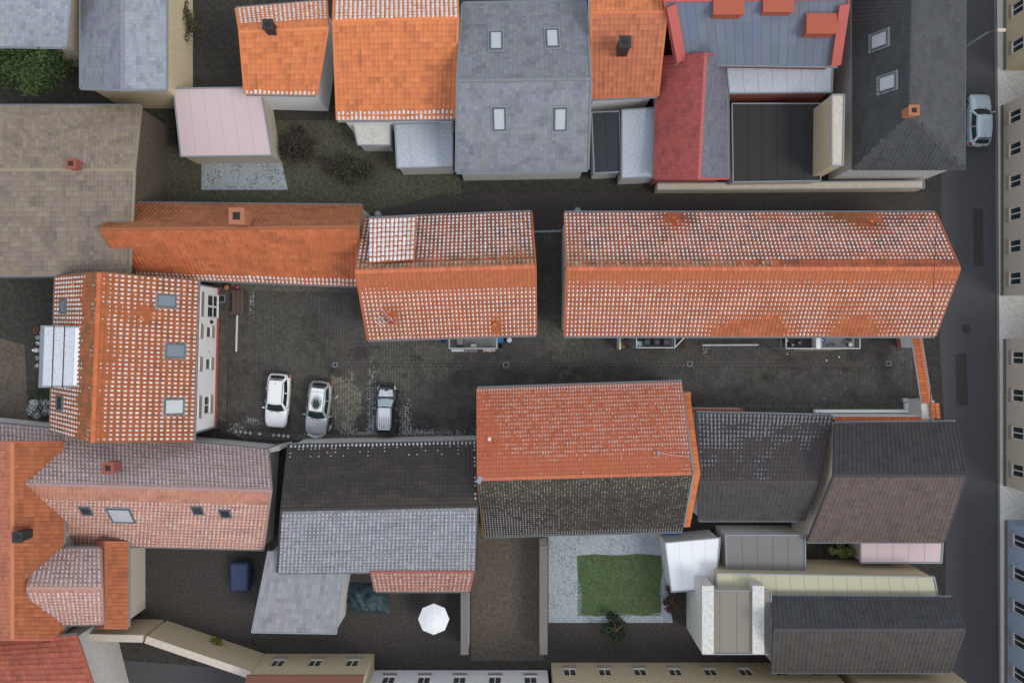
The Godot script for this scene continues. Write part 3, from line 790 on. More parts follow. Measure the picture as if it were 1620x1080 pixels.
# ------------------------------------------------------------------ the house with the tiled dormer
func middle_house(orange: Array):
	var t := thing("courtyard_house", "shorter orange-roofed house with snowy tiled dormer and satellite dish", "house")
	var NW := Vector3(-10.75, 4.8, -8.95); var NE := Vector3(1.41, 4.8, -9.41); var SE := Vector3(1.75, 4.8, -0.51); var SW := Vector3(-10.52, 4.8, -0.14)
	var RW := Vector3(-10.64, 8.6, -4.74); var RE := Vector3(1.59, 8.6, -5.1)
	shell(t, NW, NE, SE, SW, RW, RE, M.grey_render, 0.45, 0.12)
	var rf := deck(t, NW, NE, SE, SW, RW, RE, tint_mat(orange[0]))
	var dk := Color(0.10, 0.045, 0.032)
	lay(rf, SW, SE, RE, RW, {"tw": 0.292, "g": 0.372, "pal": orange, "single": 300, "pad": [0.43, 0.10, 0.46, 0.69],
		"stain": func(s, u): return [Color(0.33, 0.085, 0.028), clamp(nz(s, u, 50, 30, 21) * 1.2 + (0.25 if u < 0.72 else 0.0), 0, 0.55) if u < 0.78 else 0.0],
		"snow": func(s, u):
			var k: float = 0.98 + nz(s, u, 80, 50, 9) * 0.35 - smoothstep(0.6, 0.75, u) * 0.75 - (2.0 if u > 0.76 - s * 0.04 else 0.0)
			k -= 1.0 * exp(-pow((s - 0.15) * 22, 2) - pow((u - 0.36) * 8, 2)) + 1.1 * exp(-pow((s - 0.755) * 30, 2) - pow((u - 0.12) * 6, 2))
			return k + rng.randf_range(-0.1, 0.08)})
	lay(rf, NE, NW, RW, RE, {"tw": 0.292, "g": 0.372, "pal": pal(Color(0.40, 0.105, 0.045), 6, 0.12), "pad": [0.40, 0.05, 0.54, 0.82],
		"stain": func(s, u): return [dk, clamp(nz(s, u, 60, 24, 41) * 1.3 + 0.2, 0, 0.6)],
		"snow": func(s, u): return 1.05 + nz(s, u, 90, 50, 19) * 0.5 - smoothstep(0.72, 0.88, u) * 1.3 + rng.randf_range(-0.15, 0.1),
		"lichen": func(s, u): return clamp(smoothstep(0.5, 0.92, u) + (0.35 if s < 0.12 else 0.0) * smoothstep(0.2, 0.6, u), 0, 1)})
	ridge(rf, RW + Vector3(0, 0.05, 0), RE + Vector3(0, 0.05, 0), pal(Color(0.58, 0.165, 0.075)), true, 0.16)
	gutter(t, SW, SE, Vector3(0, 0, 1)); gutter(t, NE, NW, Vector3(0, 0, -1))
	for v in [[NE, RE, 0.04], [SE, RE, 0.04], [SW, RW, -0.04], [NW, RW, -0.04]]:
		var b := begin(); beam(b, v[0] + Vector3(v[2], 0.02, 0), v[1] + Vector3(v[2], 0.02, 0), 0.09, 0.16, 0.02); obj("verge_tile_row", b, tint_mat(orange[2]), t)
	down_pipe(t, SE + Vector3(-0.3, -0.08, 0.1), SE + Vector3(-0.35, 0, -0.38))
	# dormer on the lane side: a shallow tiled roof under full snow
	var a := Vector3(-9.98, 7, -8.56); var b := Vector3(-6.7, 7, -8.69); var c := Vector3(-6.68, 8.35, -5.58); var d := Vector3(-9.78, 8.35, -5.39)
	var dm := begin()
	var ai := a + Vector3(0.12, 0, 0.2); var bi := b + Vector3(-0.12, 0, 0.2); var ci := c + Vector3(-0.12, 0, 0); var di := d + Vector3(0.12, 0, 0)
	for e in [[ai, bi], [bi, ci], [di, ai]]:
		quad(dm, Vector3(e[0].x, 4.9, e[0].z), Vector3(e[1].x, 4.9, e[1].z), e[1] - Vector3(0, 0.05, 0), e[0] - Vector3(0, 0.05, 0))
	var dorm := obj("dormer", dm, M.zinc, t)
	var dr := begin()
	quad(dr, a, b, c, d)
	for i in 4: 
		var q := [a, b, c, d]
		quad(dr, q[i] - Vector3(0, 0.14, 0), q[(i + 1) % 4] - Vector3(0, 0.14, 0), q[(i + 1) % 4], q[i])
	var drf := obj("dormer_roof", dr, tint_mat(orange[1]), dorm)
	lay_into(drf, b, a, d, c, {"tw": 0.292, "g": 0.40, "pal": orange, "single": 126, "pad": [0.29, 0.0, 0.76, 1.0],
		"snow": func(s, u): return 1.0 + rng.randf_range(-0.1, 0.1),
		"lichen": func(s, u): return 0.35 if s < 0.1 else 0.0})
	gutter(dorm, b, a, Vector3(0, 0, -1))
	# dish, aerial and pipes on the courtyard slope
	var foot := at_xz(SW, SE, RW, Vector3(-8.69, 6.2, -1.62))
	vent_pipe(t, at_xz(SW, SE, RW, Vector3(-8.72, 6.4, -2.11)), M.vent_orange, 0.5)
	vent_pipe(t, at_xz(SW, SE, RW, Vector3(-1.27, 5.8, -1.25)), M.vent_orange, 0.45)
	var mast := thing("aerial_mast", "steel roof mast with long-rod television aerial above the red dish", "aerial", foot)
	var ms := begin(); tube(ms, [Vector3(0, -0.1, 0), Vector3(0, 1.9, 0)], 0.03, 8); obj("mast", ms, M.steel, mast)
	var bm := begin(); var q0 := Vector3(0.0, 1.75, -0.28); var q1 := Vector3(-0.62, 1.75, 0.38)
	tube(bm, [q0, q1], 0.014, 6); obj("boom", bm, M.beige_render, mast)
	for k in 4:
		var p := q0.lerp(q1, [0.02, 0.5, 0.78, 0.98][k]); var dv = Vector3(0.68, 0, 0.72) * [0.75, 0.7, 0.5, 0.42][k]
		var rd := begin(); tube(rd, [p - dv, p + dv], 0.012, 6); obj("element", rd, M.white_paint, mast)
	var dish := thing("satellite_dish", "red satellite dish on the snow-dotted courtyard roof", "dish", foot + Vector3(0.12, 0, 0.02))
	var ds := begin(); ds.set_smooth_group(0)
	var dirv := Vector3(0.32, 0.16, 0.92).normalized(); var dx := dirv.cross(Vector3.UP).normalized(); var dy := dx.cross(dirv)
	var ctr := Vector3(-0.02, 0.85, 0.2)
	for i in 5:
		for k in 20:
			var v := []
			for e in [[i, k], [i + 1, k], [i + 1, k + 1], [i, k + 1]]:
				var rr: float = 0.42 * e[0] / 5.0; var an = TAU * e[1] / 20.0
				v.append(ctr + dx * cos(an) * rr + dy * sin(an) * rr * 1.08 + dirv * rr * rr * 0.55)
			quad(ds, v[0], v[1], v[2], v[3])
	obj("reflector", ds, M.dish_red, dish)
	var dmst := begin(); tube(dmst, [Vector3(-0.1, -0.1, 0), Vector3(-0.1, 0.95, 0)], 0.03, 8); tube(dmst, [Vector3(-0.1, 0.85, 0), ctr], 0.03, 8); obj("bracket", dmst, M.steel, dish)
	var arm := begin(); tube(arm, [ctr - dy * 0.4, ctr + dirv * 0.55 - dy * 0.2], 0.014, 6); box(arm, ctr + dirv * 0.56 - dy * 0.18, Vector3(0.08, 0.08, 0.16), along(Vector3.ZERO, dirv)); obj("feed_arm", arm, M.steel, dish)

# like lay(), but the tiles hang one level up so that the tree stays three deep
func lay_into(node: MeshInstance3D, a: Vector3, b: Vector3, c: Vector3, d: Vector3, o: Dictionary):
	lay(node.get_parent(), a, b, c, d, o)

# ------------------------------------------------------------------ the long house
func long_house(orange: Array):
	var t := thing("courtyard_house", "long orange-roofed house with rows of snow dots reaching the street", "house")
	var NW := Vector3(3.85, 4.8, -9.36); var NE := Vector3(30.91, 4.8, -9.36); var SE := Vector3(30.87, 4.8, -0.42); var SW := Vector3(3.83, 4.8, -0.42)
	var RW := Vector3(3.81, 8, -5.01); var RE := Vector3(30.85, 8, -5.01)
	shell(t, NW, NE, SE, SW, RW, RE, M.grey_render, 0.45, 0.1)
	var rf := deck(t, NW, NE, SE, SW, RW, RE, tint_mat(orange[0]))
	lay(rf, SW, SE, RE, RW, {"tw": 0.288, "g": 0.366, "pal": orange, "single": 300, "pad": [0.43, 0.10, 0.46, 0.69],
		"stain": func(s, u): return [Color(0.34, 0.088, 0.03), clamp(nz(s, u, 90, 20, 61) * 1.2 + 0.2, 0, 0.5) if u < 0.8 else 0.0],
		"snow": func(s, u):
			var k: float = 1.0 + nz(s, u, 140, 40, 49) * 0.3 - smoothstep(0.62, 0.78, u) * 0.7 - (2.0 if u > 0.8 else 0.0)
			for b in [[0.49, 0.06, 12, 4.5, 1.5], [0.44, 0.0, 20, 7, 1.2], [0.54, 0.05, 18, 8, 0.9], [0.775, 0.05, 13, 4.0, 1.7], [0.55, 0.3, 25, 4, 0.5], [0.72, 0.45, 25, 8, 0.6], [0.35, 0.6, 14, 12, 0.4]]:
				k -= b[4] * exp(-pow((s - b[0]) * b[2], 2) - pow((u - b[1]) * b[3], 2))
			return k + rng.randf_range(-0.1, 0.07)})
	lay(rf, NE, NW, RW, RE, {"tw": 0.288, "g": 0.366, "pal": pal(Color(0.42, 0.11, 0.043), 6, 0.12), "pad": [0.40, 0.06, 0.53, 0.78],
		"stain": func(s, u): 
			var k: float = clamp(nz(s, u, 90, 22, 71) * 1.3 + 0.14, 0, 0.55)
			var m := exp(-pow((s - 0.26) * 12, 2) - pow((u - 0.05) * 4, 2))
			return [Color(0.10, 0.05, 0.03).lerp(Color(0.15, 0.07, 0.012), m), max(k, m * 0.7)],
		"snow": func(s, u):
			var k: float = 1.0 + nz(s, u, 160, 40, 59) * 0.28 - smoothstep(0.8, 0.92, u) * 1.4 - 0.35 * smoothstep(0.5, 0.8, u) * smoothstep(0.8, 0.2, s)
			for b in [[0.70, 0.08, 26, 6, 1.4], [0.19, 0.1, 24, 5, 1.6], [0.26, 0.02, 14, 8, 0.9], [0.07, 0.04, 14, 8, 0.6], [0.43, 0.03, 16, 8, 0.6]]:
				k -= b[4] * exp(-pow((s - b[0]) * b[2], 2) - pow((u - b[1]) * b[3], 2))
			return k + rng.randf_range(-0.16, 0.08),
		"lichen": func(s, u): return clamp(smoothstep(0.6, 0.95, u) * smoothstep(0.25, 0.8, s) + (0.5 if s > 0.94 else 0.0) * smoothstep(0.1, 0.5, u), 0, 1)})
	ridge(rf, RW + Vector3(0, 0.05, 0), RE + Vector3(0, 0.05, 0), pal(Color(0.58, 0.165, 0.075)), true, 0.16)
	gutter(t, SW, SE, Vector3(0, 0, 1)); gutter(t, NE, NW, Vector3(0, 0, -1))
	for v in [[NE, RE, 0.04], [SE, RE, 0.04], [SW, RW, -0.04], [NW, RW, -0.04]]:
		var b := begin(); beam(b, v[0] + Vector3(v[2], 0.02, 0), v[1] + Vector3(v[2], 0.02, 0), 0.09, 0.16, 0.02); obj("verge_tile_row", b, tint_mat(orange[2]), t)
	for q in [Vector3(11.89, 5.4, -8.63), Vector3(25.84, 5.4, -8.63)]: vent_pipe(t, at_xz(NW, NE, RW, q), M.vent_orange, 0.5)
	down_pipe(t, SW + Vector3(0.3, -0.08, 0.1), SW + Vector3(0.35, 0, -0.38))

# ------------------------------------------------------------------ the house on the south side
func south_house(orange: Array):
	var t := thing("courtyard_house", "house with bright orange roof slope to the courtyard and dark mossy slope behind", "house")
	var NW := Vector3(-2.55, 4, 3.53); var NE := Vector3(12.58, 4, 3.02); var SE := Vector3(12.63, 4, 13.99); var SW := Vector3(-2.06, 4, 14.36)
	var RW := Vector3(-2.31, 8.4, 9.4); var RE := Vector3(12.32, 8.4, 8.99)
	shell(t, NW, NE, SE, SW, RW, RE, M.grey_render, 0.3, 0.12)
	var rf := deck(t, NW, NE, SE, SW, RW, RE, tint_mat(orange[0]))
	lay(rf, NE, NW, RW, RE, {"tw": 0.2, "g": 0.335, "pal": orange, "single": 300, "pad": [0.46, 0.05, 0.38, 0.8],
		"stain": func(s, u): return [Color(0.44, 0.105, 0.045), clamp(nz(s, u, 60, 40, 81) * 1.2, 0, 0.5)],
		"snow": func(s, u):
			if u < 0.035: return 1.3
			var k: float = 0.56 + nz(s, u, 120, 90, 83) * 0.8 - smoothstep(0.72, 0.86, u) * 0.6 + 0.45 * smoothstep(0.06, 0.0, s) + 0.12 * smoothstep(0.3, 0.0, u)
			k -= 0.4 * smoothstep(0.78, 0.95, s) * smoothstep(0.25, 0.6, u) + 0.3 * smoothstep(0.86, 0.94, s)
			return k - rng.randf() * 0.38})
	lay(rf, SW, SE, RE, RW, {"tw": 0.2, "g": 0.235, "mesh": "flat", "pal": pal(Color(0.046, 0.034, 0.029), 6, 0.2), "film": Color(0.72, 0.73, 0.74), "pad": [0.34, 0.1, 0.34, 0.5],
		"stain": func(s, u): return [Color(0.075, 0.06, 0.04), clamp(nz(s, u, 60, 40, 91) * 1.3 + smoothstep(0.35, 0.95, u) * 0.7, 0, 0.85)],
		"snow": func(s, u):
			if u < 0.05: return 0.95
			var sw: float = smoothstep(0.55, 0.0, s) * smoothstep(0.8, 0.1, u)
			if rng.randf() > 0.42 + sw * 0.75 + nz(s, u, 90, 70, 93) * 0.5: return 0.0
			return 0.25 + sw * 0.75 + rng.randf_range(-0.1, 0.45),
		"lichen": func(s, u): return 0.27 * smoothstep(0.3, 0.8, u) + rng.randf() * 0.08})
	ridge(rf, RW + Vector3(0, 0.04, 0), RE + Vector3(0, 0.04, 0), orange, true, 0.13)
	gutter(t, NE, NW, Vector3(0, 0, -1), 0.085); gutter(t, SW, SE, Vector3(0, 0, 1), 0.085)
	var vw := begin(); beam(vw, SW + Vector3(-0.05, 0, 0), RW + Vector3(-0.05, 0, 0), 0.07, 0.2); obj("verge_board", vw, M.verge_wood, t)
	var vo := begin(); beam(vo, NW + Vector3(-0.05, 0.02, 0), RW + Vector3(-0.05, 0.02, 0), 0.08, 0.16, 0.02); obj("verge_tile_row", vo, tint_mat(orange[1]), t)
	var fl := begin(); beam(fl, RW + Vector3(-0.05, 0.12, -0.05), RW + Vector3(0.25, 0.12, 0.12), 0.5, 0.05); obj("flashing", fl, M.zinc, t)
	# the fire wall on the east gable, capped with orange tiles, a zinc channel between it and the roof
	var n0 := NE + Vector3(0.36, 0.12, 0.75); var s0 := SE + Vector3(0.32, 0.12, -0.3); var r0 := RE + Vector3(0.34, 0.14, 0)
	var fw := begin()
	for e in [[n0, r0], [r0, s0]]:
		var a: Vector3 = e[0]; var b: Vector3 = e[1]
		for sx in [-0.13, 0.13]: quad(fw, Vector3(a.x + sx, 0, a.z), Vector3(b.x + sx, 0, b.z), b + Vector3(sx, -0.06, 0), a + Vector3(sx, -0.06, 0))
	var fwo := obj("fire_wall", fw, M.grey_render, t)
	var cap_pal := pal(Color(0.60, 0.17, 0.045), 5, 0.12)
	for e in [[n0, r0], [s0, r0]]:
		var nseg := 19
		for k in nseg:
			var a: Vector3 = e[0].lerp(e[1], (k + 0.02) / nseg); var b: Vector3 = e[0].lerp(e[1], (k + 1.0) / nseg)
			var ct := begin(); beam(ct, a + Vector3(0, 0.02, 0), b - Vector3(0, 0.02, 0), 0.40, 0.05, 0.012); obj("coping_tile", ct, tint_mat(cap_pal[rng.randi() % 5]), fwo)
		var zc := begin(); beam(zc, e[0] + Vector3(-0.27, 0.03, 0), e[1] + Vector3(-0.27, 0.03, 0), 0.12, 0.05)
		obj("flashing", zc, M.zinc, t)
	vent_pipe(t, at_xz(NE, NW, RW, Vector3(-1.59, 6.6, 6.9)), M.white_paint, 0.4)
	var hat := at_xz(NE, NW, RW, Vector3(10.18, 7.1, 7.75))
	var hk := begin(); box(hk, hat + Vector3(0, 0.12, 0), Vector3(0.16, 0.06, 0.3)); box(hk, hat + Vector3(0, 0.05, 0.1), Vector3(0.1, 0.16, 0.05)); obj("roof_hook", hk, M.zinc, t)
	var ah := thing("roof_aerial", "small grey aerial bracket at the gable edge of the bright orange roof", "aerial", at_xz(NE, NW, RW, Vector3(12.24, 7.4, 7.97)))
	var ab := begin(); tube(ab, [Vector3(0, -0.05, 0), Vector3(0, 0.9, 0)], 0.025, 8); obj("mast", ab, M.zinc, ah)
	for e in [[Vector3(-0.25, 0.8, -0.1), Vector3(0.35, 0.85, 0.18)], [Vector3(-0.3, 0.6, -0.25), Vector3(0.1, 0.62, 0.3)]]:
		var rd := begin(); tube(rd, e, 0.018, 6); obj("element", rd, M.zinc, ah)
	var wr := begin(); tube(wr, [hat + Vector3(0, 0.2, 0), at_xz(NE, NW, RW, Vector3(11.23, 7.2, 7.87)) + Vector3(0, 0.22, 0), at_xz(NE, NW, RW, Vector3(12.24, 7.4, 7.97)) + Vector3(0, 0.25, 0)], 0.012, 5)
	obj("cable", wr, M.white_paint, t)

# ------------------------------------------------------------------ boundary walls and the gateway
func tiled_coping(parent: Node, a: Vector3, b: Vector3, w: float, n: int, p: Array, side: Vector3):
	# a one-sided slope of tiles, each a part, its upper edge on the side of `side`
	var dirv := (b - a).normalized(); var L := a.distance_to(b) / n
	for k in n:
		var o := a + dirv * L * (k + 0.5)
		var x := side.normalized() * w
		var st := begin(); var y0 := 0.0; var y1 := w * 0.38
		var pts := [o - dirv * L * 0.48, o - dirv * L * 0.28 + Vector3(0, 0.05, 0), o + dirv * L * 0.1 + Vector3(0, 0.045, 0), o + dirv * L * 0.48]
		for i in 3:
			quad(st, pts[i], pts[i + 1], pts[i + 1] + x + Vector3(0, y1, 0), pts[i] + x + Vector3(0, y1, 0))
			quad(st, pts[i], pts[i + 1], pts[i + 1] - Vector3(0, 0.06, 0), pts[i] - Vector3(0, 0.06, 0))
		obj("coping_tile", st, tint_mat(p[rng.randi() % p.size()]), parent)
func block_wall(parent: Node, called: String, a: Vector3, b: Vector3, th: float, h: float, m: Material) -> MeshInstance3D:
	var st := begin(); beam(st, a + Vector3(0, h / 2 - a.y, 0), b + Vector3(0, h / 2 - b.y, 0), th, h)
	return obj(called, st, m, parent)

func walls_and_gate():
	var p := pal(Color(0.58, 0.17, 0.065), 6, 0.12)
	# gateway: a tiled beam over the open drive, a short white wall and a corner pier
	var g := thing("gateway", "open street gateway under a long double-sided orange tile coping", "gate")
	var l0 := Vector3(30.32, 2.6, -0.34); var l1 := Vector3(31.09, 2.6, 4.69); var r0 := Vector3(31.02, 2.6, -0.34); var r1 := Vector3(31.81, 2.6, 4.65)
	var m0 := (l0 * 0.32 + r0 * 0.68) + Vector3(0, 0.14, 0); var m1 := (l1 * 0.32 + r1 * 0.68) + Vector3(0, 0.14, 0)
	var bm := begin(); beam(bm, (l0 + r0) / 2 - Vector3(0, 0.12, 0), (l1 + r1) / 2 - Vector3(0, 0.12, 0), 0.52, 0.2); obj("beam", bm, M.concrete, g)
	tiled_coping(g, l0, l1, (m0 - l0).length() * 0.98, 22, p, (m0 - l0) * Vector3(1, 0, 1))
	tiled_coping(g, r0, r1, (r0 - m0).length() * 0.95, 22, p, (m0 - r0) * Vector3(1, 0, 1))
	ridge(g, m0 + Vector3(0, 0.06, 0), m1 + Vector3(0, 0.06, 0), p, true, 0.09, 0.45)
	var wm := begin(); beam(wm, Vector3(30.46, 1.25, -1.0), Vector3(30.69, 1.25, 0.45), 0.3, 2.5); obj("wall", wm, M.white_render, g)
	var pk := begin(); beam(pk, Vector3(30.455, 0.3, -1.0), Vector3(30.685, 0.3, 0.46), 0.34, 0.6); obj("plinth", pk, M.pink_plinth, g)
	var zc := begin(); beam(zc, l0 + Vector3(-0.05, 0.0, 0), l1 + Vector3(-0.05, 0.0, 0), 0.07, 0.06); obj("gutter", zc, M.zinc, g)
	var zd := begin(); beam(zd, r0 + Vector3(0.05, 0.0, 0), r1 + Vector3(0.05, 0.0, 0), 0.07, 0.06); obj("gutter", zd, M.zinc, g)
	var pier := thing("gate_pier", "concrete gate pier with two-sided orange tile cap at street corner", "pier")
	block_wall(pier, "wall", Vector3(31.62, 0, 4.5), Vector3(31.65, 0, 5.9), 1.0, 2.45, M.concrete)
	var c0 := Vector3(31.66, 2.6, 4.67); var c1 := Vector3(31.76, 2.6, 5.8); var e0 := Vector3(32.38, 2.6, 4.65); var e1 := Vector3(32.48, 2.6, 5.84)
	var k0 := c0.lerp(e0, 0.58) + Vector3(0, 0.14, 0); var k1 := c1.lerp(e1, 0.58) + Vector3(0, 0.14, 0)
	block_wall(pier, "pillar", (c0 + e0) / 2 + Vector3(0.02, 0, 0.1), (c1 + e1) / 2 - Vector3(0, 0, 0.05), 0.55, 2.5, M.concrete)
	tiled_coping(pier, c0, c1, (k0 - c0).length(), 4, p, (k0 - c0) * Vector3(1, 0, 1)); tiled_coping(pier, e0, e1, (e0 - k0).length() * 0.95, 4, p, (k0 - e0) * Vector3(1, 0, 1))
	ridge(pier, k0 + Vector3(0, 0.05, 0), k1 + Vector3(0, 0.05, 0), p, true, 0.09, 0.4)
	# the low white wall and the tile-capped boundary wall behind it
	var lw := thing("low_wall", "low white L-shaped garden wall with grass at its foot by the gate", "wall")
	var ls := begin(); beam(ls, Vector3(23.81, 0.5, 5.48) - Vector3(0, 0.25, 0), Vector3(31.22, 0.5, 5.48) - Vector3(0, 0.25, 0), 0.24, 0.5, 0.015); obj("wall", ls, M.white_render, lw)
	var lr := begin(); beam(lr, Vector3(31.1, 0.5, 4.81) - Vector3(0, 0.25, 0), Vector3(31.1, 0.5, 5.35) - Vector3(0, 0.25, 0), 0.22, 0.5, 0.015); obj("return_wall", lr, M.white_render, lw)
	var lc := begin(); box(lc, Vector3(31.02, 0.4, 4.62) - Vector3(0, 0.2, 0), Vector3(0.32, 0.4, 0.3), Basis.IDENTITY, 0.02); obj("end_block", lc, M.concrete, lw)
	var bw := thing("boundary_wall", "white boundary wall capped with a row of orange tiles behind the low white wall", "wall")
	block_wall(bw, "wall", Vector3(24.46, 2.3, 5.71) + Vector3(0, 0, 0.1), Vector3(31.78, 2.3, 5.71) + Vector3(0, 0, 0.1), 0.26, 2.25, M.white_render)
	tiled_coping(bw, Vector3(24.55, 2.3, 5.71), Vector3(31.87, 2.3, 5.71), 0.32, 40, p, Vector3(0, 0, 1))
	var bw2 := thing("boundary_wall", "dark boundary wall with short row of red tiles beside the bright orange house", "wall")
	block_wall(bw2, "wall", Vector3(13.65, 2, 5.2) + Vector3(0, 0, 0.1), Vector3(17.81, 2, 5.25) + Vector3(0, 0, 0.1), 0.22, 1.96, M.grey_render)
	tiled_coping(bw2, Vector3(13.65, 2, 5.15), Vector3(17.81, 2, 5.2), 0.26, 24, pal(Color(0.36, 0.085, 0.035), 6, 0.2), Vector3(0, 0, 1))
	var cp := thing("wall_pillar", "small pillar with bright orange tile cap at the bright orange roof's corner", "pillar")
	block_wall(cp, "pillar", Vector3(13.36, 2.2, 3.86), Vector3(13.36, 2.2, 4.49), 0.4, 2.2, M.concrete)
	tiled_coping(cp, Vector3(13.2, 2.25, 3.83), Vector3(13.2, 2.25, 4.53), 0.24, 3, pal(Color(0.62, 0.18, 0.045), 3), Vector3(1, 0, 0)); tiled_coping(cp, Vector3(13.64, 2.25, 3.83), Vector3(13.64, 2.25, 4.53), 0.22, 3, pal(Color(0.62, 0.18, 0.045), 3), Vector3(-1, 0, 0))
	var mw := thing("mossy_wall", "narrow mossy wall top left of the dark roof slope", "wall")
	block_wall(mw, "wall", Vector3(-2.47, 2.6, 10.78), Vector3(-2.25, 2.6, 14.66), 0.32, 2.6, M.grey_render)
	var mt := begin(); beam(mt, Vector3(-2.46, 2.66, 10.77), Vector3(-2.25, 2.66, 14.64), 0.36, 0.1, 0.03); obj("moss_cap", mt, M.moss, mw)
	# bar gate between the two long houses
	var gt := thing("bar_gate", "grey metal bar gate closing the passage between the two houses", "gate")
	var gs := begin(); beam(gs, Vector3(1.72, 1.1, -8.52), Vector3(3.83, 1.1, -8.59), 0.13, 0.08, 0.01); obj("top_rail", gs, M.zinc, gt)
	var ga := begin(); beam(ga, Vector3(1.74, 0.35, -8.63), Vector3(3.88, 0.35, -8.7), 0.05, 0.06); obj("lower_rail", ga, M.zinc, gt)
	for k in 3:
		var gp := begin(); var q: Vector3 = Vector3(1.77, 1.1, -8.53).lerp(Vector3(3.78, 1.1, -8.59), k / 2.0); beam(gp, Vector3(q.x, 0, q.z), q - Vector3(0, 0.05, 0), 0.07, 0.07); obj("post", gp, M.zinc, gt)
	# overhead cable across the gate end
	var ca := begin(); var pts := []
	for k in 21:
		var f := k / 20.0
		pts.append(Vector3(28.8, 7.6, -10.88).lerp(Vector3(28.83, 6.4, 6.37), f) + Vector3(0, 1.6 - 0.9 * 4.0 * f * (1 - f) * 0.25, 0) * (1.0 if k not in [0, 20] else 1.0))
	tube(ca, pts, 0.022, 6)
	tag(obj("overhead_cable", ca, M.black), "thin black cable strung over the street end of the long roof", "cable")


# ------------------------------------------------------------------ neighbouring houses
func dusty(c: Color, snow := 0.0, tw := 0.32, g := 0.38, mesh := "pan", from_t := 0.0, to_t := 1.0, k := 0.0, film := Color(1, 1, 1)) -> Dictionary:
	var d := {"tw": tw, "g": g, "pal": pal(c, 6, 0.07 if mesh != "slate" else 0.035), "mesh": mesh, "pad": [0.36, 0.05, 0.6, 0.8] if snow < 0.6 else [0.34, 0.0, 0.62, 1.06],
		"stain": func(s, u): return [Color(c.r * 0.6, c.g * 0.62, c.b * 0.65), clamp(nz(s, u, 40, 30, 5 + k) * 1.3, 0, 0.6)]}
	d["film"] = film
	if snow > 0.0:
		d["snow"] = func(s, u):
			if u < from_t or u > to_t: return 0.0
			return snow + nz(s, u, 40, 40, 77 + k) * 0.5 + rng.randf_range(-0.12, 0.08)
	return d
func chimney(h: Node, p: Vector3, s: Vector3, m: Material):
	var st := begin(); box(st, p, s); box(st, p + Vector3(0, s.y / 2 + 0.04, 0), Vector3(s.x + 0.12, 0.08, s.z + 0.12))
	var c := obj("chimney", st, m, h)
	var fl := begin(); box(fl, p + Vector3(0, s.y / 2 + 0.1, 0), Vector3(s.x * 0.5, 0.04, s.z * 0.5)); obj("flue", fl, M.black, c)
func lights(h: Node, A: Vector3, B: Vector3, R: Vector3, spots: Array, w := 0.8, l := 1.2, glass := "milky_glass"):
	var side := (B - A).normalized(); var up := (R - A).slide(side).normalized()
	for p in spots: roof_window(h, at_xz(A, B, R, p), up, side, w, l, glass)

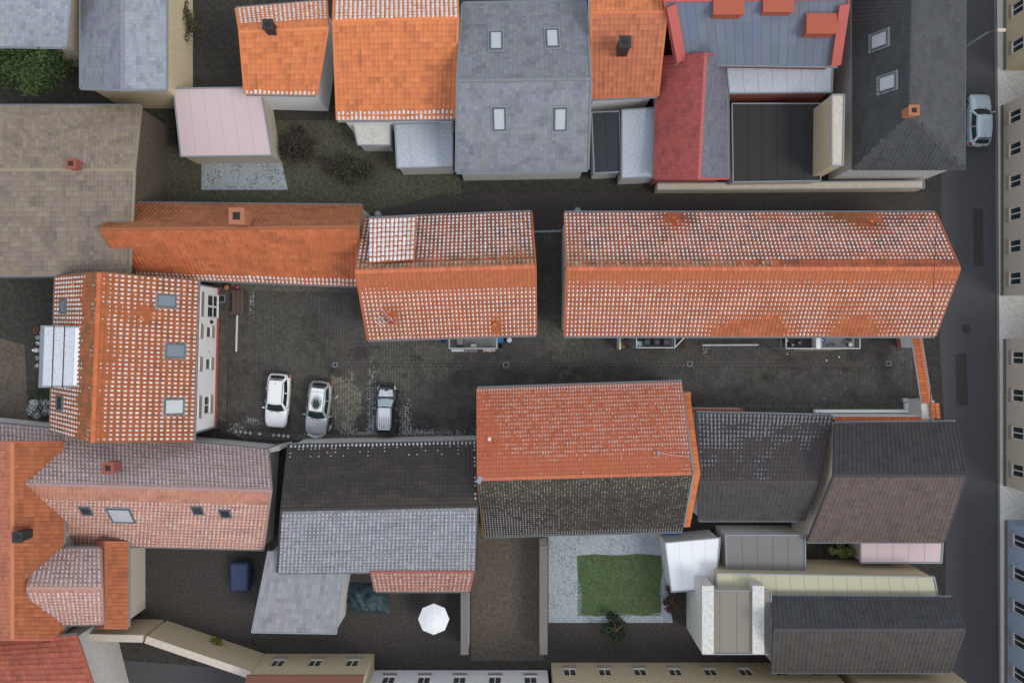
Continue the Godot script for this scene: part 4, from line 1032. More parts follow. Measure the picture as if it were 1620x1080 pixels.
func neighbours_north():
	var bright := Color(0.70, 0.225, 0.085); var slate := Color(0.225, 0.235, 0.265); var rust := Color(0.38, 0.105, 0.036)
	# far west: two slate-blue roofs, a brown roof
	house("pale blue-grey roofed house in the far upper left corner", Vector3(-38.39, 6, -27.1), Vector3(-31.52, 6, -27.1), Vector3(-32.45, 5, -21.42), Vector3(-39.07, 5, -21.51), Vector3(-37.02, 8, -23.95), Vector3(-30.48, 8, -23.95), M.beige_render, dusty(slate * 1.5, 0.0, 0.3, 0.26, "slate"), dusty(Color(0.36, 0.39, 0.45), 0.0, 0.3, 0.26, "slate"))
	var bl := house("blue-grey slate house with pale yellow east wall beside the green tree", Vector3(-31.07, 5.5, -18.23), Vector3(-31.07, 5.5, -28.25), Vector3(-24.97, 5.5, -28.25), Vector3(-24.97, 5.5, -18.13), Vector3(-26.81, 8.2, -17.27), Vector3(-26.81, 8.2, -26.9), M.cream_render, dusty(slate * 1.1, 0.0, 0.3, 0.26, "slate"), dusty(Color(0.33, 0.37, 0.43), 0.0, 0.3, 0.26, "slate"))
	flat_roofed("shed", "narrow pale yellow annex beside the blue-grey slate house", "shed", [Vector3(-26.55, 3, -23.08), Vector3(-25.41, 3, -23.08), Vector3(-25.41, 3, -18.46), Vector3(-26.55, 3, -18.46)], M.cream_render, M.cream_render)
	var br := house("large brown-roofed house west of the orange hipped roof", Vector3(-39.99, 5, -17.1), Vector3(-27.03, 5, -17.1), Vector3(-27.81, 5, -4.96), Vector3(-39.99, 5, -4.78), Vector3(-37.61, 8.4, -11.76), Vector3(-25.85, 8.4, -11.76), M.brown_yard, dusty(Color(0.275, 0.215, 0.168), 0.0, 0.3, 0.36, "pan", 0, 1, 3), dusty(Color(0.25, 0.20, 0.165), 0.0, 0.3, 0.36, "pan", 0, 1, 9), 0, "neighbour_house", 0.1, 0.1)
	chimney(br, Vector3(-29.71, 8.6, -11.97), Vector3(0.6, 1.2, 0.6), M.brick_red)
	# orange row
	var o1 := house("smaller orange-roofed house with dark chimney in the upper left", Vector3(-19.87, 5.5, -23.97), Vector3(-13.4, 5.5, -24.51), Vector3(-14.25, 5, -17.93), Vector3(-19.4, 5, -18.02), Vector3(-18.73, 8, -21.34), Vector3(-12.72, 8, -21.6), M.white_render, dusty(bright, 0.7, 0.32, 0.38, "pan", 0.0, 0.6), dusty(bright, 0.7, 0.32, 0.38, "pan", 0.0, 0.08))
	chimney(o1, Vector3(-16.54, 8.3, -21.44), Vector3(0.6, 1.3, 0.6), M.dark_metal)
	var o2 := house("broad bright orange roofed house with snow along its upper edge", Vector3(-12.74, 5.6, -25.7), Vector3(-4, 5.6, -25.7), Vector3(-4.24, 4.8, -16.24), Vector3(-12.73, 4.8, -16.15), Vector3(-12.19, 8.4, -21.96), Vector3(-3.72, 8.4, -22.13), M.white_render, dusty(bright, 1.0, 0.32, 0.38, "pan", 0.0, 1.0), dusty(bright, 0.65, 0.32, 0.38, "pan", 0.0, 0.08))
	flat_roofed("pink_shed", "low pale pink roofed outbuilding under thin snow", "shed", [Vector3(-25.42, 3.2, -18.97), Vector3(-18.87, 3.2, -19.06), Vector3(-18.14, 2.8, -14.04), Vector3(-25.02, 2.8, -13.94)], M.beige_render, pink_snow())
	flat_roofed("garden_shed", "light blue-grey flat roofed shed beside the large grey house", "shed", [Vector3(-8.88, 2.8, -16.42), Vector3(-4.49, 2.8, -16.61), Vector3(-4.49, 2.8, -13.18), Vector3(-8.69, 2.8, -13.08)], M.grey_render, M.pale_sheet)
	flat_roofed("small_shed", "small grey lean-to between garden and pale flat shed", "shed", [Vector3(-12.13, 2.3, -16.56), Vector3(-9.24, 2.3, -16.56), Vector3(-9.26, 2.2, -14.95), Vector3(-11.77, 2.2, -14.95)], M.grey_render, M.concrete)
	# orange hipped house along the courtyard's north wall
	var hp := house("orange hipped-roof house with chimney along the courtyard's north wall", Vector3(-28.2, 4.2, -10.16), Vector3(-11.09, 4.2, -9.98), Vector3(-11.53, 3.4, -4.16), Vector3(-28.59, 3.4, -4.87), Vector3(-28.71, 7.4, -7.84), Vector3(-10.74, 7.4, -8.01), M.beige_render, dusty(Color(0.34, 0.12, 0.05), 0.0), dusty(Color(0.52, 0.145, 0.05), 0.75, 0.3, 0.36, "pan", 0.0, 0.09), 0, "neighbour_house", 0.06, 0.05)
	chimney(hp, Vector3(-18.78, 7.6, -8.55), Vector3(0.95, 1.9, 1.0), M.terracotta)
	# large grey house
	var gA := Vector3(-3.52, 6, -24.12); var gB := Vector3(5.24, 6, -24.3); var gC := Vector3(5.55, 4.6, -12.59); var gD := Vector3(-4.07, 4.6, -12.41); var g0 := Vector3(-3.68, 9, -17.65); var g1 := Vector3(5.3, 9, -17.78)
	var gr := house("large grey slate-roofed house with four skylights", gA, gB, gC, gD, g0, g1, M.grey_render, dusty(slate * 0.9, 0.0, 0.3, 0.26, "slate", 0, 1, 2), dusty(slate * 1.1, 0.0, 0.3, 0.26, "slate", 0, 1, 6))
	lights(gr, gD, gC, g0, [Vector3(-0.89, 6.8, -15.58), Vector3(3.38, 6.8, -15.58)], 0.9, 1.7); lights(gr, gA, gB, g0, [Vector3(-1.1, 7.5, -20.83), Vector3(2.81, 7.5, -21.01)], 0.9, 1.7)
	# orange house with chimney, and the slate lean-tos below it
	var o3 := house("narrow orange-roofed house with dark chimney right of the grey house", Vector3(5.78, 6, -27.55), Vector3(10.93, 6, -27.55), Vector3(10.57, 5, -17.84), Vector3(5.79, 5, -17.65), Vector3(5.45, 8.4, -22.48), Vector3(10.55, 8.4, -22.56), M.white_render, dusty(bright * 0.9), dusty(Color(0.54, 0.18, 0.085), 0.0))
	chimney(o3, Vector3(7.64, 8.2, -20.22), Vector3(0.7, 1.8, 0.7), M.dark_metal)
	flat_roofed("annex", "dark slate lean-to below the narrow orange roof", "shed", [Vector3(5.97, 3.2, -17.17), Vector3(8.06, 3.2, -17.26), Vector3(8.21, 2.8, -12.79), Vector3(6.21, 2.8, -12.7)], M.grey_render, tint_mat(Color(0.03, 0.034, 0.045)))
	flat_roofed("annex", "grey sheet-roofed lean-to next to the red roof slope", "shed", [Vector3(8.22, 3.4, -17.3), Vector3(10.96, 3.4, -17.49), Vector3(10.94, 3, -12.37), Vector3(8.28, 3, -12.28)], M.grey_render, M.pale_sheet)
	# red and blue-grey group
	var red := Color(0.50, 0.115, 0.10); var blue := Color(0.15, 0.185, 0.245)
	var rb := house("red-edged house with broad blue-grey sheet roof at the top", Vector3(10.91, 7, -27.06), Vector3(23.42, 7, -27.06), Vector3(23.3, 6, -19.69), Vector3(11.74, 6, -19.87), Vector3(10.34, 9, -23.08), Vector3(22.74, 9, -23.25), M.brick_red, dusty(red), {"tw": 0.6, "g": 1.6, "mesh": "slate", "pal": pal(blue, 6, 0.08), "cap": pal(red)})
	for e in [[Vector3(10.79, 8.9, -22.7), Vector3(12.06, 6.2, -19.89)], [Vector3(22.52, 8.9, -22.78), Vector3(23.04, 6.2, -19.62)]]:
		var vb := begin(); beam(vb, e[0] + Vector3(0, 0.1, 0), e[1] + Vector3(0, 0.1, 0), 0.7, 0.12); obj("verge_tile_row", vb, tint_mat(red), rb)
	for q in [Vector3(14.64, 8.6, -22.74), Vector3(18, 8.6, -22.91), Vector3(21.16, 8, -21.69)]:
		var db := begin(); box(db, q, Vector3(1.9, 0.9, 1.2)); box(db, q + Vector3(0, 0.5, 0), Vector3(2.1, 0.12, 1.4)); obj("dormer", db, tint_mat(Color(0.42, 0.10, 0.055)), rb)
	flat_roofed("veranda", "pale blue sheet canopy with red edge under the blue-grey roof", "canopy", [Vector3(15.79, 4.4, -20.16), Vector3(23.6, 4.4, -20.35), Vector3(23.67, 4, -18.43), Vector3(16.09, 4, -18.34)], M.brick_red, M.pale_sheet)
	house("steep red-roofed wing with grey east slope pointing at the lane", Vector3(10.53, 4.2, -12.03), Vector3(10.72, 4.2, -20.88), Vector3(15.85, 4.2, -20.88), Vector3(15.94, 4.2, -12.03), Vector3(12.94, 7.8, -11.28), Vector3(13.38, 7.8, -19.84), M.brick_red, dusty(red * 1.0), dusty(Color(0.17, 0.175, 0.21), 0.0, 0.3, 0.26, "slate"))
	flat_roofed("flat_annex", "dark flat-roofed annex between the red wing and the beige wall", "building", [Vector3(16.5, 3.2, -17.83), Vector3(23.24, 3.2, -17.83), Vector3(23.22, 3, -12.09), Vector3(16.65, 3, -11.99)], M.beige_render, tint_mat(Color(0.026, 0.026, 0.027)))
	flat_roofed("side_wall", "tall beige side wall next to the dark street-corner house", "wall", [Vector3(22.65, 6.5, -17.46), Vector3(23.54, 6.5, -17.46), Vector3(23.45, 6.5, -12.44), Vector3(22.65, 6.5, -12.44)], M.cream_render, M.beige_render, 0.02, false)
	flat_roofed("lane_wall", "long low beige wall along the north lane", "wall", [Vector3(11.26, 1.3, -12.24), Vector3(31.92, 1.3, -12.43), Vector3(31.92, 1.3, -11.85), Vector3(11.26, 1.3, -11.7)], M.cream_render, M.beige_render, 0.02, false)
	# the dark corner house
	var cA := Vector3(24.74, 5.2, -12.46); var cB := Vector3(24.74, 5.2, -28.86); var cC := Vector3(32.8, 5.2, -28.86); var cD := Vector3(32.71, 5.2, -12.46); var c0 := Vector3(26.93, 9, -15.3); var c1 := Vector3(27.18, 9, -25.65)
	var dc := house("dark grey hip-roofed corner house with pale skylights by the street", cA, cB, cC, cD, c0, c1, M.grey_render, dusty(Color(0.060, 0.062, 0.066), 0.0), dusty(Color(0.075, 0.078, 0.082), 0.0, 0.32, 0.38, "pan", 0, 1, 8), 1)
	lights(dc, cA, cB, c0, [Vector3(25.82, 6.8, -21.1), Vector3(26.13, 6.8, -17.94)], 1.1, 1.3)
	chimney(dc, Vector3(26.88, 9.1, -15.44), Vector3(0.6, 1.0, 0.6), M.terracotta)
func pink_snow() -> Material:
	if not M.has("pink_snow"): grainy("pink_snow", Color(0.58, 0.47, 0.48), 0.16, 1.6, 0.95, 0.03)
	return M.pink_snow

func neighbours_south():
	var pinko := Color(0.50, 0.17, 0.09); var dark := Color(0.042, 0.036, 0.036)
	# pink house at lower left: long wall to the courtyard
	var qA := Vector3(-41.55, 3.45, 5.86); var qB := Vector3(-18.27, 3.45, 8.1); var qC := Vector3(-18.78, 2.9, 15.63); var qD := Vector3(-41.94, 2.9, 15.06); var q0 := Vector3(-32.76, 7.4, 9.91); var q1 := Vector3(-16.82, 7.4, 10.39)
	var ph := house("long pinkish-roofed house south of the white house with pale concrete wall", qA, qB, qC, qD, Vector3(-38.75, 7.4, 9.78), q1, M.concrete, dusty(Color(0.38, 0.25, 0.235), 0.85, 0.3, 0.36, "pan", 0.0, 1.0, 0.0, Color(0.8, 0.7, 0.7)), dusty(Color(0.52, 0.24, 0.175), 0.75, 0.3, 0.36, "pan", 0.0, 0.78, 12, Color(0.9, 0.68, 0.63)), 0, "neighbour_house", 0.06, 0.12)
	down_pipe(ph, Vector3(-18.43, 3.4, 8.08), Vector3(-18.5, 0, 8.1))
	lights(ph, qD, qC, q1, [Vector3(-28.25, 5.6, 12.51)], 1.7, 1.6, "milky_glass"); lights(ph, qD, qC, q1, [Vector3(-30.62, 6, 12.1), Vector3(-22.49, 6, 12.01), Vector3(-20.59, 6, 12.28)], 0.8, 0.9, "glass")
	chimney(ph, Vector3(-27.88, 7.3, 8.73), Vector3(0.7, 1.2, 0.7), M.brick_red)
	var oh := house("orange-brown roofed house along the lower left edge", Vector3(-39.99, 5, 21.6), Vector3(-39.99, 5, 7.35), Vector3(-32.64, 5, 7.35), Vector3(-32.64, 5, 21.6), Vector3(-34.36, 8.2, 20.39), Vector3(-34.36, 8.2, 6.94), M.beige_render, dusty(pinko), dusty(Color(0.40, 0.125, 0.05), 0.0))
	chimney(oh, Vector3(-33.58, 8.2, 13.28), Vector3(0.6, 1.2, 0.6), M.dark_metal)
	house("small pink cross-gabled wing with snow at the lower left", Vector3(-34.35, 5.2, 15.02), Vector3(-29.87, 5.2, 15.02), Vector3(-29.79, 5, 20.5), Vector3(-34.48, 5, 20.59), Vector3(-33.36, 8, 16.98), Vector3(-28.52, 7.6, 17.11), M.beige_render, dusty(Color(0.42, 0.26, 0.22), 0.9, 0.3, 0.36, "pan", 0.0, 1.0, 0.0, Color(0.8, 0.68, 0.68)), dusty(Color(0.50, 0.25, 0.19), 0.8, 0.3, 0.36, "pan", 0.0, 0.85, 0.0, Color(0.85, 0.68, 0.66)))
	house("narrow orange roof beside the dark lower left yard", Vector3(-30.99, 3.6, 21.29), Vector3(-30.99, 3.6, 14.98), Vector3(-28.73, 3.4, 15.03), Vector3(-28.73, 3.4, 21.36), Vector3(-29.81, 4.6, 20.92), Vector3(-29.81, 4.6, 14.72), M.beige_render, dusty(pinko * 0.9), dusty(Color(0.46, 0.14, 0.06), 0.0))
	house("reddish roof in the bottom left corner", Vector3(-39.64, 5.5, 21.87), Vector3(-31.44, 5.5, 21.19), Vector3(-29.39, 5.5, 30.07), Vector3(-39.64, 5.5, 30.07), Vector3(-37.89, 8, 24.17), Vector3(-28.74, 8, 24.17), M.grey_render, dusty(Color(0.45, 0.125, 0.08), 0.0), dusty(pinko))
	var yw := thing("yard_wall", "tan rendered wall running diagonally below the dark lower left yard", "wall")
	for e in [[Vector3(-32.1, 0, 22.1), Vector3(-27.6, 0, 22.2)], [Vector3(-27.4, 0, 22.25), Vector3(-19.6, 0, 24.9)]]:
		block_wall(yw, "wall", e[0], e[1], 0.4, 3.4, M.cream_render)
		var yc := begin(); beam(yc, e[0] + Vector3(0, 3.44, 0), e[1] + Vector3(0, 3.44, 0), 0.56, 0.1, 0.02); obj("coping", yc, M.beige_render, yw)
	# dark roof with pale south slope
	var sA := Vector3(-16.4, 4.4, 7.62); var sB := Vector3(-2.65, 4.4, 7.36)
	var dh := house("dark brown roofed house south of the parked cars", sA, sB, Vector3(-2.71, 4, 16.93), Vector3(-17.31, 4, 17.07), Vector3(-15.79, 8.2, 11.54), Vector3(-2.39, 8.2, 11.28), M.concrete, {"tw": 0.3, "g": 0.34, "pal": pal(dark, 6, 0.2), "film": Color(0.7, 0.7, 0.72), "pad": [0.36, 0.05, 0.5, 0.8], "stain": func(s, u): return [Color(0.075, 0.06, 0.045), clamp(nz(s, u, 40, 30, 15) + smoothstep(0.7, 1.0, u) * 0.7, 0, 0.8)], "snow": func(s, u):
		if u < 0.06: return 1.1
		if u < 0.25 and rng.randf() < 0.3 - u * 0.9: return 0.2
		if s > 0.96 and rng.randf() < 0.5: return 0.6
		return 0.0}, dusty(Color(0.235, 0.24, 0.27), 0.8, 0.3, 0.36, "pan", 0.0, 0.9, 18, Color(0.55, 0.56, 0.6)), 0, "neighbour_house", 0.06, 0.12)
	flat_roofed("grey_wing", "light grey roofed wing reaching down from the dark roofed house", "building", [Vector3(-18.05, 4, 15.53), Vector3(-12.4, 4, 15.9), Vector3(-13.09, 3.6, 21.76), Vector3(-19.4, 3.6, 21.66)], M.grey_render, tint_mat(Color(0.27, 0.275, 0.31)), 0.15, false)
	lay(get_node("grey_wing/roof"), Vector3(-13.09, 3.62, 21.75), Vector3(-19.4, 3.62, 21.66), Vector3(-18.05, 4.02, 15.52), Vector3(-12.39, 4.02, 15.9), dusty(Color(0.29, 0.295, 0.33), 0.0, 0.34, 0.38, "slate"))
	house("small pink-roofed outbuilding in the lower yard", Vector3(-10.43, 3.2, 16.31), Vector3(-3.03, 3.2, 16.31), Vector3(-3.24, 3, 18.75), Vector3(-10.28, 3, 18.75), Vector3(-10.35, 4.2, 17.01), Vector3(-2.89, 4.2, 17.01), M.grey_render, dusty(Color(0.36, 0.14, 0.1), 0.75, 0.3, 0.36, "pan", 0.0, 1.0, 0.0, Color(0.7, 0.52, 0.5)), dusty(Color(0.40, 0.15, 0.10), 0.7, 0.3, 0.36, "pan", 0.0, 1.0, 0.0, Color(0.7, 0.52, 0.5)))
	for w in [[Vector3(-3.62, 2.2, 17.36), Vector3(-3.62, 2.2, 23.87), "grey yard wall left of the brown path"], [Vector3(2.41, 2.2, 15.53), Vector3(2.41, 2.2, 23.87), "grey yard wall right of the brown path"]]:
		var t := thing("yard_wall", w[2], "wall"); block_wall(t, "wall", w[0], w[1], 0.5, 2.2, M.grey_render)
		var cc := begin(); beam(cc, w[0] + Vector3(0, 0.04, 0), w[1] + Vector3(0, 0.04, 0), 0.6, 0.1, 0.02); obj("coping", cc, M.kerb_stone, t)
	var gw := thing("yard_wall", "short pale wall closing the gap between the pinkish and dark brown roofed houses", "wall")
	block_wall(gw, "wall", Vector3(-18.45, 0, 8.1) + Vector3(0, 0, 0.15), Vector3(-17.4, 0, 7.85) + Vector3(0, 0, 0.15), 0.24, 3.2, M.concrete)
	var gc := begin(); beam(gc, Vector3(-18.45, 0, 8.1) + Vector3(0, 3.23, 0.15), Vector3(-17.4, 0, 7.85) + Vector3(0, 3.23, 0.15), 0.34, 0.08, 0.02); obj("coping", gc, M.concrete, gw)
	# roofs east of the bright orange house
	var e0 := {"tw": 0.3, "g": 0.34, "pal": pal(dark * 1.5, 6, 0.12), "pad": [0.36, 0.0, 0.55, 1.0], "film": Color(0.34, 0.35, 0.38), "snow": func(s, u):
		return 1.0 if u < 0.07 else (0.95 - u * 1.1 + nz(s, u, 30, 20, 66) * 1.2 - 0.6 * s)}
	house("dark roofed house right of the bright orange roof, snow along its eave", Vector3(13.8, 3.4, 5.36), Vector3(23.91, 3.4, 5.58), Vector3(21.76, 3.6, 13.28), Vector3(13.94, 3.6, 13.28), Vector3(13.36, 6.4, 9.95), Vector3(21.61, 6.4, 9.95), M.white_render, e0, dusty(Color(0.065, 0.058, 0.054), 0.0), 0, "neighbour_house", 0.1, 0.1)
	house("brown and dark roofed street-side house below the gate", Vector3(23.78, 4.4, 6.04), Vector3(32.61, 4.4, 5.95), Vector3(32.1, 3.8, 14.83), Vector3(21.97, 3.8, 14.83), Vector3(22.37, 7.6, 9.3), Vector3(31.5, 7.6, 9.3), M.beige_render, dusty(Color(0.052, 0.046, 0.050), 0.0, 0.3, 0.36), dusty(Color(0.135, 0.095, 0.085), 0.0, 0.3, 0.36), 0, "neighbour_house", 0.1, 0.1)
	flat_roofed("terrace", "pinkish snow-covered terrace below the brown street-side roof", "terrace", [Vector3(26.53, 2.4, 15.28), Vector3(32.78, 2.4, 15.28), Vector3(32.68, 2.4, 16.82), Vector3(26.53, 2.4, 16.82)], M.beige_render, pink_snow())
	flat_roofed("white_annex", "whitish flat-roofed annex right of the green lawn", "shed", [Vector3(11.51, 3, 15.13), Vector3(15.7, 3, 14.75), Vector3(15.37, 2.8, 18.71), Vector3(12.03, 2.8, 18.91)], M.grey_render, M.snow_sheet)
	flat_roofed("grey_annex", "grey flat roof between the whitish annex and the street-side house", "shed", [Vector3(15.97, 3.4, 14.46), Vector3(21.93, 3.4, 14.46), Vector3(22, 3.2, 17.73), Vector3(16.12, 3.2, 17.73)], M.grey_render, tint_mat(Color(0.2, 0.195, 0.19)))
	flat_roofed("cream_annex", "pale cream strip roof above the lower right dark roof", "building", [Vector3(15.1, 4.2, 17.06), Vector3(31.14, 4.2, 17.34), Vector3(31.62, 4, 19.18), Vector3(15.15, 4, 19.08)], M.cream_render, tint_mat(Color(0.52, 0.50, 0.36)))
	house("dark roofed house near the street in the lower right", Vector3(19.07, 4.6, 18.7), Vector3(32.22, 4.6, 18.79), Vector3(32.26, 4.2, 24.33), Vector3(19.2, 4.2, 24.33), Vector3(18.45, 7, 20.23), Vector3(31.76, 7, 20.23), M.beige_render, dusty(Color(0.062, 0.062, 0.07)), dusty(Color(0.07, 0.06, 0.055)))
	flat_roofed("tan_house", "tan and grey walled block left of the lower right dark roof", "building", [Vector3(13.88, 5, 18.11), Vector3(18.85, 5, 18.11), Vector3(18.85, 5, 22.71), Vector3(13.88, 5, 22.71)], M.beige_render, tint_mat(Color(0.25, 0.22, 0.185)))
	for w in [[Vector3(14.2, 5.2, 17.68), Vector3(14.2, 5.2, 22.63)], [Vector3(17.86, 5.2, 17.68), Vector3(17.86, 5.2, 22.63)]]:
		var t := thing("parapet_wall", ["left pale parapet on the tan walled block", "right pale parapet on the tan walled block"][0 if w[0].x < 16 else 1], "wall"); block_wall(t, "wall", w[0], w[1], 0.8, 5.2, M.concrete)
		var cc := begin(); beam(cc, w[0] + Vector3(0, 0.03, 0), w[1] + Vector3(0, 0.03, 0), 0.86, 0.06, 0.015); obj("coping", cc, M.concrete, t)
	# facades along the bottom edge
	for e in [[420, 592, 1034, "cream_render", "tan house front at the bottom edge below the dark yard", 4.5], [592, 866, 1060, "white_render", "white house front at the bottom edge", 5.0], [872, 1306, 1048, "cream_render", "long tan house front at the bottom edge", 5.5], [1326, 1486, 1046, "cream_render", "yellow house front at the bottom edge near the street", 5.0]]:
		facade_house(e)
func facade_house(e: Array):
	# a house whose north front rises just inside the picture's lower edge
	var k := 0.05
	var x0: float = (e[0] - 810) * k; var x1: float = (e[1] - 810) * k; var z: float = (e[2] - 540) * k; var h: float = e[5]
	var t := thing("street_house", e[4], "house")
	var w := x1 - x0; var holes := []
	var n := int(w / 2.6)
	for i in n: holes.append([w * (i + 0.5) / n - 0.5, 1.0, 1.0, 1.3])
	var st := begin(); pierced(st, Vector3(x0, 0, z), Vector3.RIGHT, Vector3(0, 0, -1), w, h, holes)
	var b := [Vector3(x1, 0, z), Vector3(x1, 0, z + 9), Vector3(x0, 0, z + 9), Vector3(x0, 0, z)]
	for i in 3: quad(st, b[i], b[i + 1], b[i + 1] + Vector3(0, h, 0), b[i] + Vector3(0, h, 0))
	for x in [x0, x1]: tri(st, Vector3(x, h, z), Vector3(x, h, z + 9), Vector3(x, h + 3, z + 4.5))
	obj("wall", st, M[e[3]], t)
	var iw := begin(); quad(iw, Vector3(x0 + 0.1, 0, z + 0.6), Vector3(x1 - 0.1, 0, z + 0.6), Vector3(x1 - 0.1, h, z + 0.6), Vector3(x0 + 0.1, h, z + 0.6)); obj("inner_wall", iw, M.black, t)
	for q in holes: window(t, Vector3(x0, 0, z), Vector3.RIGHT, Vector3(0, 0, -1), q, 2)
	deck(t, Vector3(x0, h, z - 0.2), Vector3(x1, h, z - 0.2), Vector3(x1, h, z + 9.2), Vector3(x0, h, z + 9.2), Vector3(x0, h + 3.2, z + 4.5), Vector3(x1, h + 3.2, z + 4.5), tint_mat(Color(0.2, 0.08, 0.05)))

func neighbours_east():
	# fronts across the street: only their lower storeys are in view
	for e in [[-60, 112, "cream_render", "cream house front across the street at the top right", 38.9], [168, 468, "beige_render", "beige house front with windows across the street, upper right", 38.7], [536, 768, "beige_render", "beige house front with windows across the street, right of the gate", 38.9], [822, 1130, "blue_render", "blue rendered house front across the street at the lower right", 39.0]]:
		var z0: float = (e[0] - 540) * 0.05; var z1: float = (e[1] - 540) * 0.05; var x: float = e[4]; var h := 6.0
		var t := thing("street_house", e[3], "house")
		var w := z1 - z0; var holes := []; var n := int(w / 2.4)
		for i in n: holes.append([w * (i + 0.5) / n - 0.5, 1.0, 1.0, 1.4])
		var st := begin(); pierced(st, Vector3(x, 0, z0), Vector3(0, 0, 1), Vector3(-1, 0, 0), w, h, holes)
		var b := [Vector3(x, 0, z1), Vector3(x + 9, 0, z1), Vector3(x + 9, 0, z0), Vector3(x, 0, z0)]
		for i in 3: quad(st, b[i], b[i + 1], b[i + 1] + Vector3(0, h, 0), b[i] + Vector3(0, h, 0))
		for z in [z0, z1]: tri(st, Vector3(x, h, z), Vector3(x + 9, h, z), Vector3(x + 4.5, h + 3, z))
		obj("wall", st, M[e[2]], t)
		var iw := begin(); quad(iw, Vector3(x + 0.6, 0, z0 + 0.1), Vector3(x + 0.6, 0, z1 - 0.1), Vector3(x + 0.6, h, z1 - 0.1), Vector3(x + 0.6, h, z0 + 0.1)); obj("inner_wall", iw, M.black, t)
		for q in holes: window(t, Vector3(x, 0, z0), Vector3(0, 0, 1), Vector3(-1, 0, 0), q, 2)
		var pl := begin(); box(pl, Vector3(x - 0.02, 0.2, (z0 + z1) / 2), Vector3(0.08, 0.4, w)); obj("plinth", pl, M.kerb_stone, t)
		deck(t, Vector3(x - 0.2, h, z1), Vector3(x - 0.2, h, z0), Vector3(x + 9.2, h, z0), Vector3(x + 9.2, h, z1), Vector3(x + 4.5, h + 3.2, z1), Vector3(x + 4.5, h + 3.2, z0), tint_mat(Color(0.2, 0.08, 0.05)))


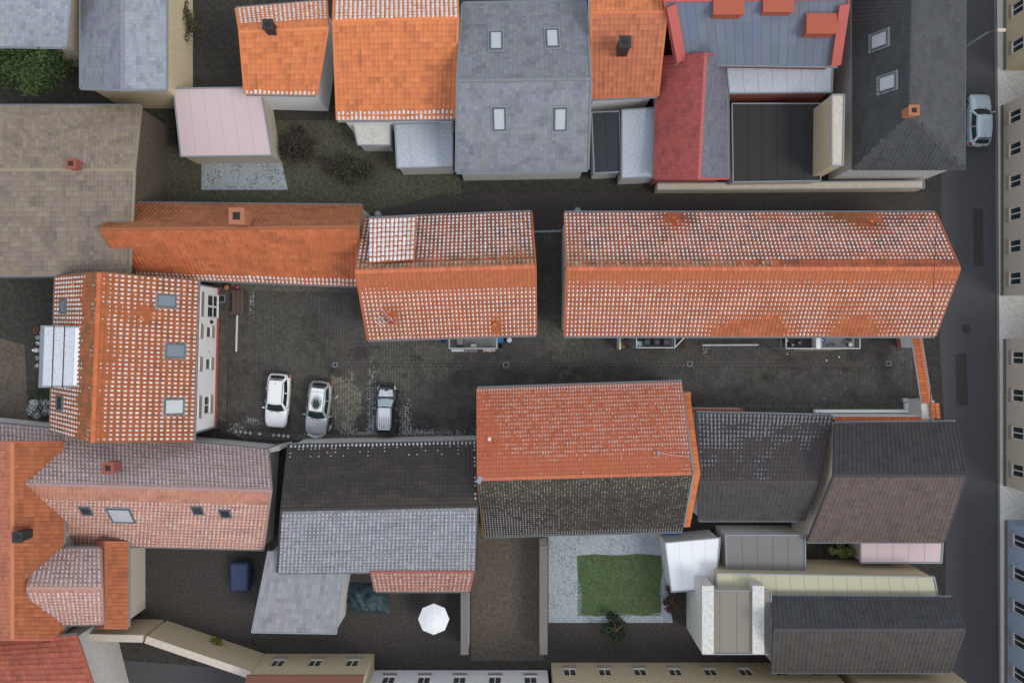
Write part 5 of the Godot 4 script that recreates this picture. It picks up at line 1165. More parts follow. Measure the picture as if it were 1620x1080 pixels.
# ------------------------------------------------------------------ cars (x right, z forward, y up)
func car(label: String, at: Vector3, turn: float, L: float, W: float, H: float, paint: Material, o: Dictionary) -> Node3D:
	var t := thing("parked_car", label, "car", at, turn, "cars parked along the south edge of the courtyard")
	var body := begin(); body.set_smooth_group(0)
	var belt := H * 0.66
	# stations from the rear (0) to the front (1): [z, plan width, top height, sill height]
	var S := [[0.0, 0.70, 0.40, 0.34], [0.004, 0.78, 0.56, 0.30], [0.02, 0.87, 0.62, 0.26], [0.05, 0.93, 0.645, 0.22], [0.12, 0.98, 0.66, 0.2], [0.2, 1.0, 0.66, 0.2], [0.35, 1.0, 0.655, 0.2], [0.5, 0.995, 0.65, 0.2], [0.62, 0.985, 0.645, 0.2], [0.70, 0.98, 0.64, 0.2], [0.76, 0.975, 0.625, 0.2], [0.82, 0.965, 0.60, 0.2], [0.88, 0.94, 0.57, 0.2], [0.93, 0.89, 0.535, 0.22], [0.965, 0.82, 0.49, 0.24], [0.988, 0.72, 0.43, 0.27], [1.0, 0.56, 0.34, 0.3]]
	var rings := []
	for s in S:
		var z: float = (s[0] - 0.5) * L; var hw: float = W / 2 * s[1]; var top: float = H * s[2]; var sill: float = H * s[3] * 0.75
		var half := [Vector2(hw * 0.9, sill), Vector2(hw * 0.985, sill + 0.05), Vector2(hw, lerp(sill, top, 0.45)), Vector2(hw * 0.985, lerp(sill, top, 0.78)), Vector2(hw * 0.93, lerp(sill, top, 0.94)), Vector2(hw * 0.78, top), Vector2(hw * 0.4, top + 0.025), Vector2(0, top + 0.035)]
		var ring := []
		for p in half: ring.append(Vector3(p.x, p.y, z))
		for i in range(half.size() - 2, -1, -1): ring.append(Vector3(-half[i].x, half[i].y, z))
		rings.append(ring)
	for i in rings.size() - 1:
		for k in rings[0].size() - 1: quad(body, rings[i][k], rings[i][k + 1], rings[i + 1][k + 1], rings[i + 1][k])
		quad(body, rings[i][-1], rings[i][0], rings[i + 1][0], rings[i + 1][-1])
	for e in [0, rings.size() - 1]:
		for k in range(1, rings[0].size() - 1): tri(body, rings[e][0], rings[e][k], rings[e][k + 1])
	# cabin shell: an outline at the belt and one at the roof
	var zc: float = o.get("cowl", 0.70); var zr: float = o.get("roof_front", 0.545); var zb: float = o.get("roof_back", 0.115); var zt: float = o.get("tail", 0.014)
	var lower := cabin_ring(L, W * 0.435, W * 0.455, W * 0.385, zt, zc, 0.17, 0.10, belt - 0.03)
	var upper := cabin_ring(L, W * 0.325, W * 0.345, W * 0.305, zb, zr, 0.06, 0.05, H - 0.05)
	var n := lower.size()
	body.set_smooth_group(1)
	for i in n:
		var j := (i + 1) % n
		quad(body, lower[i], lower[j], upper[j], upper[i])
	# roof: three rings rising to the crown
	var prev := upper
	var cz: float = ((zb + zr) / 2 - 0.5) * L
	for lv in [[0.93, 0.025], [0.7, 0.042], [0.35, 0.05], [0.0, 0.052]]:
		var cur := []
		for p in upper: cur.append(Vector3(p.x * lv[0], p.y + lv[1], cz + (p.z - cz) * lv[0]))
		for i in n: quad(body, prev[i], prev[(i + 1) % n], cur[(i + 1) % n], cur[i])
		prev = cur
	obj("body", body, paint, t)
	# glass, a little proud of the shell: front 0..q, right, rear, left by index on the ring
	var glass_m: Material = M.car_glass
	var spans := {"windscreen": [0, 8, 0.04, 0.9], "rear_window": [14, 20, 0.12, 0.86]}
	for id in spans:
		var sp: Array = spans[id]
		glass_band(id, lower, upper, sp[0], sp[1], sp[2], sp[3], (o.screen if id == "windscreen" and o.has("screen") else glass_m), t, 0.5)
	for sd in [[8.35, 10.9], [11.1, 13.6], [20.4, 22.9], [23.1, 25.65]]:
		glass_band("side_window", lower, upper, sd[0], sd[1], 0.1, 0.84, glass_m, t, 0.0)
	# wheels
	for sx in [-1, 1]:
		for z in [-0.5 * L + 0.19 * L, 0.5 * L - 0.185 * L]:
			var wheel := Node3D.new(); wheel.name = "wheel"; t.add_child(wheel, true); wheel.position = Vector3(sx * (W / 2 - 0.105), 0.325, z); wheel.rotation.z = PI / 2
			var ty := begin(); lathe(ty, Vector3.ZERO, [[0.2, -0.1], [0.29, -0.105], [0.325, -0.08], [0.325, 0.08], [0.29, 0.105], [0.2, 0.1]], 22); obj("tyre", ty, M.tyre, wheel)
			var rm := begin(); lathe(rm, Vector3.ZERO, [[0, -0.07], [0.2, -0.095], [0.21, 0], [0.2, 0.095], [0, 0.07]], 18); obj("rim", rm, M.rim, wheel)
		# lamps
		var hl := begin(); hl.set_smooth_group(0)
		patch(hl, rings, S, sx, 0.905, 0.985, 0.62, 1.0, L, W, H); obj("headlight", hl, M.lamp_clear, t)
		var tl := begin(); tl.set_smooth_group(0)
		patch(tl, rings, S, sx, 0.002, 0.06, 0.55, 1.0, L, W, H); obj("taillight", tl, M.lamp_red, t)
		# mirror
		var mr := begin(); var mp := Vector3(sx * (W / 2 + 0.06), belt + 0.04, (zc - 0.5) * L - 0.28)
		mr.set_smooth_group(0)
		for e in [[Vector3(0.19, 0.14, 0.11), 0]]: ellipsoid(mr, mp, e[0] * 0.6)
		box(mr, mp - Vector3(sx * 0.1, 0.03, 0), Vector3(0.12, 0.05, 0.05)); obj("wing_mirror", mr, o.get("mirror", paint), t)
		# door handles and roof rail
		for z in [0.02 * L, -0.22 * L]:
			var dh := begin(); box(dh, Vector3(sx * W * 0.497, belt - 0.12, z), Vector3(0.03, 0.03, 0.16)); obj("door_handle", dh, o.get("trim", paint), t)
		if o.get("rails", true):
			var rr := begin(); var rx = sx * W * 0.315
			tube(rr, [Vector3(rx, H - 0.01, (zb - 0.5) * L + 0.15), Vector3(rx * 1.02, H + 0.05, (zb - 0.5) * L + 0.35), Vector3(rx * 1.02, H + 0.05, (zr - 0.5) * L - 0.4), Vector3(rx, H - 0.01, (zr - 0.5) * L - 0.12)], 0.022, 6); obj("roof_rail", rr, o.get("rail", M.trim), t)
		var wp := begin(); tube(wp, [Vector3(sx * 0.25 + 0.1, belt + 0.02, (zc - 0.5) * L + 0.1), Vector3(sx * 0.25 - 0.28, belt + 0.09, (zc - 0.5) * L - 0.06)], 0.012, 5); obj("wiper", wp, M.trim, t)
	# bumpers, grille, spoiler, aerial
	var gr := begin(); box(gr, Vector3(0, H * 0.36, L / 2 - 0.03), Vector3(W * 0.42, 0.13, 0.07), Basis.IDENTITY, 0.015); obj("grille", gr, M.trim, t)
	var np := begin(); box(np, Vector3(0, H * 0.27, L / 2 - 0.005), Vector3(0.52, 0.11, 0.03)); box(np, Vector3(0, H * 0.40, -L / 2 + 0.005), Vector3(0.52, 0.11, 0.04)); obj("number_plate", np, M.white_paint, t)
	var spo := begin(); spo.set_smooth_group(0)
	box(spo, Vector3(0, H + 0.0, (zb - 0.5) * L - 0.07), Vector3(W * 0.56, 0.045, 0.16), Basis.IDENTITY, 0.018); obj("spoiler", spo, paint, t)
	var ae := begin(); tube(ae, [Vector3(0, H + 0.02, (zb - 0.5) * L + 0.28), Vector3(0, H + 0.1, (zb - 0.5) * L + 0.16)], 0.025, 6, 0.008); obj("aerial", ae, M.trim, t)
	var sk := begin(); box(sk, Vector3(0, 0.24, 0), Vector3(W * 0.86, 0.12, L * 0.84)); obj("underbody", sk, M.trim, t)
	return t
func ellipsoid(st: SurfaceTool, c: Vector3, r: Vector3, n := 10):
	for i in n / 2:
		for k in n:
			var v := []
			for e in [[i, k], [i + 1, k], [i + 1, k + 1], [i, k + 1]]:
				var a: float = PI * e[0] / (n / 2); var b: float = TAU * e[1] / n
				v.append(c + Vector3(sin(a) * cos(b) * r.x, cos(a) * r.y, sin(a) * sin(b) * r.z))
			quad(st, v[0], v[1], v[2], v[3])
func cabin_ring(L: float, hf: float, hm: float, hb: float, zt: float, zc: float, bowf: float, bowb: float, y: float) -> Array:
	# 28 points: windscreen from right to left (0..8), left side (8..14), rear (14..20), right side (20..28)
	var r := []
	var zf := (zc - 0.5) * L; var zr := (zt - 0.5) * L
	for i in 8:
		var f := i / 8.0; var x: float = lerp(hf, -hf, f); r.append(Vector3(x, y, zf - bowf * pow(abs(2 * f - 1), 2.2)))
	for i in 6:
		var f := i / 6.0; var w: float = lerp(hf, hb, f) + (hm - (hf + hb) / 2) * sin(f * PI); r.append(Vector3(-w, y, lerp(zf - bowf, zr + bowb, f)))
	for i in 6:
		var f := i / 6.0; var x: float = lerp(-hb, hb, f); r.append(Vector3(x, y, zr + bowb * pow(abs(2 * f - 1), 2.4)))
	for i in 6:
		var f := i / 6.0; var w: float = lerp(hb, hf, f) + (hm - (hf + hb) / 2) * sin(f * PI); r.append(Vector3(w, y, lerp(zr + bowb, zf - bowf, f)))
	return r
func ring_at(r: Array, f: float) -> Vector3:
	var i := int(floor(f)); return r[i % r.size()].lerp(r[(i + 1) % r.size()], f - i)
func glass_band(id: String, lo: Array, hi: Array, a: float, b: float, t0: float, t1: float, m: Material, car_: Node, inset: float):
	var st := begin(); st.set_smooth_group(0)
	# the ring is 26 long: left side starts at 8, rear at 14, right side at 20
	var n := 10
	var g := []
	for i in n + 1:
		var col := []
		var f: float = lerp(a + inset, b - inset, float(i) / n)
		for k in 4:
			var t: float = lerp(t0, t1, k / 3.0)
			var p := ring_at(lo, f).lerp(ring_at(hi, f), t)
			var tang := (ring_at(lo, min(f + 0.2, b)) - ring_at(lo, max(f - 0.2, a))).normalized()
			var nn := tang.cross(ring_at(hi, f) - ring_at(lo, f)).normalized()
			if nn.y < 0: nn = -nn
			col.append(p + nn * 0.012)
		g.append(col)
	for i in n:
		for k in 3: quad(st, g[i][k], g[i + 1][k], g[i + 1][k + 1], g[i][k + 1])
	obj(id, st, m, car_)
func patch(st: SurfaceTool, rings: Array, S: Array, sx: int, z0: float, z1: float, a0: float, a1: float, L: float, W: float, H: float):
	# a lamp lying on the body's shoulder between stations z0..z1
	var g := []
	for i in 6:
		var f: float = lerp(z0, z1, i / 5.0)
		var k := 0
		while k < S.size() - 2 and S[k + 1][0] < f: k += 1
		var u: float = (f - S[k][0]) / (S[k + 1][0] - S[k][0])
		var col := []
		for idx in [2, 3, 4, 5]:
			var p: Vector3 = rings[k][idx].lerp(rings[k + 1][idx], u)
			if idx == 2: p = p.lerp(rings[k][3].lerp(rings[k + 1][3], u), 0.5)
			if idx == 5: p = p.lerp(rings[k][4].lerp(rings[k + 1][4], u), 0.55)
			p = p + Vector3(p.x, 0.4, (f - 0.5) * L * 0.4).normalized() * 0.012
			col.append(Vector3(p.x * sx, p.y, p.z))
		g.append(col)
	for i in 5:
		for k in 3: quad(st, g[i][k], g[i + 1][k], g[i + 1][k + 1], g[i][k + 1])

# snow lying on a car panel: a grid over x0..x1, z0..z1 following a height function, kept where keep() says so
func panel_snow(parent: Node, x0: float, x1: float, z0: float, z1: float, hf: Callable, keep: Callable, m: Material, thick := 0.015, n := 44):
	var st := begin(); st.set_smooth_group(0)
	var mz := int(n * (z1 - z0) / (x1 - x0))
	for i in n:
		for j in mz:
			var x: float = lerp(x0, x1, (i + 0.5) / n); var z: float = lerp(z0, z1, (j + 0.5) / mz)
			if not keep.call(x, z): continue
			var v := []
			for e in [[0, 0], [1, 0], [1, 1], [0, 1]]:
				var xx: float = lerp(x0, x1, float(i + e[0]) / n); var zz: float = lerp(z0, z1, float(j + e[1]) / mz)
				v.append(Vector3(xx, hf.call(xx, zz) + thick + 0.006 * blotch.get_noise_2d(xx * 160, zz * 160), zz))
			quad(st, v[0], v[1], v[2], v[3])
	obj("snow_cover", st, m, parent)

func cars():
	var w := car("white hatchback parked next to the white house, bonnet to the south", Vector3(-18.35, 0.6, 4.63) * Vector3(1, 0, 1), deg_to_rad(-4.5), 4.22, 1.80, 1.56, M.paint_white, {"rail": M.grey_frame})
	var s := car("silver-grey hatchback with patchy snow on its roof, middle of the three cars", Vector3(-15.15, 0.6, 5.2) * Vector3(1, 0, 1), deg_to_rad(-6.8), 4.2, 1.80, 1.60, M.paint_silver, {"rail": M.steel, "trim": M.steel})
	var sr := begin(); sr.set_smooth_group(0)
	for i in 8:
		for j in 8:
			var v := []
			for e in [[i, j], [i + 1, j], [i + 1, j + 1], [i, j + 1]]:
				var xx: float = lerp(-0.42, 0.42, e[0] / 8.0); v.append(Vector3(xx, 1.618 - xx * xx * 0.1, lerp(-1.0, 0.06, e[1] / 8.0)))
			quad(sr, v[0], v[1], v[2], v[3])
	obj("sunroof", sr, M.car_glass, s)
	panel_snow(s, -0.52, 0.52, -1.62, 0.14, func(x, z): return 1.60 - 0.02 - x * x * 0.10 + 0.012,
		func(x, z):
			var edge: float = abs(x) < 0.50 + 0.03 * blotch.get_noise_2d(z * 60, 3) and z > -1.6
			var hole: float = Vector2(x / 0.40, (z + 0.42) / 0.52).length() + blotch.get_noise_2d(x * 90, z * 90) * 0.5 + rng.randf_range(-0.6, 0.5) * smoothstep(-0.2, -0.75, z) + rng.randf_range(-0.12, 0.12)
			var bar: bool = z < -1.28 and z > -1.34 and abs(x) > 0.08
			return edge and hole > 0.9 and not bar, M.snow_sheet, 0.05)
	panel_snow(s, -0.62, 0.62, 0.66, 0.86, func(x, z): return 1.06 - (z - 0.6) * 0.12, func(x, z): return z - 0.67 + x * x * 0.22 < 0.14 + 0.08 * blotch.get_noise_2d(x * 90, z * 60) and z + x * x * 0.2 > 0.72, M.snow_sheet, 0.03)
	var b := car("black compact car frosted with thin snow, bonnet to the north", Vector3(-9.85, 0.6, 5.32) * Vector3(1, 0, 1), deg_to_rad(178.5), 3.88, 1.66, 1.62, M.paint_black, {"screen": M.frosted, "rail": M.steel, "cowl": 0.735, "roof_front": 0.56, "trim": M.steel})
	panel_snow(b, -0.48, 0.48, -1.5, 0.2, func(x, z): return 1.60 - x * x * 0.10 + 0.01,
		func(x, z):
			var rib: bool = z < -0.5 and z > -1.4 and abs(fposmod(x + 0.42, 0.168) - 0.084) < 0.018
			return abs(x) < 0.47 and not rib and blotch.get_noise_2d(x * 300, z * 300) > -0.5, M.thin_snow, 0.05, 48)
	panel_snow(b, -0.56, 0.56, 1.05, 1.66, func(x, z): return 1.62 * (0.635 - 0.17 * pow(max(z - 0.9, 0.0) / 1.0, 1.3)) + 0.03 - x * x * 0.05,
		func(x, z): return abs(x) < 0.56 - (z - 1.05) * 0.16 and z + x * x * 0.35 < 1.62 and abs(abs(x) - 0.29) > 0.018 and blotch.get_noise_2d(x * 300, z * 300) > -0.5, M.thin_snow, 0.03)

	var ic := car("pale ice-blue car parked on the street at the upper right", Vector3(36.59, 0.6, -17.33) * Vector3(1, 0, 1), deg_to_rad(179), 4.1, 1.74, 1.5, M.paint_ice_blue, {"rails": false})
	ic.set_meta("group", "cars on the street")
# ------------------------------------------------------------------ things in the courtyard
func balcony(house_: Node, x0: float, x1: float, z0: float, z1: float, h: float, deck_m: Material, plank := 0.14):
	var bal := Node3D.new(); bal.name = "balcony"; house_.add_child(bal, true)
	var n := int((z1 - z0) / plank)
	for i in n:
		var st := begin(); box(st, Vector3((x0 + x1) / 2, h - 0.02, z0 + (i + 0.5) * (z1 - z0) / n), Vector3(x1 - x0, 0.04, (z1 - z0) / n - 0.018), Basis.IDENTITY, 0.006)
		obj("deck_board", st, deck_m, bal)
	var fr := begin()
	for e in [[Vector3(x0, h - 0.1, z1), Vector3(x1, h - 0.1, z1)], [Vector3(x0, h - 0.1, z0), Vector3(x0, h - 0.1, z1)], [Vector3(x1, h - 0.1, z0), Vector3(x1, h - 0.1, z1)]]: beam(fr, e[0], e[1], 0.07, 0.16)
	obj("frame", fr, M.zinc, bal)
	for e in [[Vector3(x0, h + 0.98, z1), Vector3(x1, h + 0.98, z1)], [Vector3(x0, h + 0.98, z0), Vector3(x0, h + 0.98, z1 - 0.05)], [Vector3(x1, h + 0.98, z0), Vector3(x1, h + 0.98, z1 - 0.05)]]:
		var r := begin(); beam(r, e[0], e[1], 0.075, 0.06, 0.01); obj("handrail", r, M.steel, bal)
	var bars := begin(); var k := x0 + 0.12
	while k < x1: beam(bars, Vector3(k, h, z1), Vector3(k, h + 0.95, z1), 0.018, 0.018); k += 0.12
	var bo := obj("balusters", bars, M.steel, bal); bo.set_meta("kind", "stuff")
	for x in [x0, x1]:
		var p := begin(); beam(p, Vector3(x, 0.0, z1), Vector3(x, h + 0.95, z1), 0.09, 0.09); obj("post", p, M.zinc, bal)
func pot(called: String, label: String, at: Vector3, r: float, h: float, m: Material, plant: Material = null, leafy := 24, cat := "flowerpot") -> Node3D:
	var t := thing(called, label, cat, at)
	var st := begin(); lathe(st, Vector3.ZERO, [[0, 0.0], [r * 0.72, 0.0], [r * 0.95, h * 0.85], [r * 1.06, h * 0.86], [r * 1.06, h], [r * 0.9, h], [r * 0.86, h * 0.85], [0, h * 0.85]], 16); obj("pot", st, m, t)
	if plant: leaves(t, "leaves", Vector3(0, h, 0), Vector3(r * 1.05, r * 0.9, r * 1.05), leafy, r * 0.38, plant)
	return t
func leaves(parent: Node, called: String, c: Vector3, rad: Vector3, n: int, size: float, m: Material) -> MeshInstance3D:
	var st := begin()
	for i in n:
		var d := Vector3(rng.randfn(), rng.randfn(), rng.randfn()).normalized() * pow(rng.randf(), 0.4)
		var p := c + Vector3(d.x * rad.x, abs(d.y) * rad.y, d.z * rad.z)
		var bs := Basis.from_euler(Vector3(rng.randf_range(-0.9, 0.9), rng.randf() * TAU, rng.randf_range(-0.9, 0.9)))
		var s := size * rng.randf_range(0.6, 1.3)
		quad(st, p - bs.x * s, p - bs.z * s * 0.5, p + bs.x * s, p + bs.z * s * 0.5)
	var o := obj(called, st, m, parent); o.set_meta("kind", "stuff")
	return o
func armchair(label: String, at: Vector3, turn: float, m: Material, s := 0.62, cushion: Material = null):
	var t := thing("armchair", label, "chair", at, turn, "chairs on the balconies")
	var a := begin(); box(a, Vector3(0, 0.36, 0), Vector3(s, 0.12, s), Basis.IDENTITY, 0.03); obj("seat", a, m, t)
	var b := begin(); box(b, Vector3(0, 0.6, -s / 2), Vector3(s, 0.6, 0.1), Basis.from_euler(Vector3(-0.2, 0, 0)), 0.02); obj("backrest", b, m, t)
	for x in [-1, 1]:
		var c := begin(); box(c, Vector3(x * (s / 2 + 0.04), 0.5, 0), Vector3(0.09, 0.3, s), Basis.IDENTITY, 0.02); obj("armrest", c, m, t)
		for z in [-1, 1]:
			var l := begin(); beam(l, Vector3(x * s * 0.45, 0, z * s * 0.42), Vector3(x * s * 0.45, 0.34, z * s * 0.42), 0.05, 0.05); obj("leg", l, m, t)
	if cushion:
		var c2 := begin(); box(c2, Vector3(0, 0.45, 0.02), Vector3(s * 0.85, 0.08, s * 0.8), Basis.IDENTITY, 0.03); obj("cushion", c2, cushion, t)
func drain(label: String, at: Vector3, s: float):
	var t := thing("drain_cover", label, "drain cover", at + Vector3(0, 0.02, 0), 0.0, "drain covers along the channel")
	var f := begin()
	for e in [[0, 1], [0, -1], [1, 0], [-1, 0]]: box(f, Vector3(e[0] * s / 2, 0.008, e[1] * s / 2), Vector3(0.06 if e[0] else s, 0.03, 0.06 if e[1] else s + 0.06))
	obj("frame", f, M.zinc, t)
	var g := begin()
	for k in 6: box(g, Vector3(-s / 2 + (k + 0.5) * s / 6, 0.006, 0), Vector3(s / 10, 0.02, s - 0.06))
	var go := obj("grating", g, M.dark_metal, t)
	var w := begin(); quad(w, Vector3(-s / 2, 0.002, -s / 2), Vector3(s / 2, 0.002, -s / 2), Vector3(s / 2, 0.002, s / 2), Vector3(-s / 2, 0.002, s / 2)); obj("sump", w, M.black, t)

func courtyard_things():
	var mid := get_node("courtyard_house"); var lng := get_node("courtyard_house_001")
	# balconies
	var h := 2.6; var k := (62 - h) / 1240.0
	balcony(mid, -4.69, -1.13, -0.95, 0.52, h, M.deck_wood)
	balcony(lng, 9.28, 12.15, -0.85, 0.46, h, tint_mat(Color(0.05, 0.052, 0.06)))
	balcony(lng, 20.45, 22.7, -0.85, 0.52, h, tint_mat(Color(0.025, 0.022, 0.02)))
	balcony(lng, 23.05, 25.95, -0.85, 0.52, h, M.deck_wood)
	# on the short house's balcony
	armchair("dark wicker armchair with grey cushion on the shorter house's balcony", Vector3(-3.95, h, 0.02), PI / 2, M.dark_wicker, 0.6, M.deck_wood)
	var st := begin(); box(st, Vector3(0, 0.2, 0), Vector3(0.42, 0.4, 0.22), Basis.IDENTITY, 0.02)
	var bx := obj("wooden_box", st, M.beige_render); bx.position = Vector3(-2.9, h, 0.3); tag(bx, "small beige box at the rail of the shorter house's balcony", "box")
	var wb := thing("window_box", "terracotta window box hung outside the shorter house's balcony rail", "flower box", Vector3(-1.72, h + 0.55, 0.67))
	var w1 := begin(); box(w1, Vector3.ZERO, Vector3(0.95, 0.2, 0.2), Basis.IDENTITY, 0.02); obj("trough", w1, M.terracotta, wb); leaves(wb, "leaves", Vector3(0, 0.1, 0), Vector3(0.4, 0.12, 0.08), 40, 0.06, M.thin_snow)
	var wb2 := thing("window_box", "pale window box with dry plants hung left on the shorter house's balcony", "flower box", Vector3(-3.6, h + 0.55, 0.67))
	var w2 := begin(); box(w2, Vector3.ZERO, Vector3(1.9, 0.18, 0.18), Basis.IDENTITY, 0.02); obj("trough", w2, M.pale_sheet, wb2); leaves(wb2, "leaves", Vector3(0.4, 0.1, 0.02), Vector3(0.6, 0.12, 0.08), 60, 0.06, M.moss)
	var bb := thing("storage_box", "bright blue lidded storage box beside the shorter house's balcony", "box", Vector3(-1.33, 0, -0.2) + Vector3(0.0, 0, 0) + Vector3(0.0, 0, 0) + Vector3(0.0, 0, 0) + Vector3(0.8, 0, -0.05) - Vector3(0.48, 0, 0))
	var b1 := begin(); box(b1, Vector3(0, 0.42, 0), Vector3(0.5, 0.84, 0.6)); obj("box_body", b1, M.deep_blue, bb)
	var b2 := begin(); box(b2, Vector3(0, 0.88, 0), Vector3(0.56, 0.08, 0.68), Basis.IDENTITY, 0.025); obj("lid", b2, M.blue_plastic, bb)
	var cr := thing("crate", "black open crate in front of the bright blue storage box", "crate", Vector3(-1.0, 0, 0.36))
	var c1 := begin()
	for e in [[0.2, 0, 0.03, 0.3], [-0.2, 0, 0.03, 0.3], [0, 0.15, 0.43, 0.03], [0, -0.15, 0.43, 0.03]]: box(c1, Vector3(e[0], 0.16, e[1]), Vector3(e[2], 0.32, e[3]))
	box(c1, Vector3(0, 0.02, 0), Vector3(0.4, 0.04, 0.3)); obj("crate_body", c1, M.trim, cr)
	var pb := thing("planter", "square dark planter with snow-flecked plants right of the blue box", "planter", Vector3(-0.78, 0, -0.16))
	var p1 := begin(); box(p1, Vector3(0, 0.22, 0), Vector3(0.4, 0.44, 0.5), Basis.IDENTITY, 0.02); obj("tub", p1, M.trim, pb); leaves(pb, "leaves", Vector3(0, 0.44, 0), Vector3(0.19, 0.2, 0.22), 40, 0.06, M.leaf_green); leaves(pb, "snow", Vector3(0.02, 0.52, 0), Vector3(0.16, 0.12, 0.2), 14, 0.06, M.thin_snow)
	var br := thing("rain_barrel", "round dark barrel with whitish lid at the shorter house's corner", "barrel", Vector3(-0.22, 0, -0.12))
	var r1 := begin(); lathe(r1, Vector3.ZERO, [[0, 0], [0.24, 0], [0.28, 0.4], [0.26, 0.8], [0.22, 0.8], [0, 0.8]], 20); obj("barrel_body", r1, M.navy_sheet, br)
	var r2 := begin(); lathe(r2, Vector3(0, 0.8, 0), [[0.2, 0], [0.21, 0.03], [0.12, 0.05], [0, 0.05]], 20); obj("lid", r2, M.thin_snow, br)
	var tb := thing("blue_tub", "deep blue plastic tub left of the shorter house's balcony", "tub", Vector3(-5.4, 0, -0.24))
	var t1 := begin(); lathe(t1, Vector3.ZERO, [[0, 0.0], [0.22, 0.0], [0.27, 0.34], [0.3, 0.36], [0.26, 0.36], [0.24, 0.3], [0, 0.08]], 20); obj("tub", t1, M.deep_blue, tb)
	pot("flowerpot", "small terracotta pot next to the deep blue tub", Vector3(-5.02, 0, -0.12), 0.12, 0.24, M.terracotta, M.moss)
	# on the long house's first balcony
	pot("flowerpot", "terracotta pot between the grey chairs on the long house's first balcony", Vector3(10.72, h, -0.22), 0.11, 0.2, M.terracotta)
	for e in [[10.2, "left"], [10.95, "middle"], [11.65, "right"]]: armchair("grey padded chair, %s of three on the long house's first balcony" % e[1], Vector3(e[0], h, 0.08), PI / 2, tint_mat(Color(0.055, 0.058, 0.068)), 0.44, tint_mat(Color(0.13, 0.135, 0.15)))
	var tt := thing("glass_table", "pale teal glass side table on the long house's first balcony", "table", Vector3(9.58, h, 0.16))
	var g1 := begin(); box(g1, Vector3(0, 0.5, 0), Vector3(0.46, 0.03, 0.36)); obj("tabletop", g1, M.teal_glass, tt)
	for x in [-0.19, 0.19]:
		for z in [-0.14, 0.14]:
			var l := begin(); beam(l, Vector3(x, 0, z), Vector3(x, 0.485, z), 0.03, 0.03); obj("leg", l, M.steel, tt)
	var pl := thing("planter", "green planter with yellow and red flowers left of the long house's balcony", "planter", Vector3(8.62, 0, 0.05))
	var q1 := begin(); box(q1, Vector3(0, 0.3, 0), Vector3(0.45, 0.6, 0.9), Basis.IDENTITY, 0.02); obj("tub", q1, M.terracotta, pl); leaves(pl, "leaves", Vector3(0, 0.6, 0), Vector3(0.24, 0.3, 0.4), 110, 0.07, M.leaf_green)
	leaves(pl, "flowers", Vector3(0.0, 0.72, 0.1), Vector3(0.2, 0.2, 0.3), 9, 0.05, M.yellow); leaves(pl, "flowers", Vector3(-0.05, 0.72, 0.15), Vector3(0.18, 0.2, 0.3), 9, 0.05, M.terracotta)
	pot("flowerpot", "glossy blue pot with red flowers beside the green planter", Vector3(9.08, 0, -0.05), 0.15, 0.35, M.deep_blue, M.dish_red, 14)
	var rs := begin(); beam(rs, Vector3(8.35, 0.8, -0.9), Vector3(8.35, 0.8, 0.62), 0.12, 1.6); tag(obj("screen_wall", rs, M.concrete), "narrow grey screen wall left of the green planter", "wall")
	var rm := thing("reed_shelter", "brown reed mat roof with a white diagonal strut right of the first balcony", "shelter")
	for i in 8:
		var ss := begin(); box(ss, Vector3(12.32 + i * 0.155, 2.3, -0.15), Vector3(0.15, 0.05 + 0.01 * (i % 2), 1.35), Basis.IDENTITY, 0.01); obj("reed_mat", ss, M.reed if i > 5 else tint_mat(Color(0.03, 0.024, 0.02)), rm)
	var sb := begin(); beam(sb, Vector3(12.35, 2.42, 0.5), Vector3(13.35, 2.42, -0.55), 0.07, 0.06); obj("strut", sb, M.white_paint, rm)
	for p in [Vector3(12.3, 0, 0.48), Vector3(13.5, 0, 0.48), Vector3(13.5, 0, -0.7)]:
		var po := begin(); beam(po, p, p + Vector3(0, 2.28, 0), 0.08, 0.08); obj("post", po, M.brown_wood, rm)
	var rk := thing("rail", "long white rail on two posts standing before the long house", "rail")
	var ra := begin(); beam(ra, Vector3(14.83, 0.9, 0.3), Vector3(19.22, 0.9, 0.27), 0.09, 0.07, 0.01); obj("bar", ra, M.steel, rk)
	for u in [Vector3(14.93, 0.9, 0.3), Vector3(17, 0.9, 0.29), Vector3(19.12, 0.9, 0.27)]:
		var po := begin(); beam(po, Vector3(u.x, 0, u.z), u - Vector3(0, 0.04, 0), 0.07, 0.07); obj("post", po, M.zinc, rk)
	var ra2 := begin(); beam(ra2, Vector3(14.94, 0.45, 0.25), Vector3(19.36, 0.45, 0.22), 0.05, 0.05); obj("lower_bar", ra2, M.zinc, rk)
	# on the two eastern balconies
	var ub := thing("blue_bucket", "bright blue bucket with white lid knob on the long house's grey deck", "bucket", Vector3(23.42, h, -0.1))
	var u1 := begin(); lathe(u1, Vector3.ZERO, [[0, 0], [0.14, 0], [0.18, 0.32], [0.19, 0.34], [0.05, 0.38], [0, 0.38]], 18); obj("bucket", u1, M.deep_blue, ub)
	var u2 := begin(); lathe(u2, Vector3(0, 0.37, 0), [[0.06, 0], [0.05, 0.04], [0, 0.05]], 10); obj("knob", u2, M.white_paint, ub)
	var rt := thing("round_table", "round red-rimmed white table on the long house's grey deck", "table", Vector3(25.5, h, 0.24))
	var x1 := begin(); lathe(x1, Vector3(0, 0.42, 0), [[0, 0], [0.2, 0], [0.21, 0.03], [0.17, 0.035], [0, 0.03]], 20); obj("tabletop", x1, M.terracotta, rt)
	var x2 := begin(); lathe(x2, Vector3(0, 0.45, 0), [[0.155, 0.005], [0.15, 0.012], [0, 0.014]], 20); obj("plate", x2, M.white_paint, rt)
	var x3 := begin(); lathe(x3, Vector3.ZERO, [[0, 0], [0.14, 0], [0.13, 0.03], [0.03, 0.05], [0.03, 0.42]], 12); obj("pedestal", x3, M.dark_metal, rt)
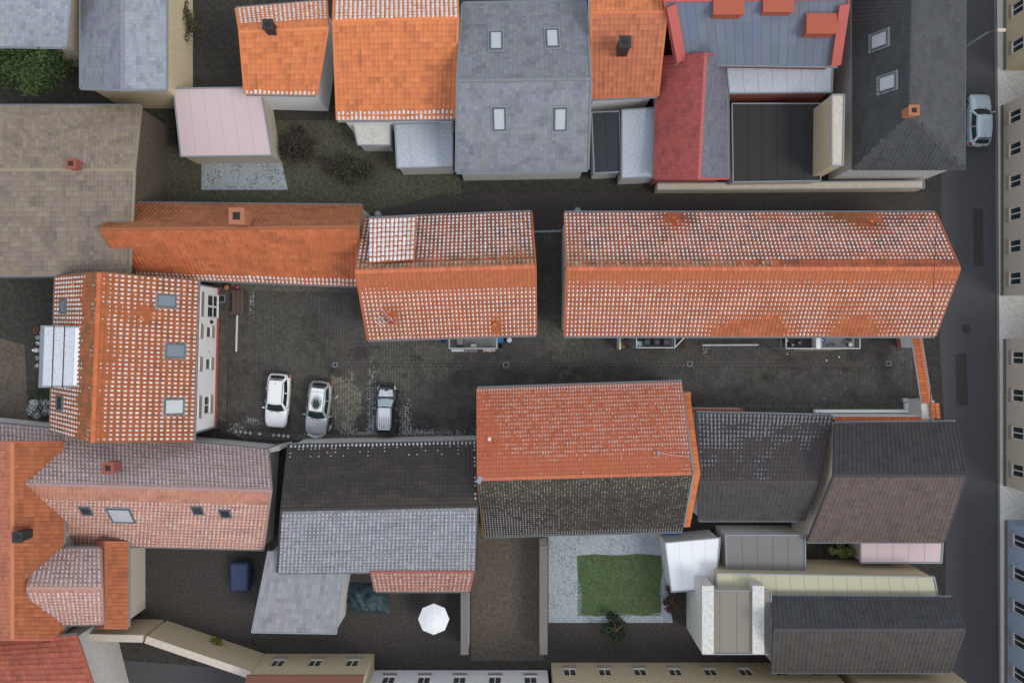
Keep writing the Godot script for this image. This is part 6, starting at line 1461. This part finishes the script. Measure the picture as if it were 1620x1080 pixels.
	pot("flowerpot", "brown pot with dry plant behind the round red-rimmed table", Vector3(25.52, h, -0.15), 0.14, 0.24, M.brown_wood, M.moss)
	pot("flowerpot", "small green-grey pot at the rail of the grey deck", Vector3(24.0, h, 0.3), 0.09, 0.2, M.moss, M.thin_snow, 10)
	pot("flowerpot", "small dark pot with white plant beside the grey-green pot", Vector3(24.35, h, 0.24), 0.08, 0.3, M.trim, M.white_paint, 8)
	pot("flowerpot", "round pale-rimmed pot on the dark balcony floor", Vector3(21.75, h, 0.12), 0.13, 0.22, M.kerb_stone)
	pot("flowerpot", "pot with snowy plant in the corner of the dark balcony", Vector3(21.15, h, 0.25), 0.13, 0.3, M.trim, M.thin_snow, 16)
	pot("flowerpot", "dark pot with reddish plant at the left end of the dark balcony", Vector3(20.7, h, -0.05), 0.14, 0.3, M.trim, M.thin_snow, 14)
	for i in 9:
		var lb := begin(); beam(lb, Vector3(22.3 + i * 0.33, 0.02, 0.72), Vector3(22.42 + i * 0.33, 1.9, 0.6), 0.09, 0.025)
		tag(obj("leaning_board", lb, M.beige_render), "pale narrow leaning board below the grey deck, %s from the west" % ORD[i], "board", "boards leaning below the grey deck")
	var dv := begin(); beam(dv, Vector3(22.88, 3.55, -0.85), Vector3(22.88, 3.55, 0.56), 0.3, 0.05); beam(dv, Vector3(22.88, 1.8, -0.85), Vector3(22.88, 1.8, 0.54), 0.12, 3.5)
	tag(obj("balcony_screen", dv, M.white_paint), "white ribbed screen dividing the two eastern balconies", "screen")
	# drains
	drain("drain cover in the courtyard channel above the silver car", Vector3(-14, 0, 1.85), 0.3); drain("drain cover in the courtyard channel below the shorter house", Vector3(-0.48, 0, 1.85), 0.36)
	drain("drain cover in the courtyard channel near the white rail", Vector3(14.08, 0, 1.78), 0.34); drain("dark drain cover in the courtyard channel nearest the gate", Vector3(29.8, 0, 1.73), 0.32)
	drain("square dark light-well grating at the white house door", Vector3(-22.98, 0, -3.38), 0.52)
	# bench-table of three boards, pots and the low timber edge
	var pt := thing("picnic_table", "brown picnic table of three wide boards near the white house", "table", Vector3(-21.45, 0, -3.08))
	for i in 3:
		var bt := begin(); box(bt, Vector3(-0.315 + i * 0.315, 0.72, 0), Vector3(0.27, 0.045, 1.86), Basis.from_euler(Vector3(0, 0.0, 0)), 0.01); obj("board", bt, M.brown_wood, pt)
	for z in [-0.65, 0.65]:
		var cb := begin(); beam(cb, Vector3(-0.42, 0.665, z), Vector3(0.42, 0.665, z), 0.08, 0.06); obj("crossbar", cb, M.brown_wood, pt)
		for x in [-1, 1]:
			var lg := begin(); beam(lg, Vector3(x * 0.38, 0, z), Vector3(x * 0.2, 0.64, z), 0.08, 0.05); obj("leg", lg, M.brown_wood, pt)
	pot("flowerpot", "pot of dried pinkish flowers at the upper end of the picnic table", Vector3(-21.98, 0, -3.95), 0.2, 0.35, M.kerb_stone, tint_mat(Color(0.22, 0.13, 0.11)), 70)
	pot("flowerpot", "pot of red and white dried flowers at the lower end of the picnic table", Vector3(-22.05, 0, -2.3), 0.17, 0.35, M.kerb_stone, tint_mat(Color(0.26, 0.11, 0.12)), 60)
	var ball := thing("clay_pot", "round orange clay pot by the courtyard's north wall", "pot", Vector3(-22.68, 0, -4.42) + Vector3(0.15, 0, 0.15))
	var bl := begin(); lathe(bl, Vector3.ZERO, [[0, 0], [0.12, 0], [0.22, 0.16], [0.22, 0.26], [0.1, 0.4], [0.06, 0.42], [0, 0.40]], 18); obj("pot", bl, M.terracotta, ball)
	var ps := thing("watering_can", "pink watering can lying by the courtyard's north wall", "watering can", Vector3(-21.75, 0, -4.4) + Vector3(0.05, 0, 0.15), 0.5)
	var p2 := begin(); lathe(p2, Vector3.ZERO, [[0, 0], [0.11, 0], [0.12, 0.2], [0.1, 0.22], [0, 0.22]], 14); obj("can", p2, M.pink_plastic, ps)
	var p3 := begin(); tube(p3, [Vector3(-0.1, 0.06, 0), Vector3(-0.3, 0.22, 0)], 0.025, 8); obj("spout", p3, M.pink_plastic, ps)
	var p4 := begin(); tube(p4, [Vector3(0.1, 0.18, 0), Vector3(0.2, 0.2, 0), Vector3(0.18, 0.08, 0), Vector3(0.11, 0.05, 0)], 0.015, 6); obj("handle", p4, M.pink_plastic, ps)
	var lo := begin(); beam(lo, Vector3(-21.72, 0.15, -2.09) - Vector3(0, 0.07, 0), Vector3(-21.8, 0.15, 0.8) - Vector3(0, 0.07, 0), 0.13, 0.2, 0.02); tag(obj("timber_edge", lo, M.concrete), "pale weathered timber edging running south from the picnic table", "edging")
	var ob := begin(); beam(ob, Vector3(-23.24, 0.3, 5.72), Vector3(-22.68, 0.06, 6.29), 0.05, 0.05); tag(obj("leaning_stick", ob, M.verge_wood), "short wooden stick leaning at the white house's corner", "stick")
	# drums behind the houses
	for e in [[Vector3(-10.5, 0.85, -9.94), "grey lidded water drum behind the shorter house"], [Vector3(5.13, 0.85, -10.23), "grey lidded water drum behind the long house"]]:
		var dr := thing("water_drum", e[1], "drum", e[0] * Vector3(1, 0, 1))
		var d1 := begin(); lathe(d1, Vector3.ZERO, [[0, 0], [0.24, 0], [0.27, 0.3], [0.26, 0.8], [0.2, 0.83], [0, 0.83]], 20); obj("drum", d1, M.zinc, dr)
		var d2 := begin(); lathe(d2, Vector3(0, 0.83, 0), [[0.16, 0], [0.15, 0.04], [0, 0.05]], 16); obj("lid", d2, M.patio, dr)
	# garden side of the white house: rail, figure, pots
	var gr := thing("garden_rail", "blue-grey railing below the white house's dormer", "railing")
	var gt := begin(); beam(gt, Vector3(-36.75, 1, -0.79), Vector3(-36.8, 1, 2.46), 0.06, 0.06); obj("handrail", gt, M.zinc, gr)
	for i in 12:
		var gp := begin(); var q: Vector3 = Vector3(-36.75, 1, -0.79).lerp(Vector3(-36.8, 1, 2.46), i / 11.0); beam(gp, Vector3(q.x, 0, q.z), q - Vector3(0, 0.03, 0), 0.03, 0.03); obj("baluster", gp, M.zinc, gr)
	var fg := thing("garden_figure", "white stone garden figure standing beyond the dormer", "statue", Vector3(-37.15, 0, 0.68))
	var f1 := begin(); lathe(f1, Vector3.ZERO, [[0, 0], [0.2, 0], [0.2, 0.12], [0.13, 0.16], [0.12, 0.5], [0.17, 0.85], [0.15, 1.0], [0.06, 1.06], [0.1, 1.16], [0.1, 1.26], [0, 1.33]], 14); obj("figure", f1, M.white_render, fg)
	pot("flowerpot", "large pot of brown dry grass beyond the dormer's upper corner", Vector3(-37.3, 0, -0.9), 0.25, 0.5, M.terracotta, tint_mat(Color(0.14, 0.085, 0.05)), 120)
	for e in [[Vector3(-37.35, 0, -0.3), "white flower pot on the garden side, above the figure"], [Vector3(-37.35, 0, 0.15), "white flower pot on the garden side, right above the figure"], [Vector3(-37.4, 0, 1.3), "white flower pot on the garden side, right below the figure"], [Vector3(-37.4, 0, 1.9), "white flower pot on the garden side, lowest of the row"]]: pot("flowerpot", e[1], e[0], 0.14, 0.4, M.white_paint, M.leaf_green, 20)
	var bt := thing("blue_tarpaulin", "bright blue tarpaulin bundle at the dark roof's lower right corner", "tarpaulin", Vector3(12.7, 0, 15.3))
	var bs := begin(); bs.set_smooth_group(0); ellipsoid(bs, Vector3(0, 0.35, 0), Vector3(0.75, 0.5, 0.45), 14); ellipsoid(bs, Vector3(0.5, 0.25, 0.2), Vector3(0.5, 0.35, 0.4), 12); obj("sheet", bs, M.blue_plastic, bt)
	var mh := thing("manhole_cover", "round iron manhole cover in the street near the gate", "manhole cover", Vector3(36, 0, -1) + Vector3(0, -0.015, 0))
	var mc := begin(); lathe(mc, Vector3.ZERO, [[0.36, 0], [0.36, 0.012], [0.31, 0.014], [0.3, 0.008], [0, 0.01]], 24); obj("cover", mc, M.dark_metal, mh)
	# a blue car-sized tarpaulin, a parasol and a tarp in the lower yards
	var bv := thing("blue_trailer", "dark blue covered trailer in the lower left yard", "trailer", Vector3(-21.2, 0, 18.3))
	var v1 := begin(); box(v1, Vector3(0, 0.8, 0), Vector3(1.4, 0.9, 2.2), Basis.IDENTITY, 0.12); obj("cover", v1, M.navy_sheet, bv)
	for x in [-0.72, 0.72]:
		var wh := begin(); tube(wh, [Vector3(x - 0.08, 0.3, 0), Vector3(x + 0.08, 0.3, 0)], 0.3, 16); obj("wheel", wh, M.tyre, bv)
	var tarp := thing("tarpaulin", "dark teal tarpaulin over a heap in the lower yard", "tarpaulin", Vector3(-11.5, 0, 20.25))
	var ta := begin(); ta.set_smooth_group(0)
	var tg := []
	for i in 17:
		var row := []
		for j in 13:
			var a := i / 8.0 - 1; var b := j / 6.0 - 1
			row.append(Vector3(a * 1.7 + 0.1 * b, max(0.0, (1 - pow(abs(a), 3)) * (1 - pow(abs(b), 3)) * (0.9 + 0.9 * blotch.get_noise_2d(a * 14, b * 14))), b * 1.15 + 0.12 * a + 0.1 * blotch.get_noise_1d(a * 30)))
		tg.append(row)
	for i in 16:
		for j in 12: quad(ta, tg[i][j], tg[i + 1][j], tg[i + 1][j + 1], tg[i][j + 1])
	obj("sheet", ta, M.teal_sheet, tarp)
	var um := thing("parasol", "white garden parasol in the lower yard", "parasol", Vector3(-6, 0, 21.25))
	var u3 := begin(); lathe(u3, Vector3.ZERO, [[1.2, 2.0], [0.6, 2.3], [0, 2.5]], 8, false); obj("canopy", u3, M.snow_sheet, um)
	var u4 := begin(); tube(u4, [Vector3(0, 0, 0), Vector3(0, 2.4, 0)], 0.03, 8); obj("pole", u4, M.steel, um)
	var lamp := thing("street_lamp", "street lamp with a long arm at the top of the street", "street lamp", Vector3(34.5, 0, -22.4))
	var l1 := begin(); tube(l1, [Vector3.ZERO, Vector3(0, 5.2, 0), Vector3(0.5, 5.6, 0)], 0.06, 8); obj("pole", l1, M.zinc, lamp)
	var l2 := begin(); box(l2, Vector3(0.75, 5.6, 0), Vector3(0.6, 0.12, 0.24), Basis.IDENTITY, 0.03); obj("lamp_head", l2, M.beige_render, lamp)


# ------------------------------------------------------------------ trees, shrubs and beds
func tree(called: String, label: String, base: Vector3, h: float, rad: Vector3, n: int, leaf: float, cols: Array, cat := "tree", clumps := 26):
	var t := thing(called, label, cat, base)
	var tr := begin(); tube(tr, [Vector3.ZERO, Vector3(0.05, h * 0.4, 0), Vector3(0, h * 0.8, 0.05)], 0.18, 8, 0.05)
	for k in 7:
		var a := TAU * k / 7.0; var y := h * (0.3 + 0.07 * k); tube(tr, [Vector3(0, y, 0), Vector3(cos(a) * rad.x * 0.6, y + rad.y * 0.3, sin(a) * rad.z * 0.6)], 0.06, 6, 0.015)
	obj("trunk", tr, M.brown_wood, t)
	var xf := []; var cs := []
	var centres := []
	for i in clumps:
		var d := Vector3(rng.randfn(), rng.randfn(), rng.randfn()).normalized() * pow(rng.randf(), 0.45)
		centres.append([Vector3(d.x * rad.x, h * 0.55 + d.y * rad.y, d.z * rad.z), rng.randf_range(0.22, 0.4) * min(rad.x, rad.z), cols[rng.randi() % cols.size()]])
	for i in n:
		var c: Array = centres[rng.randi() % clumps]
		var d = Vector3(rng.randfn(), rng.randfn() * 0.8, rng.randfn()) * 0.55 * c[1]
		var s := leaf * rng.randf_range(0.6, 1.4); var f := rng.randf_range(0.7, 1.3)
		xf.append(Transform3D(Basis.from_euler(Vector3(rng.randf_range(-1, 1), rng.randf() * TAU, rng.randf_range(-1, 1))).scaled(Vector3(s, s, s)), c[0] + d))
		cs.append(Color(c[2].r * f, c[2].g * f, c[2].b * f))
	instances("crown", leaf_mesh(), M.bits, xf, cs, t)
var leaf_m: Mesh
func leaf_mesh() -> Mesh:
	if leaf_m == null:
		var st := begin(); quad(st, Vector3(-1, 0, 0), Vector3(0, 0.15, 0.55), Vector3(1, 0, 0), Vector3(0, 0.15, -0.55)); st.generate_normals(); leaf_m = st.commit()
	return leaf_m
func greenery():
	var g := [Color(0.045, 0.085, 0.022), Color(0.06, 0.10, 0.028), Color(0.035, 0.065, 0.02)]
	tree("evergreen_tree", "broad dark green tree between blue-grey and brown roofs, leftmost", Vector3(-39.5, 0, -20.9), 6.0, Vector3(2.9, 2.0, 2.0), 9000, 0.13, g, "tree", 46)
	tree("evergreen_tree", "round dark green tree at the end of the green row, right of the leftmost tree", Vector3(-35.7, 0, -20.7), 5.5, Vector3(2.4, 1.8, 1.8), 8000, 0.13, g, "tree", 40)
	tree("bare_shrub", "brownish bare shrub in the dark upper yard", Vector3(-25.5, 0, -24.25), 2.5, Vector3(1.4, 0.9, 1.8), 1200, 0.09, [Color(0.07, 0.065, 0.04)], "shrub", 16)
	tree("forsythia_shrub", "yellowish shrub in the dark upper yard", Vector3(-25.1, 0, -25), 1.8, Vector3(0.5, 0.5, 0.5), 500, 0.08, [Color(0.25, 0.26, 0.03)], "shrub", 6)
	tree("snowy_shrub", "snow-flecked shrub beside the white house's garden side", Vector3(-36.9, 0, 4.85), 1.5, Vector3(0.9, 0.6, 1.3), 1600, 0.07, [Color(0.03, 0.05, 0.02), Color(0.05, 0.06, 0.03), Color(0.5, 0.52, 0.54)], "shrub", 20)
	tree("garden_shrub", "dark shrub at the foot of the green lawn", Vector3(8.1, 0, 22.4), 1.6, Vector3(1.3, 0.7, 1.0), 1800, 0.09, [Color(0.03, 0.05, 0.02)], "shrub", 14)
	tree("garden_shrub", "brown shrub at the right edge of the green lawn", Vector3(12.4, 0, 20.25), 1.6, Vector3(0.6, 0.7, 1.4), 1000, 0.09, [Color(0.09, 0.05, 0.03)], "shrub", 12)
	tree("garden_shrub", "green shrub beside the pinkish terrace", Vector3(26, 0, 16.4), 1.8, Vector3(1.3, 0.6, 0.7), 1600, 0.09, [Color(0.16, 0.2, 0.06)], "shrub", 12)
	tree("forsythia_shrub", "yellow-green shrub at the corner of the lower left yard", Vector3(-23.2, 0, 23.4), 1.6, Vector3(0.8, 0.5, 0.5), 800, 0.08, [Color(0.22, 0.22, 0.03)], "shrub", 8)
	tree("garden_shrub", "dull green bush in the upper garden", Vector3(-12.5, 0, -13.5), 1.6, Vector3(2.2, 0.6, 1.2), 2200, 0.1, [Color(0.05, 0.06, 0.03), Color(0.06, 0.05, 0.035)], "shrub", 18)
	tree("garden_shrub", "low brownish bush left in the upper garden", Vector3(-17, 0, -15.25), 1.6, Vector3(1.6, 0.6, 1.4), 1500, 0.1, [Color(0.05, 0.04, 0.03)], "shrub", 14)
	# lawn
	var xf := []; var cs := []
	for i in 15000:
		var p := Vector3(5.2, 0, 16.9).lerp(Vector3(11.8, 0, 16.9), rng.randf()); p.z = lerp(Vector3(5.2, 0, 16.9).z, Vector3(5.2, 0, 21.7).z, rng.randf()); p.y = 0.03
		var f := rng.randf_range(0.7, 1.3); var s := rng.randf_range(0.03, 0.07)
		xf.append(Transform3D(Basis.from_euler(Vector3(rng.randf_range(-0.8, 0.8), rng.randf() * TAU, rng.randf_range(-0.8, 0.8))).scaled(Vector3(s, s, s * 0.5)), p))
		cs.append(Color(0.14 * f, 0.215 * f, 0.085 * f).lerp(Color(0.16 * f, 0.14 * f, 0.08 * f), clamp(blotch.get_noise_2d(p.x * 4, p.z * 4) * 2.5, 0, 0.8)))
	tag(instances("grass", leaf_mesh(), M.bits, xf, cs, self), "short green grass of the lawn behind the dark roof slope", "grass", "", "stuff")
	# planted stone ring edging along the south wall: snow-capped or green
	var kinds := ["snow", "snow", "snow", "snow", "green", "snow", "green", "green", "pale", "snow", "snow", "snow", "green"]
	for i in 13:
		var u := 374.0 + i * 7.5
		var pos := Vector3((u - 810) * 0.05, 0, (682.5 + i * 0.65 - 540) * 0.05)
		var desc: String = {"snow": "snow-filled round planting stone in the bed edge, %s of the row from the white house", "green": "round planting stone with green plant, %s of the row from the white house", "pale": "round planting stone with pale plant, %s of the row from the white house"}[kinds[i]] % ORD[i]
		var t := thing("planting_stone", desc, "planting stone", pos, rng.randf() * 0.3, "planting stones along the flower bed")
		var st := begin(); lathe(st, Vector3.ZERO, [[0, 0], [0.17, 0], [0.18, 0.22], [0.14, 0.22], [0.13, 0.15], [0, 0.14]], 12, false); obj("ring", st, M.kerb_stone, t)
		if kinds[i] == "snow":
			var sn := begin(); sn.set_smooth_group(0); lathe(sn, Vector3(rng.randf_range(-0.03, 0.03), 0.14, rng.randf_range(-0.03, 0.03)), [[0.12, 0], [0.1, 0.05], [0.05, 0.07], [0, 0.075]], 9); obj("snow", sn, M.thin_snow, t)
			leaves(t, "leaves", Vector3(0, 0.15, 0), Vector3(0.11, 0.08, 0.11), 6, 0.04, M.moss)
		else: leaves(t, "leaves", Vector3(0, 0.15, 0), Vector3(0.13, 0.14, 0.13), 40, 0.05, M.leaf_green if kinds[i] == "green" else M.thin_snow)

func scatter(called: String, label: String, mesh: Mesh, m: Material, n: int, spot: Callable, cat := "gravel"):
	var xf := []; var cs := []
	for i in n:
		var e: Array = spot.call()
		if e.is_empty(): continue
		xf.append(Transform3D(Basis.from_euler(Vector3(rng.randf_range(-0.5, 0.5), rng.randf() * TAU, rng.randf_range(-0.5, 0.5))).scaled(Vector3(e[1], e[1] * 0.5, e[1] * 0.8)), e[0])); cs.append(e[2])
	tag(instances(called, mesh, m, xf, cs, self), label, cat, "", "stuff")
func pebble() -> Mesh:
	var st := begin(); st.set_smooth_group(0); ellipsoid(st, Vector3.ZERO, Vector3(1, 1, 1), 6); st.generate_normals(); return st.commit()
func fine_stuff():
	var pm := pebble()
	# leaf litter, crumbs and old snow over the back yards and the lane
	for e in [["litter", "leaf litter and crumbs strewn over the lower yards", 420, 1130, 845, 1050, Color(0.13, 0.11, 0.085), 16000, 0.05], ["litter", "leaf litter strewn over the lower left yard", 200, 420, 862, 1010, Color(0.11, 0.095, 0.08), 5000, 0.05], ["litter", "leaf litter and tufts in the upper garden", 225, 730, 190, 330, Color(0.10, 0.10, 0.055), 12000, 0.06], ["litter", "grit along the dark north lane", 570, 1490, 300, 345, Color(0.12, 0.105, 0.095), 9000, 0.035], ["litter", "leaf litter in the garden behind the white house", -20, 85, 440, 670, Color(0.085, 0.08, 0.05), 4000, 0.05]]:
		scatter(e[0], e[1], leaf_mesh(), M.bits, e[7], func():
			var x: float = (rng.randf_range(e[2], e[3]) - 810) * 0.05; var z: float = (rng.randf_range(e[4], e[5]) - 540) * 0.05
			var n := blotch.get_noise_2d(x * 3 + 11, z * 3)
			if rng.randf() > 0.35 + n * 2.2: return []
			var k := rng.randf_range(0.4, 1.5)
			return [Vector3(x, 0.02, z), e[8] * rng.randf_range(0.4, 1.3), Color(e[6].r * k, e[6].g * k, e[6].b * k)], "litter")
	# gravel strips at the foot of the north and south walls
	scatter("gravel", "brown gravel strip along the south walls of the courtyard", pm, M.bits, 9000, func():
		var u := rng.randf_range(380, 752); var z: float = (690.0 - 540 + rng.randf_range(-2.5, 6) - (maxf(0.0, 445 - u) * 0.05)) * 0.05
		var g := rng.randf_range(0.04, 0.2); return [Vector3((u - 810) * 0.05, 0.025, z), rng.randf_range(0.02, 0.05), Color(g, g * 0.9, g * 0.68)])
	scatter("gravel", "brown gravel strip along the north wall of the courtyard", pm, M.bits, 5000, func():
		var u := rng.randf_range(365, 570); var z: float = (452.0 - 540 + rng.randf_range(-5, 6) + (u - 365) * 0.025) * 0.05
		var g := rng.randf_range(0.06, 0.22); return [Vector3((u - 810) * 0.05, 0.025, z), rng.randf_range(0.02, 0.05), Color(g, g * 0.93, g * 0.75)])
	scatter("gravel", "brown gravel strip at the foot of the south boundary walls by the gate", pm, M.bits, 6000, func():
		var u := rng.randf_range(1095, 1430); var z: float = (645.0 - 540 + rng.randf_range(-4, 5) * (1.3 if u > 1178 and u < 1290 else 0.7)) * 0.05
		var g := rng.randf_range(0.05, 0.2); return [Vector3((u - 810) * 0.05, 0.025, z), rng.randf_range(0.02, 0.045), Color(g, g * 0.92, g * 0.75)])
	# loose grit, moss crumbs and pale specks over the paving
	scatter("grit", "pale grit and moss crumbs scattered over the courtyard paving", pm, M.bits, 26000, func():
		var u := rng.randf_range(365, 1440); var v := rng.randf_range(455, 688)
		if v < 530 and u > 575: v = rng.randf_range(530, 645)
		if v > 640 and u > 755: v = rng.randf_range(600, 640)
		var x := (u - 810) * 0.05; var z := (v - 540) * 0.05
		var n := blotch.get_noise_2d(x * 2.2 + 40, z * 2.2) + (0.25 if z > 3.4 or (u < 420 and v > 520) else 0.0)
		if rng.randf() > 0.25 + n * 1.6: return []
		var g := rng.randf_range(0.06, 0.2); return [Vector3(x, 0.03, z), rng.randf_range(0.012, 0.035), Color(g, g * 0.95, g * 0.8)])
	scatter("weeds", "green weeds along the low white wall by the gate", leaf_mesh(), M.bits, 700, func():
		var u := rng.randf_range(1300, 1420); var k := rng.randf_range(0.6, 1.4)
		if blotch.get_noise_1d(u * 3.0) < -0.02: return []
		return [Vector3((u - 810) * 0.05, 0.06, (646.0 - 540 + rng.randf_range(-3, 2.5)) * 0.05), rng.randf_range(0.04, 0.1), Color(0.06 * k, 0.10 * k, 0.02 * k)], "weeds")
	scatter("weeds", "green weeds and moss in the passage between the two long houses", leaf_mesh(), M.bits, 900, func():
		var k := rng.randf_range(0.6, 1.4); var u := rng.randf_range(850, 893)
		if rng.randf() < 0.6: u = rng.randf_range(888, 894)
		return [Vector3((u - 810) * 0.05, 0.05, (rng.randf_range(362, 525) - 540) * 0.05), rng.randf_range(0.03, 0.08), Color(0.05 * k, 0.075 * k, 0.02 * k)], "weeds")
	# snow left in the joints of the paving around the black car and elsewhere
	var xf := [[], [], [], []]; var cs := [[], [], [], []]
	var zones := [[585, 632, 6, 50, 0.5], [587, 668, 7, 16, 0.95], [640, 665, 9, 34, 0.4], [650, 683, 40, 7, 0.5], [610, 686, 40, 4, 0.75], [575, 684, 18, 6, 0.5], [545, 670, 7, 14, 0.4], [550, 680, 12, 8, 0.35], [378, 683, 10, 6, 0.75], [372, 676, 14, 10, 0.3], [398, 664, 10, 7, 0.35], [495, 688, 20, 5, 0.3], [1114, 552, 3, 7, 0.7], [395, 475, 3, 22, 0.5], [700, 683, 60, 6, 0.2]]
	for zn in zones:
		var k := int(zn[2] * zn[3] * 1.5)
		for i in k:
			var u: float = zn[0] + rng.randfn() * zn[2] * 0.55; var v: float = zn[1] + rng.randfn() * zn[3] * 0.5
			if rng.randf() > zn[4]: continue
			var x := (u - 810) * 0.05; var z := (v - 540) * 0.05
			if abs(x + 9.95) < 0.92 and abs(z - 5.35) < 1.95: continue
			if rng.randf() < 0.7: x = round(x / 0.215) * 0.215 + 0.107
			else: z = round(z / 0.165) * 0.165 + 0.08
			var along_z := rng.randf() < 0.6
			var s := rng.randf_range(0.03, 0.06); var l := rng.randf_range(0.07, 0.2)
			var vv := rng.randi() % 4
			xf[vv].append(Transform3D(Basis.from_scale(Vector3(s if along_z else l, 0.4, l if along_z else s)), Vector3(x, 0.024, z))); var g := rng.randf_range(0.3, 0.62); cs[vv].append(Color(g * 0.97, g, g * 1.03))
	for v in 4: tag(instances("snow", pad_mesh[v], M.snow, xf[v], cs[v], self), "thin snow lying in the paving joints around the black car and the bed", "snow", "", "stuff")
	# the scraped ridge of snow before the silver car and a few lumps
	for e in [[Vector3(-15.45, 0, 7.5), 1.55, 0.34, 0.05, "crescent of scraped snow in front of the silver-grey car"], [Vector3(-14.43, 0, 6.83), 0.22, 0.5, -0.5, "small heap of snow beside the silver-grey car's front"], [Vector3(-13.9, 0, 4.4), 0.1, 0.34, -0.6, "thin streak of snow right of the silver-grey car"], [Vector3(-14.35, 0, 5.93), 0.14, 0.1, 0.0, "tiny lump of snow beside the silver-grey car's mirror"], [Vector3(24.9, 0, 1.5), 0.14, 0.12, 0, "pale lump on the paving below the grey deck, lower one"], [Vector3(25.9, 0, 1.23), 0.12, 0.14, 0, "pale lump on the paving below the grey deck, upper one"], [Vector3(21.8, 0, 1), 0.1, 0.1, 0, "pale lump on the paving below the dark balcony"], [Vector3(24.7, 0, 4.5), 0.09, 0.09, 0, "pale lump on the dark paving near the low white wall"]]:
		var st := begin(); st.set_smooth_group(0)
		var n := 60; var g := []
		for i in n + 1:
			var col := []
			for j in 7:
				var a := float(i) / n * 2 - 1; var b := j / 6.0 * 2 - 1
				var wdt: float = e[2] * sqrt(max(0.0, 1 - a * a)) * 0.5 * (1 + 1.1 * blotch.get_noise_2d(a * 60 + e[1] * 9, b * 30))
				var bow: float = -0.22 * a * a * (1.0 if e[1] > 1 else 0.0)
				col.append(Vector3(a * e[1] / 2 , 0.02 + 0.07 * min(1.0, e[2] * 3) * max(0.0, 1 - b * b) * (1 - a * a * 0.6) * (0.7 + 0.6 * blotch.get_noise_2d(a * 70, b * 50 + 9)), b * wdt + bow))
			g.append(col)
		for i in n:
			for j in 6: quad(st, g[i][j], g[i + 1][j], g[i + 1][j + 1], g[i][j + 1])
		var o := obj("snow_heap", st, M.snow_sheet); o.position = e[0]; o.rotation.y = e[3]; tag(o, e[4], "snow")
	settle()

# Puts every thing that is a bare Node3D at the foot of what it holds
func settle():
	for t in get_children():
		if t is MeshInstance3D or t is MultiMeshInstance3D or t is Camera3D or t is Light3D or not t is Node3D or t.position != Vector3.ZERO: continue
		var bb := AABB(); var first := true
		for c in t.find_children("*", "MeshInstance3D", true, false):
			var w: AABB = c.global_transform * c.mesh.get_aabb()
			bb = w if first else bb.merge(w); first = false
		if first: continue
		var p := Vector3(bb.get_center().x, max(bb.position.y, 0.0), bb.get_center().z)
		t.position = p
		for c in t.get_children(): c.position -= p
